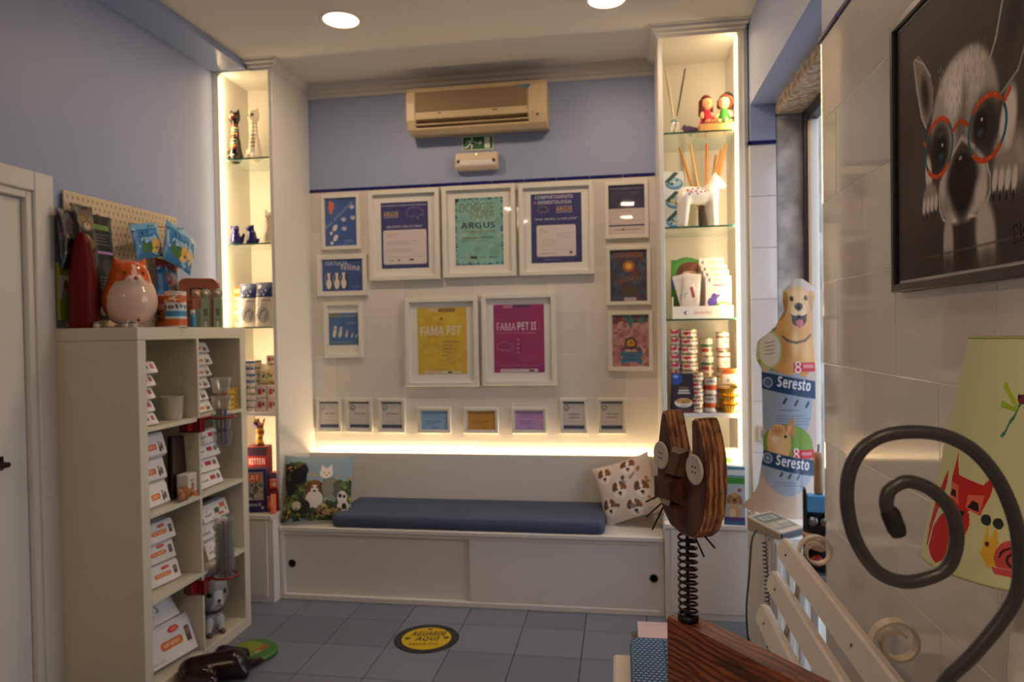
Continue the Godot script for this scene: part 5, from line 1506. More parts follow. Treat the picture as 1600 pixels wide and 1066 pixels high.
	var lid := texm("foil_lid", pack_tex(90, 80, "d8c8b0", func(c): c.rect(0, 0, 90, 22, H("a84a1c")); c.ell(45, 44, 34, 22, H("e0d4c4")); c.ell(30, 58, 8, 8, H("8a8078")); c.lines(24, 44, 44, 2, 6, H("a8988c"), 3, 2)), 0.4)
	t = thing("foil_tray", "gold foil food tray propped upright showing its printed lid", "foil tray", V(0.532, y + 0.1225, -3.535), -4, "gold foil trays")
	var m2 := tray.duplicate() as ArrayMesh
	m2.surface_set_material(0, M.gold_foil)
	face(m2, V(-0.040, 0.0415, -0.034), V(0.080, 0, 0), V(0, 0, 0.068), lid)
	obj("tray", m2, null, t, V(0, 0.046, -0.02), V(80, 0, 0))
	# cupboard top: boxes and a bottle
	y = 0.4735
	var pup := texm("puppy_box", pack_tex(100, 230, "9fb4c4", func(c):
		c.rect(0, 0, 100, 40, H("4a86a8")); c.rect(0, 12, 100, 22, H("cfd6d6")); c.rect(0, 42, 100, 26, H("3f8a34")); c.rect(0, 70, 100, 130, H("a4b0bc")); c.ell(74, 92, 9, 8, H("a8403c"))
		c.ell(50, 128, 30, 26, H("b98f60")); c.ell(24, 130, 10, 20, H("946a40"), 14); c.ell(76, 130, 10, 20, H("946a40"), -14); c.ell(50, 136, 13, 12, H("8a6240")); c.ell(50, 132, 6, 4, H("201814")); c.ell(40, 122, 3, 3, H("201814")); c.ell(60, 122, 3, 3, H("201814")); c.ell(50, 178, 34, 30, H("c4a07a")); c.ell(40, 184, 16, 18, H("d8c0a8"))
		c.rect(0, 200, 100, 14, H("5a3c7c")); c.rect(0, 214, 100, 16, H("3f6a94"))), 0.4)
	var o = thing("puppy_box", "pale blue box with a puppy photo on the right cupboard top", "food box", V(0.533, y, -3.470), -6, "boxes on the right cupboard top")
	obj("carton", pbox(V(0.100, 0.285, 0.05), 0.002, hexm("8aa4b8", 0.5), {"front": pup, "left": hexm("7d98ae", 0.5)}), null, o)
	o = thing("puppy_box", "pinkish-white box with green arc rising behind the puppy box", "food box", V(0.512, y, -3.56), 0, "boxes on the right cupboard top")
	obj("carton", pbox(V(0.104, 0.352, 0.05), 0.002, hexm("d8c4c0", 0.5), {"front": texm("pink_box", pack_tex(110, 350, "d9c6c2", func(c): c.ell(26, 18, 8, 8, H("5a4470")); c.rect(46, 14, 56, 5, H("c08a90")); c.ell(44, 66, 42, 26, H("5f9a34")); c.rect(0, 66, 110, 284, H("a8bcc8"))), 0.4)}), null, o)
	o = thing("dark_bottle", "dark bottle with amber shoulder half hidden behind the wooden cat head", "bottle", V(0.452, y, -3.55))
	obj("glass", lathed([Vector2(0, 0), Vector2(0.03, 0), Vector2(0.032, 0.004), Vector2(0.032, 0.17), Vector2(0.014, 0.20), Vector2(0.013, 0.245), Vector2(0.016, 0.247), Vector2(0.016, 0.262), Vector2(0, 0.264)], 20), hexm("2a1c2c", 0.2), o)
	var ol := ArrayMesh.new()
	wrap_sheet(ol, 0.0325, 0.0325, 0.03, 0.15, hexm("c88a2c", 0.5))
	obj("label", ol, null, o)

# ---------------------------------------------------------------- bookcase and what it carries
const KX := -1.82
const KZ0 := -2.379
const KZ1 := -3.145

func kallax_goods():
	packs()
	mt("bookcase_white", Color(0.80, 0.78, 0.70), 0.38)
	var m = M.bookcase_white
	var t = thing("bookcase", "white cube bookcase with two columns of open cells standing against the blue wall", "bookcase")
	var xb := XL + 0.004
	obj("side_panel", span(V(xb, 0, KZ0 - 0.048), V(KX, 1.417, KZ0), 0.002), m, t)
	obj("side_panel", span(V(xb, 0, KZ1), V(KX, 1.417, KZ1 + 0.048), 0.002), m, t)
	obj("top_panel", span(V(xb, 1.418, KZ1), V(KX, 1.468, KZ0), 0.002), m, t)
	obj("bottom_panel", span(V(xb, 0.0, KZ1 + 0.0485), V(KX, 0.052, KZ0 - 0.0485), 0.002), m, t)
	obj("divider", span(V(xb, 0.052, -2.766), V(KX, 1.4175, -2.752), 0.001), m, t)
	for y in [0.395, 0.735, 1.075]:
		for z in [[KZ0 - 0.0485, -2.7515], [-2.7665, KZ1 + 0.0485]]: obj("shelf", span(V(xb, y - 0.016, z[1]), V(KX, y, z[0]), 0.001), m, t)
	obj("back_panel", span(V(xb - 0.003, 0.05, KZ1 + 0.04), V(xb, 1.42, KZ0 - 0.04), 0.0), m, t)
	# stacks of cartons: x of the front, z of the centre, base y, count, width, height, depth, print, yaw jitter, tilt, lead, where
	var stacks := [
		[-1.855, -2.478, 1.0755, 5, 0.092, 0.0515, 0.16, PK.carton_green, "white sachet carton with green label|top near cell", 5.0, 0.0, 0.0],
		[-1.90, -2.885, 1.0755, 6, 0.180, 0.0545, 0.16, PK.carton_orange, "white sachet carton with orange label|top far cell", 4.0, -0.004, 0.010],
		[-1.875, -2.530, 0.7355, 3, 0.165, 0.100, 0.17, PK.carton_orange, "white carton with orange label|second near cell", 3.0, 0.0, 0.0],
		[-1.875, -2.895, 0.7355, 4, 0.205, 0.066, 0.17, PK.carton_red, "white carton with dark red label|second far cell", 4.0, 0.0, 0.006],
		[-1.90, -2.570, 0.3955, 3, 0.230, 0.087, 0.19, PK.carton_cuff, "white carton with orange oval|third near cell", -8.0, 0.0, 0.0],
		[-1.885, -2.975, 0.3955, 3, 0.205, 0.084, 0.18, PK.carton_mix, "white carton with green and orange squares|third far cell", 6.0, 0.0, 0.0]]
	for q in stacks:
		var cm := carton(q[4], q[5] - 0.001, q[6], q[7], 0.014)
		for i in q[3]:
			var yaw: float = 90.0 + (q[9] * ((i * 7 + 3) % 5 - 2) / 2.0 if q[9] > 0 else q[9] * (1.0 - 0.3 * i))
			var o = thing("food_carton", "%s, %s in the %s" % [q[8].split("|")[0], nth(i, q[3]), q[8].split("|")[1]], "food carton", V(q[0] - 0.006 * ((i * 3) % 4), q[2] + i * q[5], q[1] + q[10] * (3 - i) * -1.0 + q[11] * ((i * 2) % 3 - 1)), yaw, "white food cartons in the bookcase")
			obj("carton", cm, null, o)
	# the two large cartons at the bottom
	var o = thing("food_carton", "large white tilted carton with red and orange ovals, front one of the bottom near cell", "food carton", V(-1.90, 0.0535, -2.600), 80, "white food cartons in the bookcase")
	obj("carton", carton(0.30, 0.165, 0.24, PK.carton_cuff, 0.035), null, o)
	o = thing("food_carton", "large pale carton lying on the big carton in the bottom near cell", "food carton", V(-1.95, 0.219, -2.590), 84, "white food cartons in the bookcase")
	obj("carton", carton(0.24, 0.115, 0.20, PK.carton_pale, 0.04), null, o)
	# frosted cup
	o = thing("frosted_cup", "frosted plastic cup standing beside the sachet cartons in the top near cell", "cup", V(-1.90, 1.0755, -2.690))
	obj("cup", lathed([Vector2(0, 0), Vector2(0.036, 0), Vector2(0.038, 0.003), Vector2(0.046, 0.098), Vector2(0.048, 0.1), Vector2(0.044, 0.1), Vector2(0.035, 0.006), Vector2(0, 0.005)], 24), mt("frosted", H("b9b2a0"), 0.5), o)
	# yellow packs
	var ym := texm("yellow_pack", pack_tex(80, 24, "b08a28", func(c): c.rect(0, 0, 80, 4, H("8a6818")); c.rect(10, 8, 40, 10, H("c8a040")); c.rect(58, 6, 14, 14, H("7a5a1c"))), 0.5)
	for i in 4:
		o = thing("yellow_pack", "flat yellow pack, %s of the pile in the top far cell" % nth(i, 4), "pack", V(-1.862, 1.0755 + i * 0.0255, -3.044), 84 + (i % 2) * 4, "yellow packs in the bookcase")
		obj("pack", pbox(V(0.086, 0.0248, 0.06), 0.002, hexm("b3892a", 0.5), {"front": ym, "right": hexm("c99c36", 0.5)}), null, o)
	# brown packet, white pouch, kibble bag of the second near cell
	o = thing("brown_packet", "dark brown packet leaning at the back of the second near cell", "packet", V(-1.895, 0.7355, -2.700), 84)
	obj("packet", pbox(V(0.085, 0.265, 0.03), 0.004, hexm("20130f", 0.4), {"front": hexm("2b1a14", 0.35)}), null, o, Vector3.ZERO, V(-4, 0, -6))
	o = thing("white_tray", "white display tray with orange corner leaning beneath the brown packet", "display tray", V(-1.850, 0.7355, -2.705), 96)
	obj("tray", pbox(V(0.075, 0.105, 0.05), 0.002, hexm("cfcac4", 0.5), {"front": texm("tray_print", pack_tex(90, 110, "c4beb6", func(c): c.rect(56, 84, 34, 26, H("d4682c")); c.text("treat", 16, 20, 44, 14, H("8a3040")); c.rect(30, 44, 24, 30, H("c0463a")); c.rect(36, 40, 12, 14, H("2c3a34"))), 0.5)}), null, o)
	o = thing("kibble_bag", "small clear bag of amber kibble in front of the white tray", "treat bag", V(-1.833, 0.7355, -2.672), 92)
	obj("bag", cushion(0.115, 0.06, 0.026, texm("kibble", pack_tex(90, 50, "7a4a24", func(c): c.speckle(120, 7, [H("a8662c"), H("5c3418"), H("8c5426"), H("c07a38")], 2, 5)), 0.4), hexm("7a4a24", 0.4), 0.1, 10, 0.05, 0.006), null, o, V(0, 0.031, 0), V(-8, 0, 0))
	# dark item on the far third-cell stack
	o = thing("dark_sachet", "dark flat sachet lying on the cartons of the third far cell", "sachet", V(-1.96, 0.662, -2.95), 80)
	obj("sachet", cushion(0.13, 0.09, 0.022, hexm("2a2622", 0.35), hexm("2a2622", 0.35), 0.1, 8, 0.04, 0.003), null, o, V(0, 0, 0), V(-88, 0, 12))
	cup_holders()
	grey_cat()
	top_goods()
	pegboard()

func cup_holders():
	mt("red_plastic", H("7a0f16"), 0.3)
	for k in 2:
		var y: float = [1.010, 0.300][k]
		var zc := -2.835
		var xc: float = KX + 0.058
		var t = thing("cup_holder", ["red clamp bracket on the bookcase divider below the top cells, ringed round clear cups", "red clamp bracket on the bookcase divider above the grey cat, ringed round clear cups"][k], "bracket", V(0, y, 0), 0, "red cup brackets")
		var s := st0()
		cbox(s, V(0.10, 0.064, 0.010), 0.003, V(KX - 0.035, 0.032, -2.7455))
		cbox(s, V(0.10, 0.064, 0.010), 0.003, V(KX - 0.035, 0.032, -2.7725))
		cbox(s, V(0.012, 0.064, 0.037), 0.003, V(KX + 0.0075, 0.032, -2.759))
		obj("clamp", done(s), M.red_plastic, t)
		s = st0()
		cbox(s, V(0.03, 0.05, 0.04), 0.004, V(KX - 0.03, 0.036, -2.7205))
		obj("screw_block", done(s), M.red_plastic, t)
		var pts := []
		for i in 29: pts.append(V(xc + 0.054 * cos(TAU * i / 28), 0.058, zc + 0.054 * sin(TAU * i / 28)))
		s = st0(1)
		tube(s, pts, 0.006, 8)
		cbox(s, V(0.02, 0.012, 0.03), 0.002, V(KX + 0.013, 0.058, -2.786))
		obj("ring", done(s), M.red_plastic, t)
		# nested clear cups
		var c = thing("clear_cups", ["column of clear cups held by the upper red bracket", "tall ribbed column of nested clear cups in the lower red bracket, above the grey cat"][k], "cups", V(xc, y, zc), 0, "clear cups in brackets")
		var top: float = [0.235, 0.325][k]
		var low: float = [-0.075, 0.045][k]
		var tm := mt("cup_plastic", H("a8b0b0"), 0.2)
		tm.albedo_color.a = 0.12
		tm.transparency = BaseMaterial3D.TRANSPARENCY_ALPHA
		var n: int = [4, 9][k]
		for i in n:
			var yy := lerpf(low, top - 0.07, float(i) / (n - 1))
			obj("cup", lathed([Vector2(0, 0.0), Vector2(0.032, 0.0), Vector2(0.033, 0.002), Vector2(0.0415, 0.062), Vector2(0.0445, 0.064), Vector2(0.0445, 0.068), Vector2(0.040, 0.066), Vector2(0.031, 0.004), Vector2(0, 0.003)], 20), tm, c, V(0, yy, 0))
		var cols := ["3c4a7a", "7a4660", "4a7a70", "8a6a3a"] if k == 0 else ["2f4a66", "9c3a34", "3f7a78", "c8803a"]
		for i in 6: obj("coloured_insert", tubed([V(0.018 * cos(i), low + 0.01, 0.018 * sin(i)), V(0.020 * cos(i), low + (0.17 if k == 0 else 0.25), 0.020 * sin(i))], 0.006, 6), hexm(cols[i % 4], 0.5), c)

func grey_cat():
	var t = thing("cat_planter", "grey and white cat-head planter on legs in the bottom far cell", "planter", V(-1.90, 0.053, -2.925), 62)
	var f := func(p: Vector3) -> Color:
		if p.z > 0.045 and absf(p.x) < 0.020 + (0.2 - p.y) * 0.2 and p.y < 0.215: return lin("b9b8b6")
		return lin("7f8184") if p.y < 0.22 else lin("8a8b8e")
	var s := st0(3)
	blob(s, [[V(0, 0.180, 0), V(0, 0.215, 0), 0.080, 0.076], [V(0, 0.150, 0.04), V(0, 0.150, 0.05), 0.034, 0.03], [V(-0.050, 0.255, 0), V(-0.058, 0.293, 0), 0.026, 0.008], [V(0.050, 0.255, 0), V(0.058, 0.293, 0), 0.026, 0.008], [V(0, 0.11, -0.01), V(0, 0.06, -0.01), 0.042, 0.05], [V(-0.03, 0.07, 0.03), V(-0.032, 0.014, 0.036), 0.022, 0.016], [V(0.03, 0.07, 0.03), V(0.032, 0.014, 0.036), 0.022, 0.016]], 0.008, 0.02, f)
	obj("body", done(s), vcol("grey_glaze", 0.45), t)
	for e in [-1, 1]:
		obj("eye", lathed([Vector2(0, -0.006), Vector2(0.012, -0.003), Vector2(0.014, 0.0), Vector2(0.010, 0.005), Vector2(0, 0.007)], 14), M.black, t, V(e * 0.036, 0.200, 0.066), V(80, e * 28, 0))
		obj("paw", blobbed([[V(e * 0.032, 0.012, 0.042), V(e * 0.032, 0.010, 0.058), 0.014, 0.011]], 0.005, 0.004), hexm("6a5048", 0.5), t)
	obj("nose", lathed([Vector2(0, -0.005), Vector2(0.010, -0.002), Vector2(0.008, 0.004), Vector2(0, 0.006)], 12), hexm("2c2424", 0.4), t, V(0, 0.166, 0.080), V(80, 0, 0))
	obj("mouth", tubed([V(-0.014, 0.140, 0.078), V(-0.005, 0.146, 0.083), V(0, 0.156, 0.084), V(0.005, 0.146, 0.083), V(0.014, 0.140, 0.078)], 0.002, 6), hexm("3a3434", 0.5), t)
	obj("collar", lathed([Vector2(0.046, 0.100), Vector2(0.056, 0.104), Vector2(0.056, 0.114), Vector2(0.046, 0.118)], 20), hexm("2c2a2a", 0.6), t)

func top_goods():
	var y := 1.4685
	# dark red felt cone
	var t = thing("red_cone", "tall dark red bullet-shaped bottle cover on the bookcase's near corner", "bottle cover", V(-2.090, y, -2.432))
	obj("cover", lathed([Vector2(0, 0), Vector2(0.050, 0), Vector2(0.052, 0.01), Vector2(0.051, 0.10), Vector2(0.048, 0.20), Vector2(0.040, 0.28), Vector2(0.030, 0.34), Vector2(0.014, 0.372), Vector2(0, 0.380)], 28), mt("felt_red", H("600408"), 0.45), t)
	M.felt_red.metallic_specular = 0.28
	obj("seam", tubed([V(0.0505, 0.01, 0.012), V(0.0495, 0.12, 0.012), V(0.044, 0.23, 0.010), V(0.032, 0.335, 0.006)], 0.002, 6), hexm("3c0608", 0.6), t)
	# egg-shaped ginger and white cat jar
	t = thing("cat_jar", "egg-shaped glossy orange and white ceramic cat jar on the bookcase", "jar", V(-1.982, y, -2.555), 52)
	var f := func(p: Vector3) -> Color:
		var orange := lin("c8551a")
		var white := lin("d8c2ae")
		var pink := lin("b8847c")
		if p.z > -0.02:
			var muzzle := Vector2(p.x, (p.y - 0.188) * 1.4).length() < 0.036 and p.z > 0.03
			if muzzle: return white
			if absf(p.x) < 0.006 + maxf(0.0, (0.232 - p.y)) * 0.28 and p.y > 0.18 and p.y < 0.256: return white
			if p.y < 0.192 - absf(p.x) * 0.12 and Vector2(p.x / 0.094, (p.y - 0.10) / 0.112).length() < 1.0: return white.lerp(pink, 0.22)
		return orange
	var s := st0(3)
	blob(s, [[V(0, 0.103, 0), V(0, 0.112, 0), 0.101, 0.100], [V(0, 0.125, 0), V(0, 0.200, 0), 0.098, 0.076], [V(-0.046, 0.258, 0), V(-0.058, 0.288, 0), 0.018, 0.004], [V(0.046, 0.258, 0), V(0.058, 0.288, 0), 0.018, 0.004], [V(-0.014, 0.188, 0.074), V(-0.014, 0.188, 0.078), 0.018, 0.016], [V(0.014, 0.188, 0.074), V(0.014, 0.188, 0.078), 0.018, 0.016]], 0.0065, 0.014, f)
	obj("body", done(s), vcol("jar_glaze", 0.1), t)
	for e in [-1, 1]:
		obj("eye", lathed([Vector2(0, -0.004), Vector2(0.007, -0.001), Vector2(0.005, 0.003), Vector2(0, 0.004)], 12), hexm("7a3a10", 0.15), t, V(e * 0.034, 0.222, 0.0665), V(70, e * 24, 0))
		obj("pupil", lathed([Vector2(0, -0.003), Vector2(0.0035, -0.001), Vector2(0, 0.003)], 10), M.black, t, V(e * 0.035, 0.222, 0.0695), V(70, e * 24, 0))
	obj("nose", lathed([Vector2(0, -0.004), Vector2(0.008, -0.001), Vector2(0, 0.005)], 10), hexm("b84a4e", 0.2), t, V(0, 0.198, 0.094), V(80, 0, 0))
	obj("foot_ring", lathed([Vector2(0, 0), Vector2(0.05, 0), Vector2(0.06, 0.012), Vector2(0, 0.014)], 24), hexm("b89a88", 0.3), t)
	obj("heart", lathed([Vector2(0, -0.003), Vector2(0.007, 0), Vector2(0, 0.004)], 10), hexm("b01c24", 0.2), t, V(0.01, 0.03, 0.075), V(90, 0, 0))
	for i in 3: tag(_jar(V([-2.030, -1.905, -1.880][i], y, [-2.425, -2.428, -2.442][i])), ["tiny silver-lidded jar between the red cover and the cat jar", "tiny silver-lidded jar right of the cat jar's foot", "tiny silver-lidded jar nearest the bookcase front edge"][i], "jar", "tiny jars on the bookcase")
	# tubes and small bottle
	var tb := texm("tube_print", pack_tex(96, 120, "d07a22", func(c):
		c.rect(0, 0, 96, 10, H("e0d8cc")); c.rect(0, 34, 96, 60, H("cfd8dc")); c.text("Jelly", 30, 42, 44, 20, H("1c1c24"), true, false, -6.0); c.rect(0, 66, 96, 20, H("3a86b0")); c.speckle(20, 3, [H("e09a2c"), H("c85a18"), H("f0e0c0")], 3, 8, Rect2(0, 12, 96, 22)); c.rect(0, 94, 96, 26, H("c8601c"))), 0.4)
	var td := texm("tube_dark", pack_tex(96, 120, "b45a20", func(c): c.rect(0, 30, 96, 22, H("c89080")); c.text("cat", 40, 58, 34, 20, H("1c1a20")); c.rect(0, 84, 96, 20, H("7a3418")); c.rect(22, 10, 18, 90, H("8aa0a4"))), 0.4)
	for i in 2:
		var k := thing("food_tube", ["orange tube with white cap band and blue stripe, in front of the brown house", "darker orange tube with pale vertical stripe beside the cat jar"][i], "tube", V([-1.852, -1.925][i], y, [-2.66, -2.69][i]), 20, "orange tubes on the bookcase") as Node3D
		var cm := can_mesh([0.043, 0.040][i], [0.150, 0.138][i], [tb, td][i], hexm("d8cfc0", 0.5))
		obj("tube", cm, null, k)
	t = thing("small_bottle", "small white and blue bottle beside the orange tube", "bottle", V(-1.838, y, -2.755))
	obj("bottle", lathed([Vector2(0, 0), Vector2(0.013, 0), Vector2(0.0135, 0.004), Vector2(0.0135, 0.05), Vector2(0.007, 0.056), Vector2(0, 0.056)], 16), hexm("2f7aa4", 0.3), t)
	obj("cap", lathed([Vector2(0, 0.056), Vector2(0.010, 0.056), Vector2(0.010, 0.074), Vector2(0, 0.076)], 16), hexm("d4d8d8", 0.4), t)
	# brown toy house
	t = thing("toy_house", "terracotta toy house box with arched roof at the back of the bookcase top", "toy house", V(-2.000, y, -3.055), 28)
	var hc := texm("house_print", pack_tex(120, 180, "8a4a34", func(c):
		c.rect(0, 0, 120, 70, H("96543c")); c.rect(34, 20, 52, 34, H("3a2a26")); c.rect(40, 26, 10, 24, H("b09078")); c.rect(55, 26, 10, 24, H("b09078")); c.rect(70, 26, 10, 24, H("b09078")); c.rect(0, 76, 120, 6, H("6c3626"))
		c.rect(20, 96, 24, 40, H("6c3626")); c.rect(60, 110, 40, 70, H("7a4030"))), 0.6)
	var hs := PackedVector2Array([Vector2(-0.085, 0), Vector2(0.085, 0), Vector2(0.085, 0.20)])
	for i in 7: hs.append(Vector2(0.085 - 0.03 + 0.03 * cos(PI / 2 * i / 6.0), 0.20 + 0.035 * sin(PI / 2 * i / 6.0)))
	for i in 7: hs.append(Vector2(-0.055 - 0.03 * sin(PI / 2 * i / 6.0), 0.20 + 0.035 * cos(PI / 2 * i / 6.0)))
	var hm := prismed(hs, 0.11, 0.003)
	hm.surface_set_material(0, hexm("8f4c36", 0.6))
	face(hm, V(-0.083, 0.212, 0.0556), V(0.166, 0, 0), V(0, -0.21, 0), hc)
	obj("box", hm, null, t)
	obj("side_wing", pbox(V(0.05, 0.135, 0.09), 0.002, hexm("7c4230", 0.6), {}), null, t, V(0.07, 0.0, 0.035))
	obj("round_window", lathed([Vector2(0, 0), Vector2(0.026, 0), Vector2(0.028, 0.004), Vector2(0.020, 0.006), Vector2(0, 0.003)], 20), hexm("a8684c", 0.5), t, V(0.0855, 0.19, 0.02), V(0, 0, -90))
	# three pastel clock towers
	var tc := [["c98a78", "9c4a40", "pink"], ["8fa283", "6d8264", "sage-green"], ["93a686", "7a8c6a", "sage-green"]]
	for i in 3:
		t = thing("toy_tower", ["pink pastel toy tower with round dial, leftmost of the three towers", "sage-green toy tower with round dial and side block, between the other two towers", "sage-green toy tower with round dial nearest the bookcase's far edge"][i], "toy tower", V([-1.943, -1.893, -1.842][i], y, [-2.95, -2.94, -2.955][i]), 24, "pastel toy towers")
		var w: float = [0.034, 0.040, 0.036][i]
		var tp := texm("tower_print%d" % mini(i, 1), pack_tex(40, 120, tc[i][0], func(c): c.rect(12, 44, 16, 28, H("2c2422")); c.rect(16, 46, 8, 24, H(tc[i][1])); c.rect(8, 86, 24, 6, H(tc[i][1])); c.rect(14, 98, 12, 22, H("d8c8b0"))), 0.6)
		obj("tower", pbox(V(w, 0.135, 0.034), 0.002, hexm(tc[i][0], 0.6), {"front": tp}), null, t)
		obj("dial", lathed([Vector2(0, -0.006), Vector2(0.021, -0.006), Vector2(0.023, 0.0), Vector2(0.021, 0.006), Vector2(0.014, 0.007), Vector2(0, 0.007)], 22), hexm(tc[i][0], 0.5), t, V(0, 0.155, 0.004), V(90, 0, 0))
		obj("dial_face", lathed([Vector2(0, 0), Vector2(0.013, 0), Vector2(0, 0.001)], 16), hexm("d8c4b0", 0.5), t, V(0, 0.155, 0.0115), V(90, 0, 0))
		if i == 1: obj("side_block", pbox(V(0.03, 0.085, 0.034), 0.002, hexm("73886a", 0.6), {}), null, t, V(-0.032, 0, 0.006))

func _jar(at):
	var t = thing("tiny_jar", "", "jar", at)
	obj("glass", lathed([Vector2(0, 0), Vector2(0.011, 0), Vector2(0.012, 0.003), Vector2(0.012, 0.016), Vector2(0, 0.016)], 14), hexm("b8b0a8", 0.3), t)
	obj("lid", lathed([Vector2(0, 0.016), Vector2(0.0125, 0.016), Vector2(0.0125, 0.024), Vector2(0, 0.025)], 14), M.steel, t)
	return t

func pegboard():
	var c := Cv.new(512, 360, H("cdbd9e"), 1)
	for j in 18:
		for i in 26:
			var x := 10 + i * 19.5 + (9.7 if j % 2 else 0.0)
			c.rect(x, 8 + j * 19.5, 3, 9, H("4a3e30"))
	var t = thing("pegboard", "cream pegboard with slot holes fixed to the blue wall above the bookcase", "pegboard", V(XL, 0, 0))
	var am := span(V(0.012, 1.475, -3.140), V(0.018, 2.018, -2.432), 0.002)
	am.surface_set_material(0, hexm("cdbd9e", 0.5))
	face(am, V(0.0184, 2.014, -2.436), V(0, 0, -0.70), V(0, -0.535, 0), texm("pegs", c.tex(), 0.5))
	obj("board", am, null, t)
	for q in [[1.99, -2.47], [1.99, -3.11], [1.50, -3.11], [1.50, -2.47]]: obj("spacer", span(V(0.0, q[0] - 0.01, q[1] - 0.01), V(0.012, q[0] + 0.01, q[1] + 0.01), 0.0), M.paper, t)
	# packages hanging on hooks: z centre, top y, width, height, name, label, print, tilt
	var black1 := texm("hang_dots", pack_tex(70, 200, "15151b", func(k): k.speckle(26, 4, [H("5a3040"), H("3a4660"), H("7a5a48"), H("2a2a34")], 3, 8)), 0.35)
	var catp := texm("hang_cat", pack_tex(110, 210, "14110f", func(k):
		k.ell(56, 52, 44, 36, H("6e5c48")); k.pl([16, 40, 20, 2, 46, 22], H("5a4836")); k.pl([66, 22, 92, 2, 98, 42], H("5a4836")); k.ell(40, 48, 7, 8, H("b8a840")); k.ell(74, 48, 7, 8, H("b8a840")); k.ell(40, 48, 3, 7, H("100c0a")); k.ell(74, 48, 3, 7, H("100c0a")); k.ell(57, 70, 16, 12, H("b8a88c")); k.ell(57, 64, 5, 4, H("8a4a44"))
		for i in 4: k.line([30 + i * 16, 18, 34 + i * 15, 34], 3, H("2c2218"))
		k.ell(44, 116, 26, 18, H("a88a5c")); k.ell(74, 128, 20, 16, H("7a5a34")); k.lines(20, 160, 70, 4, 9, H("8a7a60"), 4, 3)), 0.35)
	var black2 := texm("hang_green", pack_tex(120, 320, "17171a", func(k):
		k.rect(24, 30, 70, 16, H("5f8a3a")); k.lines(20, 60, 80, 4, 10, H("6a6a70"), 3, 3); k.rect(24, 112, 76, 8, H("a878b8")); k.ell(60, 160, 24, 24, H("3a3a40")); k.lines(26, 190, 70, 5, 10, H("5a6a50"), 5, 4); k.rect(40, 240, 50, 20, H("4a7a40")); k.ell(40, 290, 18, 18, H("9a9a9a"))), 0.35)
	var blue := texm("hang_blue", pack_tex(150, 130, "2a6fa4", func(k):
		k.rect(0, 0, 150, 20, H("5f9cc4")); k.rect(6, 26, 138, 14, H("3f86b8")); k.text("crunch", 30, 44, 84, 24, H("b8d0dc")); k.ell(60, 88, 34, 20, H("3f6a34")); k.ell(104, 80, 24, 22, H("c8a24c")); k.ell(96, 104, 20, 10, H("d8b860")); k.speckle(18, 6, [H("8fc0dc"), H("1c4a7c")], 3, 8)), 0.25)
	var blue2 := texm("hang_blue2", pack_tex(140, 180, "1f5a90", func(k): k.rect(0, 0, 140, 26, H("a83a34")); k.ell(84, 80, 30, 44, H("b8b0b4")); k.ell(60, 60, 18, 20, H("98404a")); k.speckle(26, 8, [H("7ab0d0"), H("c8c0c0"), H("14406c")], 3, 9)), 0.25)
	var list := [
		[-2.405, 1.935, 0.075, 0.235, "hanging_pack", "black spotted pet toy pack, nearest the door on the pegboard", black1, 0.0, 0.03, "111116"],
		[-2.492, 1.965, 0.112, 0.255, "hanging_pack", "black pack with tabby cat photo on the pegboard", catp, 0.0, 0.036, "14110f"],
		[-2.600, 1.942, 0.140, 0.44, "hanging_pack", "long black pack with green and violet print on the pegboard", black2, 0.0, 0.028, "17171a"],
		[-2.800, 1.935, 0.185, 0.155, "treat_bag", "blue treat bag at the left of the three bright hanging bags", blue, -12.0, 0.085, "2a6fa4"],
		[-2.965, 1.945, 0.190, 0.19, "treat_bag", "blue treat bag with golden biscuits, middle of the hanging bags", blue, 16.0, 0.12, "2a6fa4"],
		[-3.085, 1.935, 0.155, 0.185, "treat_bag", "blue treat bag hanging outermost, tilted past the pegboard's far edge", blue, 24.0, 0.07, "2a6fa4"],
		[-2.985, 1.790, 0.165, 0.27, "treat_bag", "dark blue and red treat bag hanging below the bright ones", blue2, 6.0, 0.05, "1f5a90"]]
	for q in list:
		var o = thing(q[4], q[5], "hanging pack", V(XL + 0.018 + q[8], q[1], q[0]), 90, "packs hanging on the pegboard")
		obj("bag", cushion(q[2], q[3], 0.035, q[6], hexm(q[9], 0.3), 0.12, 10, 0.03, 0.006), null, o, V(0, -q[3] / 2, 0), V(-4, 0, -q[7]))
		obj("hook", tubed([V(0, 0.006, -q[8]), V(0, 0.004, -q[8] + 0.01), V(0, -0.010, 0.0), V(0, -0.012, 0.03), V(0, -0.006, 0.034)], 0.002, 6), M.steel, o)
	# leaflet holder beside the board
	var lf := texm("leaflet", pack_tex(90, 200, "98a23c", func(k): k.rect(0, 0, 90, 44, H("8a9a34")); k.rect(0, 44, 90, 96, H("c4bca8")); k.ell(54, 92, 26, 34, H("8a7258")); k.ell(50, 76, 16, 14, H("5a4636")); k.ell(30, 116, 16, 18, H("6f8a94")); k.rect(0, 140, 90, 60, H("7c8a1e"))), 0.45)
	var o = thing("leaflet_holder", "small green leaflet holder on the wall between the door frame and pegboard", "leaflet holder", V(XL + 0.022, 1.50, -2.408), 90)
	obj("leaflets", pbox(V(0.06, 0.225, 0.012), 0.001, hexm("7c8a24", 0.5), {"front": lf}), null, o, V(0, 0, 0.008))
	obj("pocket", span(V(-0.031, 0, 0.0), V(0.031, 0.085, 0.002), 0.0005), hexm("6f7c1c", 0.4), o, V(0, 0, 0.018))

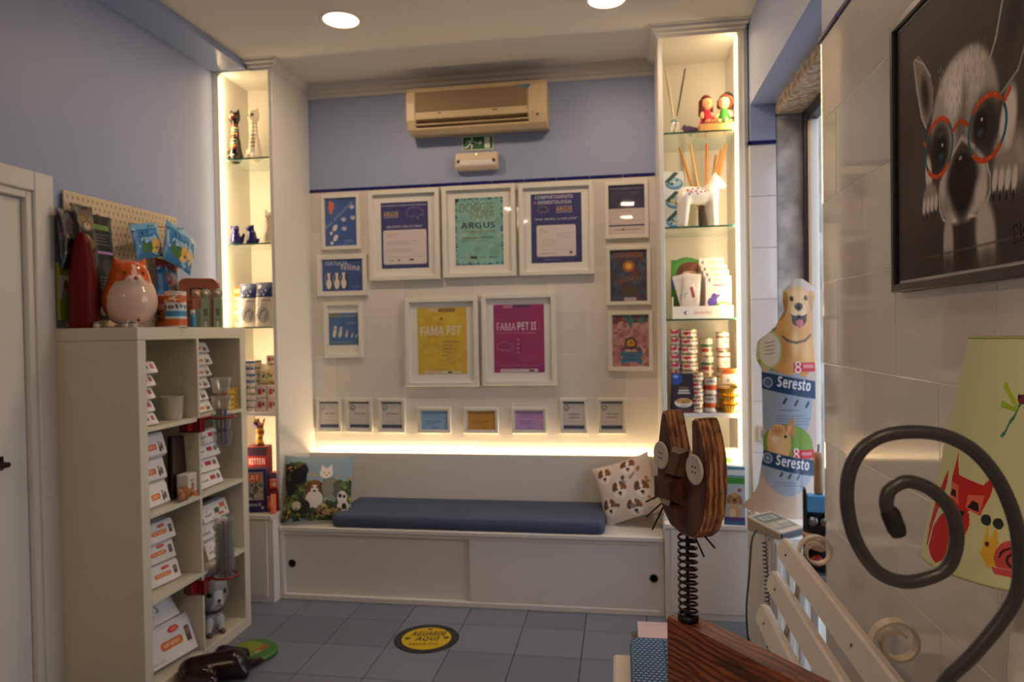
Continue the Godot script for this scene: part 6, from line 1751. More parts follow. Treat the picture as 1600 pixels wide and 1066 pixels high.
# ---------------------------------------------------------------- window corner: standee, scale, figurine
func window_corner():
	# low cupboard in the window opening that carries the standee and the scale readout
	var t = thing("window_plinth", "white ribbed plinth standing in the window opening under the scale readout", "plinth", V(0, 0, 0))
	var s := st0()
	cbox(s, V(0.20, 0.62, 0.56), 0.004, V(0.665, 0.31, -3.04))
	obj("body", done(s), M.white, t)
	for i in 10: obj("rib", span(V(0.557, 0.02, -2.80 - i * 0.05), V(0.567, 0.60, -2.775 - i * 0.05), 0.003), M.white, t)
	for i in 4: obj("rib", span(V(0.575 + i * 0.045, 0.02, -2.762), V(0.597 + i * 0.045, 0.60, -2.752), 0.003), M.white, t)
	standee()
	# scale readout
	t = thing("scale_readout", "grey scale readout box with keypad lying tilted on the plinth", "scale readout", V(0.590, 0.6215, -2.83), 40)
	mt("readout_plastic", H("a8977e"), 0.45)
	s = st0()
	prism(s, PackedVector2Array([Vector2(-0.09, 0), Vector2(0.09, 0), Vector2(0.09, 0.028), Vector2(-0.09, 0.062)]), 0.17, 0.005, false, Vector3.ZERO, Basis(V(0, 0, 1), V(0, 1, 0), V(-1, 0, 0)))
	var am := done(s)
	am.surface_set_material(0, M.readout_plastic)
	var kp := texm("keypad", pack_tex(160, 150, "75705f", func(c): c.rect(10, 10, 140, 62, H("5a5648")); c.rect(24, 20, 112, 40, H("8f917c")); c.text("0.00", 44, 26, 70, 28, H("33362c"), false); c.rect(10, 84, 60, 52, H("948870")); c.rect(82, 84, 66, 24, H("a3977e")); c.rect(82, 114, 66, 22, H("8c806a"))), 0.3)
	face(am, V(-0.073, 0.0605, -0.080), V(0.146, 0, 0), V(0, -0.0275, 0.145), kp)
	t.scale = V(0.86, 0.9, 0.86)
	obj("housing", am, null, t, V(0, 0.002, 0))
	obj("front_lip", span(V(-0.08, 0.0, 0.09), V(0.08, 0.026, 0.097), 0.003), hexm("2c3038", 0.4), t, V(0, 0.002, 0))
	tag(obj("black_cable", tubed(smooth([V(0.512, 0.635, -2.80), V(0.490, 0.60, -2.775), V(0.478, 0.47, -2.77), V(0.466, 0.34, -2.765), V(0.470, 0.22, -2.76), V(0.482, 0.13, -2.75), V(0.520, 0.075, -2.72), V(0.560, 0.04, -2.69)], 6), 0.0042, 6), mt("rubber", H("1c1a1a"), 0.5)), "thin black cable hanging from the scale readout in front of the plinth", "cable")
	var pts := []
	for i in 300:
		var a := i * 0.62
		var yy := 0.625 - i * 0.00155
		pts.append(V(0.522 + 0.012 * sin(i * 0.006) + 0.0085 * cos(a), yy, -2.700 + 0.0085 * sin(a)))
	tag(obj("coiled_cord", tubed(pts, 0.0026, 5), M.rubber), "coiled black cord hanging beside the plain cable under the scale readout", "cord")
	# switch plate on the reveal
	t = thing("wall_switch", "small grey switch box on the tiled reveal left of the cardboard standee", "switch", V(0.675, 0.875, -3.4835))
	obj("plate", span(V(-0.024, 0, 0), V(0.024, 0.078, 0.02), 0.003), hexm("b9b4ac", 0.4), t)
	obj("rocker", span(V(-0.012, 0.02, 0.02), V(0.012, 0.058, 0.025), 0.002), hexm("8c8880", 0.4), t)
	figurine()

func standee():
	var c := Cv.new(330, 1024, H("b9a594"), 1)
	# the sheet: dog on top, two oval adverts, plain beige elsewhere
	c.ell(156, 585, 140, 205, H("8e9aa6")); c.rect(0, 360, 330, 60, H("b9a594"))
	c.ell(150, 330, 150, 110, H("6a8a30"))
	c.ell(172, 330, 110, 120, H("c8914e")); c.ell(250, 360, 50, 100, H("c08642")); c.pl([130, 60, 300, 60, 320, 400, 90, 430], H("cc9450"))
	c.ell(218, 120, 78, 86, H("d0a468")); c.ell(142, 128, 26, 68, H("b07c40"), 14); c.ell(304, 118, 22, 66, H("b88648"), -10)
	c.ell(228, 160, 48, 50, H("d8b484")); c.ell(226, 128, 22, 18, H("1c1614")); c.ell(190, 92, 11, 12, H("241a12")); c.ell(266, 90, 10, 12, H("241a12"))
	c.ell(230, 190, 40, 34, H("3a1a18")); c.ell(232, 202, 24, 26, H("b8646a")); c.rect(224, 140, 4, 30, H("241a12")); c.ell(228, 164, 36, 10, H("d8b484"))
	c.soft(150, 330, 60, 110, H("b07c40"), 10, 0.9, 0.8); c.soft(270, 340, 44, 110, H("dcb078"), 0, 0.9, 0.8); c.soft(210, 300, 46, 90, H("e0ba84"), 0, 0.9, 0.8)
	c.soft(218, 76, 60, 40, H("dcb47c"), 0, 0.9, 0.9); c.soft(150, 130, 26, 66, H("9c6a34"), 14, 0.7); c.soft(300, 120, 22, 64, H("a87838"), -10, 0.7); c.soft(180, 170, 26, 40, H("b98a4c"), 0, 0.9, 0.8); c.soft(276, 166, 26, 40, H("b98a4c"), 0, 0.9, 0.8)
	c.soft(228, 118, 30, 54, H("e2c090"), 0, 0.9, 0.9); c.soft(200, 158, 26, 20, H("e0be90"), 0, 0.8); c.soft(256, 158, 26, 20, H("e0be90"), 0, 0.8)
	c.soft(190, 92, 13, 14, H("140d08"), 0, 0.5); c.soft(266, 90, 13, 14, H("140d08"), 0, 0.5); c.soft(193, 88, 3, 3, H("f0e8e0"), 0, 0.6); c.soft(269, 86, 3, 3, H("f0e8e0"), 0, 0.6); c.soft(227, 130, 26, 21, H("120d0c"), 0, 0.4); c.soft(222, 122, 9, 5, H("6a625e"), 0, 0.8)
	c.pl([184, 164, 208, 176, 228, 168, 250, 176, 274, 162, 262, 206, 232, 226, 204, 212], H("2a1210")); c.soft(232, 206, 27, 24, H("c46c74"), 0, 0.5); c.soft(232, 198, 3, 20, H("9c4a54"), 0, 0.9)
	c.stroke([140, 268, 170, 290, 212, 298, 262, 288, 290, 262], 9, H("54483a"), 0.8)
	c.ell(70, 330, 66, 92, H("a8b070")); c.ell(72, 330, 56, 80, H("cfc8b4"))
	for i in 4: c.line([48, 300 + i * 18, 96, 292 + i * 18], 4, H("6a6a62"))
	c.rect(0, 380, 26, 40, H("7a8c2c"))
	c.rect(196, 392, 122, 44, H("b8202c")); c.text("8", 204, 386, 34, 54, H("e8d8d0"), false); c.text("meses", 250, 402, 56, 16, H("dca8a4"))
	c.pl([14, 434, 324, 482, 318, 566, 10, 514], H("1f3858")); c.text("Seresto", 112, 466, 178, 50, H("d8d8d4"), true, false, 8.0); c.ell(62, 486, 26, 26, H("4a6078")); c.arc(62, 486, 22, 22, 0, 360, 4, H("a8b4bc"))
	for i in 3: c.line([140 + i * 60, 586 + i * 9, 156 + i * 60, 562 + i * 9], 12, H("343c44"))
	c.lines(118, 612, 130, 1, 8, H("6a747c"), 3, 5); c.lines(100, 640, 190, 4, 13, H("6e7880"), 5, 4)
	# second advert
	c.ell(156, 862, 142, 150, H("8e9aa6")); c.ell(160, 790, 138, 110, H("6f9032")); c.rect(0, 660, 8, 364, H("b9a594"))
	c.ell(116, 770, 62, 90, H("cda06a")); c.pl([140, 706, 196, 640, 200, 740], H("c07c48")); c.ell(110, 740, 50, 56, H("d2a872")); c.ell(150, 738, 9, 8, H("3c4426")); c.ell(96, 756, 20, 20, H("dcc0a0")); c.soft(110, 716, 40, 34, H("b98048"), 0, 0.9, 0.8); c.soft(120, 790, 50, 60, H("dcb486"), 0, 0.9, 0.8); c.soft(168, 706, 16, 44, H("d89a78"), 20, 0.8); c.soft(150, 738, 10, 9, H("20240e"), 0, 0.5); c.soft(153, 735, 2.5, 2.5, H("f0f0e0"), 0, 0.6)
	for i in 5: c.stroke([80 + i * 18, 690, 84 + i * 16, 720], 3, H("8a5428"), 0.9, 0.8)
	c.rect(186, 800, 116, 42, H("b8202c")); c.text("8", 190, 792, 32, 54, H("e8d8d0"), false); c.text("meses", 236, 812, 54, 14, H("dca8a4"))
	c.pl([10, 806, 312, 852, 304, 924, 14, 880], H("1f3858")); c.text("Seresto", 100, 836, 176, 48, H("d8d8d4"), true, false, 8.0); c.ell(56, 846, 26, 26, H("4a6078")); c.arc(56, 846, 22, 22, 0, 360, 4, H("a8b4bc")); c.line([44, 846, 68, 846], 4, H("a8b4bc")); c.line([56, 834, 56, 858], 4, H("a8b4bc"))
	for i in 3: c.line([118 + i * 44, 928 + i * 5, 130 + i * 44, 908 + i * 5], 10, H("343c44"))
	c.lines(90, 950, 150, 2, 12, H("6e7880"), 8, 4)
	var tex := texm("standee_print", ImageTexture.create_from_image(c.im), 0.22)
	var t = thing("cardboard_standee", "tall curved cardboard standee with a labrador and oval pet-collar adverts", "advertising standee", V(0.712, 0.6215, -3.15), -8)
	# curved sheet: outline half-widths by height, bent round a vertical axis
	var H0 := 1.01
	var left := [[0.0, 0.200], [0.05, 0.158], [0.11, 0.126], [0.25, 0.103], [0.45, 0.104], [0.62, 0.106], [0.66, 0.128], [0.74, 0.120], [0.775, 0.075], [0.80, 0.05], [0.84, 0.03], [0.87, 0.012], [0.90, 0.020], [0.95, 0.018], [1.0, -0.03]]
	var right := [[0.0, 0.185], [0.06, 0.160], [0.13, 0.130], [0.25, 0.116], [0.45, 0.112], [0.62, 0.112], [0.70, 0.106], [0.80, 0.100], [0.87, 0.098], [0.92, 0.112], [0.97, 0.105], [1.0, 0.06]]
	var am := ArrayMesh.new()
	for side in 2:
		var s := SurfaceTool.new()
		s.begin(Mesh.PRIMITIVE_TRIANGLES)
		s.set_smooth_group(1)
		var NY := 60
		var NX := 10
		for j in NY + 1:
			var f := float(j) / NY
			var l := _prof(left, f)
			var r := _prof(right, f)
			for i in NX + 1:
				var u := lerpf(-l, r, float(i) / NX)
				var z := 0.055 - 4.2 * u * u + (0.06 * pow(1.0 - f, 6.0)) - (0.0025 if side else 0.0)
				s.set_uv(Vector2(clampf((u + 0.128) / 0.25, 0, 1), clampf((1.0 - (f - 0.075) / 0.925), 0, 1)))
				s.add_vertex(V(u, f * H0, z))
		for j in NY:
			for i in NX:
				var a := j * (NX + 1) + i
				var b := a + NX + 1
				for k in ([a, b, b + 1, a, b + 1, a + 1] if side == 0 else [a, b + 1, b, a, a + 1, b + 1]): s.add_index(k)
		s.generate_normals()
		s.commit(am)
		am.surface_set_material(side, tex if side == 0 else hexm("c4bcb0", 0.7))
	obj("sheet", am, null, t)
	obj("rear_strut", span(V(-0.04, 0.0, -0.10), V(0.04, 0.5, -0.097), 0.0), hexm("c4bcb0", 0.7), t)

func _prof(p: Array, f: float) -> float:
	for i in p.size() - 1:
		if f <= p[i + 1][0]: return lerpf(p[i][1], p[i + 1][1], (f - p[i][0]) / (p[i + 1][0] - p[i][0]))
	return p[-1][1]

# black wooden figure with a blue block, metal discs and a wooden face, standing in the window
func figurine():
	var t = thing("figure_stand", "small dark wooden side table standing in the window opening behind the garden bench", "side table", V(0.700, 0, -2.56))
	obj("tabletop", box(V(0.15, 0.02, 0.20), 0.003), hexm("d0cbc4", 0.5), t, V(0, 0.534, 0))
	for q in [[-1, -1], [1, -1], [1, 1], [-1, 1]]: obj("leg", span(V(q[0] * 0.06 - 0.01, 0.0305 if q[0] > 0 else 0.0005, q[1] * 0.085 - 0.01), V(q[0] * 0.06 + 0.01, 0.524, q[1] * 0.085 + 0.01), 0.002), hexm("d0cbc4", 0.5), t)
	t.set_meta("label", "small pale side table standing in the window opening behind the garden bench")
	t = thing("wooden_figure", "black-framed wooden figure with sky-blue block, two metal discs and a timber face", "figurine", V(0.678, 0.5445, -2.55), -10)
	var blk := mt("black_wood", H("121214"), 0.5)
	obj("frame_board", span(V(-0.052, 0, -0.02), V(-0.042, 0.315, 0.02), 0.002), blk, t)
	obj("frame_board", span(V(0.042, 0, -0.02), V(0.052, 0.315, 0.02), 0.002), blk, t)
	obj("back_board", span(V(-0.042, 0, -0.02), V(0.042, 0.24, -0.008), 0.001), blk, t)
	obj("blue_block", span(V(-0.0415, 0.235, -0.02), V(0.0415, 0.295, 0.022), 0.004), mt("sky_block", H("5aa8dc"), 0.4), t)
	for e in [-1, 1]: obj("metal_disc", lathed([Vector2(0, 0), Vector2(0.019, 0), Vector2(0.021, 0.006), Vector2(0.017, 0.016), Vector2(0, 0.018)], 22), M.steel, t, V(e * 0.022, 0.200, -0.008), V(90, 0, 0))
	obj("timber_face", prismed([Vector2(-0.055, 0.155), Vector2(0.0, 0.135), Vector2(0.055, 0.155), Vector2(0.048, 0.105), Vector2(0.0, 0.092), Vector2(-0.048, 0.105)], 0.05, 0.004), hexm("b98a58", 0.6), t, V(0, 0.012, 0.02))
	obj("red_ball", lathed([Vector2(0, -0.022), Vector2(0.012, -0.018), Vector2(0.02, -0.008), Vector2(0.022, 0), Vector2(0.02, 0.008), Vector2(0.012, 0.018), Vector2(0, 0.022)], 18), hexm("9a2c1c", 0.35), t, V(-0.01, 0.068, 0.022))
	obj("round_base", lathed([Vector2(0, 0), Vector2(0.045, 0), Vector2(0.048, 0.01), Vector2(0.03, 0.02), Vector2(0, 0.022)], 22), hexm("6a6e72", 0.3), t)
	t = thing("wooden_handle_tool", "turned wooden handle with short metal stub rising behind the sky-blue block", "tool", V(0.678, 0.8405, -2.553))
	obj("handle", lathed([Vector2(0, 0), Vector2(0.013, 0), Vector2(0.016, 0.01), Vector2(0.0145, 0.06), Vector2(0.0165, 0.12), Vector2(0.015, 0.145), Vector2(0, 0.148)], 16), hexm("b98f5e", 0.5), t)
	obj("shaft", tubed([V(0, 0.146, 0), V(0.001, 0.16, 0), V(0.002, 0.175, 0)], 0.004, 8), M.steel, t)

# ---------------------------------------------------------------- things on the floor
func floor_things():
	var c := Cv.new(256, 256, H("1b1a1c"))
	c.ell(128, 128, 122, 122, H("2a2828")); c.ell(128, 128, 104, 104, H("120f0c")); c.ell(128, 128, 99, 99, H("d8b818")); c.ell(128, 128, 95, 95, H("cdac10"))
	c.text("AGUARDE", 60, 66, 138, 40, H("18140c"), true, false, 0.0, 0.2); c.text("AQUI", 82, 114, 92, 42, H("18140c"), true, false, 0.0, 0.2)
	c.text("ARGUS", 62, 172, 72, 15, H("3a3010")); c.lines(140, 174, 50, 2, 7, H("5a4a14"), 3, 4)
	paw(c, 132, 48, 8, H("5a3a14")); paw(c, 52, 132, 9, H("3a2c14")); paw(c, 206, 128, 9, H("3a2c14"))
	var s := st0(1)
	lathe(s, [Vector2(0, 0), Vector2(0.151, 0), Vector2(0.151, 0.0010), Vector2(0, 0.0010)], 48)
	var am := done(s)
	am.surface_set_material(0, hexm("1b1a1c", 0.5))
	face_disc(am, 0.1495, 0.0014, texm("floor_sticker", c.tex(), 0.4))
	var t = thing("floor_sticker", "round yellow and black waiting-point sticker on the grey-blue floor tiles", "floor sticker", V(-0.915, 0.0005, -3.098), 8)
	obj("disc", am, null, t)
	# glossy brown plush bag and green flying disc by the bookcase
	t = thing("brown_bag", "glossy dark brown crumpled bag on the floor in front of the bookcase", "bag", V(-1.685, 0, -2.64), 30)
	obj("bag", blobbed([[V(-0.10, 0.05, 0), V(0.06, 0.055, 0.02), 0.052, 0.06], [V(0.02, 0.07, -0.05), V(0.10, 0.04, -0.09), 0.04, 0.028], [V(-0.10, 0.04, 0.05), V(-0.02, 0.035, 0.11), 0.038, 0.03], [V(0.09, 0.03, 0.0), V(0.17, 0.02, -0.05), 0.03, 0.012], [V(-0.02, 0.03, -0.1), V(0.1, 0.025, 0.06), 0.025, 0.024]], 0.010, 0.02), mt("brown_gloss", H("1d0f0c"), 0.2), t)
	var gd := Cv.new(160, 160, H("4f7a2c"))
	gd.ell(80, 80, 80, 80, H("3f7434")); gd.ell(60, 60, 60, 50, H("7a8c2a")); gd.line([92, 112, 128, 76], 20, H("b04a24")); gd.text("FUN", 70, 110, 40, 16, H("c8b8a0"), true, false, -40.0)
	am = lathed([Vector2(0, 0), Vector2(0.085, 0), Vector2(0.105, 0.006), Vector2(0.108, 0.018), Vector2(0.098, 0.026), Vector2(0, 0.028)], 32)
	am.surface_set_material(0, hexm("47762e", 0.5))
	face_disc(am, 0.095, 0.0288, texm("disc_print", gd.tex(), 0.5))
	t = thing("toy_disc", "green flying disc toy with orange stripe lying beside the brown bag", "toy", V(-1.645, 0, -2.845), 30)
	obj("disc", am, null, t)
	# boxes beyond the garden bench
	var pk := texm("pup_box", pack_tex(120, 90, "c8b0ae", func(k): k.ell(84, 52, 26, 24, H("d8c8c0")); k.ell(92, 40, 8, 6, H("2a2020")); k.ell(70, 44, 6, 5, H("6a3c34")); k.line([98, 60, 116, 56], 5, H("8a3038")); k.lines(8, 12, 60, 2, 7, H("a88a88"), 3, 2)), 0.5)
	t = thing("storage_box", "pale pink printed box on the floor beyond the blue bench pad", "box", V(0.155, 0, -2.62), 0)
	obj("carton", pbox(V(0.22, 0.30, 0.15), 0.003, hexm("8c8078", 0.6), {"front": pk, "top": pk}), null, t)
	obj("side_strip", span(V(-0.130, 0, -0.07), V(-0.111, 0.262, 0.07), 0.002), hexm("6f665c", 0.6), t)
	t = thing("red_food_bag", "red pet food bag on the floor by the plinth, behind the bench slats", "bag", V(0.425, 0, -2.56), -10)
	obj("bag", cushion(0.17, 0.24, 0.09, texm("red_bag", pack_tex(100, 140, "7a1a20", func(k): k.text("DOG", 24, 40, 52, 24, H("b88a84")); k.lines(20, 76, 60, 4, 9, H("a85a58"), 3, 3)), 0.4), hexm("6a141a", 0.4), 0.12, 12, 0.04, 0.008), null, t, V(0, 0.12, 0), V(-3, 0, 0))

func face_disc(am: ArrayMesh, r: float, y: float, m: Material):
	var s := SurfaceTool.new()
	s.begin(Mesh.PRIMITIVE_TRIANGLES)
	for i in 48:
		var p := [Vector2.ZERO, Vector2(cos(TAU * i / 48), sin(TAU * i / 48)), Vector2(cos(TAU * (i + 1) / 48), sin(TAU * (i + 1) / 48))]
		for q in p:
			s.set_normal(V(0, 1, 0))
			s.set_uv(Vector2(0.5, 0.5) + q * 0.5)
			s.add_vertex(V(q.x * r, y, q.y * r))
	s.commit(am)
	am.surface_set_material(am.get_surface_count() - 1, m)

# ---------------------------------------------------------------- foreground: garden bench, counter, wooden cat, lamp, painting
func wood_tex(seed_: int, a: Color, b: Color, dark: Color, lines: float, wob: float) -> ImageTexture:
	# straight grain along v; u runs across it
	var n := FastNoiseLite.new()
	n.seed = seed_
	n.frequency = 0.012
	var n2 := FastNoiseLite.new()
	n2.seed = seed_ + 9
	n2.frequency = 0.09
	var im := Image.create(256, 256, false, Image.FORMAT_RGB8)
	for y in 256:
		for x in 256:
			var u := x + n.get_noise_2d(x * 1.0, y * 0.5) * wob
			var g := 0.5 + 0.5 * sin(u * lines + 1.5 * n2.get_noise_2d(u * 2.0, y * 0.06))
			g = pow(g, 1.7)
			var c := a.lerp(b, clampf(g + 0.35 * n2.get_noise_2d(u * 5.0, y * 0.25), 0, 1))
			c = c.lerp(dark, clampf(n.get_noise_2d(x * 1.6 + 300, y * 0.5) * 1.3, 0, 0.6))
			im.set_pixel(x, y, c)
	return ImageTexture.create_from_image(im)

func foreground():
	garden_bench()
	counter_lamp()
	wooden_cat()
	painting()

func garden_bench():
	mt("bench_white", H("d8cfc4"), 0.38)
	mt("iron_white", H("cfc2ae"), 0.42)
	var t = thing("garden_bench", "white slatted garden bench with scrolled iron frame along the tiled wall", "garden bench")
	# backrest slats: upper front edge x, y
	var za := -1.955
	var zb := -1.13
	var lean := deg_to_rad(17.0)
	var len := zb - za
	var bas := Basis(V(0, 0, 1), V(sin(lean), cos(lean), 0), V(-cos(lean), sin(lean), 0))
	for q in [[0.421, 0.862], [0.393, 0.772], [0.365, 0.681]]:
		var p := []
		var h := 0.058
		for c in [[-len / 2, -h / 2, 1, 1], [len / 2, -h / 2, -1, 1], [len / 2, h / 2, -1, -1], [-len / 2, h / 2, 1, -1]]:
			var k := 0.024
			var a := Vector2(c[0] + c[2] * k, c[1])
			var b := Vector2(c[0], c[1] + c[3] * k)
			var mid := Vector2(c[0] + c[2] * k * 0.29, c[1] + c[3] * k * 0.29)
			if c[2] * c[3] > 0: p.append_array([b, mid, a])
			else: p.append_array([a, mid, b])
		var s := st0()
		prism(s, PackedVector2Array(p), 0.024, 0.005, false, Vector3.ZERO, bas)
		obj("back_slat", done(s), M.bench_white, t, V(q[0] + 0.004, q[1] - 0.026, (za + zb) / 2))
		for z in [-1.865, -1.35]: obj("screw", lathed([Vector2(0, 0), Vector2(0.004, 0), Vector2(0.003, 0.002), Vector2(0, 0.002)], 10), hexm("6e6252", 0.4), t, V(q[0] + 0.004 - 0.0118, q[1] - 0.022, z), V(0, 0, 90 - 17))
	for i in 5: obj("seat_slat", span(V(-0.035 + i * 0.083, 0.430, -2.09), V(0.030 + i * 0.083, 0.452, -1.13), 0.006), M.bench_white, t)
	# iron frames with a scroll at the top
	for z in [-1.845, -1.33]:
		var s := st0()
		var pts := [V(0.47, 0.0, z), V(0.45, 0.12, z), V(0.405, 0.28, z), V(0.385, 0.42, z), V(0.398, 0.60, z), V(0.430, 0.72, z), V(0.440, 0.80, z)]
		pts = smooth(pts, 6)
		for i in 30:
			var a := deg_to_rad(175.0 - i * 17.0)
			var r := 0.043 - 0.024 * i / 29.0
			pts.append(V(0.484 + r * cos(a), 0.858 + r * sin(a), z))
		ribbon(s, pts, 0.022, 0.005)
		obj("rear_frame", done(s), M.iron_white, t)
		s = st0()
		ribbon(s, smooth([V(0.385, 0.425, z), V(0.2, 0.424, z), V(0.0, 0.424, z), V(-0.025, 0.40, z), V(-0.01, 0.25, z), V(0.015, 0.12, z), V(-0.03, 0.0, z)], 6), 0.022, 0.005)
		obj("front_frame", done(s), M.iron_white, t)
	# blue mesh seat pad
	var c := Cv.new(64, 64, H("24364e"), 1)
	for j in 8:
		for i in 8: c.ell(i * 8 + 4 + (j % 2) * 4, j * 8 + 4, 2.7, 2.2, H("84aacb"))
	var m := texm("mesh_pad", ImageTexture.create_from_image(c.im), 0.8)
	m.uv1_triplanar = true
	m.uv1_scale = V(9, 9, 9)
	var rows := []
	for i in 9:
		var a := PI * i / 8.0
		rows.append(rounded_rect_ring(0.022 - sin(a) * 0.008, 0.352 + sin(a) * 0.008, -2.115, -1.18 + sin(a) * 0.008, 0.02, 0.4525 + 0.021 - cos(a) * 0.021))
	var s := st0(2)
	grid(s, rows, true, 2)
	tag(obj("bench_pad", done(s), m), "blue mesh-fabric seat pad lying on the white garden bench", "seat pad")

# flat bar: width along z, thickness in the x, y plane
func ribbon(s, pts: Array, w: float, th: float):
	var rows := []
	for i in pts.size():
		var d: Vector3 = (pts[mini(i + 1, pts.size() - 1)] - pts[maxi(i - 1, 0)]).normalized()
		var n := V(-d.y, d.x, 0) * th / 2
		var z := V(0, 0, w / 2)
		rows.append(PackedVector3Array([pts[i] + n - z, pts[i] + n + z, pts[i] - n + z, pts[i] - n - z]))
	grid(s, rows, true, -1)

func counter_lamp():
	var t = thing("counter", "white reception counter just below the picture, carrying the wooden cat and the lamp", "counter")
	obj("top", span(V(-0.10, 0.865, -0.98), V(0.615, 0.892, -0.25), 0.004), M.white, t)
	obj("front_panel", span(V(-0.08, 0.0, -0.96), V(0.615, 0.864, -0.93), 0.003), M.white, t)
	obj("side_panel", span(V(-0.08, 0.0, -0.929), V(-0.055, 0.864, -0.27), 0.003), M.white, t)
	# lamp with a printed cone shade
	t = thing("table_lamp", "unlit table lamp with pale green cone shade printed with fox, dragonfly and snail", "table lamp", V(0.468, 0.8925, -0.90), 0)
	var mw = M.white
	obj("base", lathed([Vector2(0, 0), Vector2(0.060, 0), Vector2(0.062, 0.006), Vector2(0.05, 0.014), Vector2(0.012, 0.02), Vector2(0, 0.02)], 28), mw, t)
	obj("stem", lathed([Vector2(0.009, 0.018), Vector2(0.011, 0.06), Vector2(0.016, 0.12), Vector2(0.011, 0.19), Vector2(0.009, 0.26), Vector2(0.013, 0.33), Vector2(0, 0.335)], 18), mw, t)
	var c := Cv.new(1024, 512, H("cdd0a0"), 1)
	# the printed side faces the room; 1024 px go once round, the middle is the camera side
	lamp_print(c)
	var am := ArrayMesh.new()
	var sm := texm("lamp_shade", ImageTexture.create_from_image(c.im), 0.7)
	wrap_sheet(am, 0.105, 0.053, 0.252, 0.523, sm, 56)
	wrap_sheet(am, 0.1035, 0.0515, 0.252, 0.523, hexm("e4e2cc", 0.8), 56, 360, 0)
	var sh = obj("shade", am, null, t, Vector3.ZERO, V(0, -27, 0))
	for q in [[0.1045, 0.252], [0.0525, 0.523]]:
		var pts := []
		for i in 41: pts.append(V(q[0] * cos(TAU * i / 40), q[1], q[0] * sin(TAU * i / 40)))
		obj("rim", tubed(pts, 0.0016, 6), hexm("a9a878", 0.6), sh)
	var pts2 := [V(-0.052, 0.515, 0), V(0, 0.50, 0), V(0.052, 0.515, 0)]
	obj("spider", tubed(pts2, 0.002, 6), M.steel, t)

func lamp_print(c):
	# 1024 px go once round; the middle faces the room, the fox sits to its left
	var red := H("c01c10")
	var F := func(a: Array, col):
		var q := []
		for i in range(0, a.size(), 2): q.append_array([306.0 + (a[i] - 330.0) * 0.80, 250.0 + (a[i + 1] - 200.0) * 0.83])
		c.pl(q, col)
	F.call([338, 476, 330, 420, 340, 340, 372, 268, 378, 258, 382, 290, 372, 350, 352, 410, 344, 476], red)
	F.call([352, 476, 356, 420, 380, 380, 420, 352, 470, 352, 474, 380, 466, 410, 446, 450, 424, 484, 396, 506, 370, 494], red)
	F.call([400, 270, 408, 200, 424, 262, 500, 276, 530, 236, 516, 300, 498, 352, 470, 344, 452, 378, 432, 344, 404, 322], red)
	F.call([402, 284, 428, 288, 440, 338, 402, 322], H("e06a54"))
	F.call([462, 306, 506, 300, 494, 352, 460, 340], H("e06a54"))
	F.call([404, 316, 410, 300, 422, 304, 426, 322], H("161010"))
	F.call([464, 338, 474, 318, 490, 322, 494, 344], H("161010"))
	F.call([440, 352, 460, 350, 452, 376], H("161010"))
	# dragonfly
	c.line([470, 208, 492, 168, 508, 138], 5, H("2f7a70")); c.ell(512, 128, 10, 10, H("6a1c1c")); c.ell(506, 122, 4, 4, H("1c0c0c"))
	c.pl([504, 140, 474, 92, 468, 104, 496, 146], H("a4c02a")); c.pl([504, 148, 466, 132, 464, 146, 496, 154], H("9ab828")); c.pl([516, 136, 548, 154, 544, 170, 512, 146], H("9ab828")); c.pl([518, 132, 556, 124, 556, 140, 516, 140], H("a4c02a"))
	# snail
	c.pl([446, 452, 450, 424, 454, 388, 460, 424, 470, 388, 474, 424, 468, 452, 486, 482, 462, 482], H("e0b030"))
	c.ell(452, 382, 9, 11, H("1c2a20")); c.ell(473, 385, 9, 11, H("1c2a20")); c.ell(456, 430, 4, 5, H("5a1c10"))
	c.ell(504, 452, 36, 40, H("c84a48")); c.rect(462, 472, 90, 40, H("cdd0a0")); c.pl([464, 473, 548, 473, 556, 486, 470, 486], H("c84a48"))
	var sp := []
	for i in 40:
		var a := i * 0.36
		var r := 28.0 - i * 0.66
		sp.append_array([504 - r * cos(a), 452 - r * 0.95 * sin(a)])
	c.line(sp, 4, H("3a1018"))
	# the rest of the meadow round the back
	for q in [[150, 300], [820, 260], [900, 420]]: c.ell(q[0], q[1], 26, 40, H("9ab828"), 20)

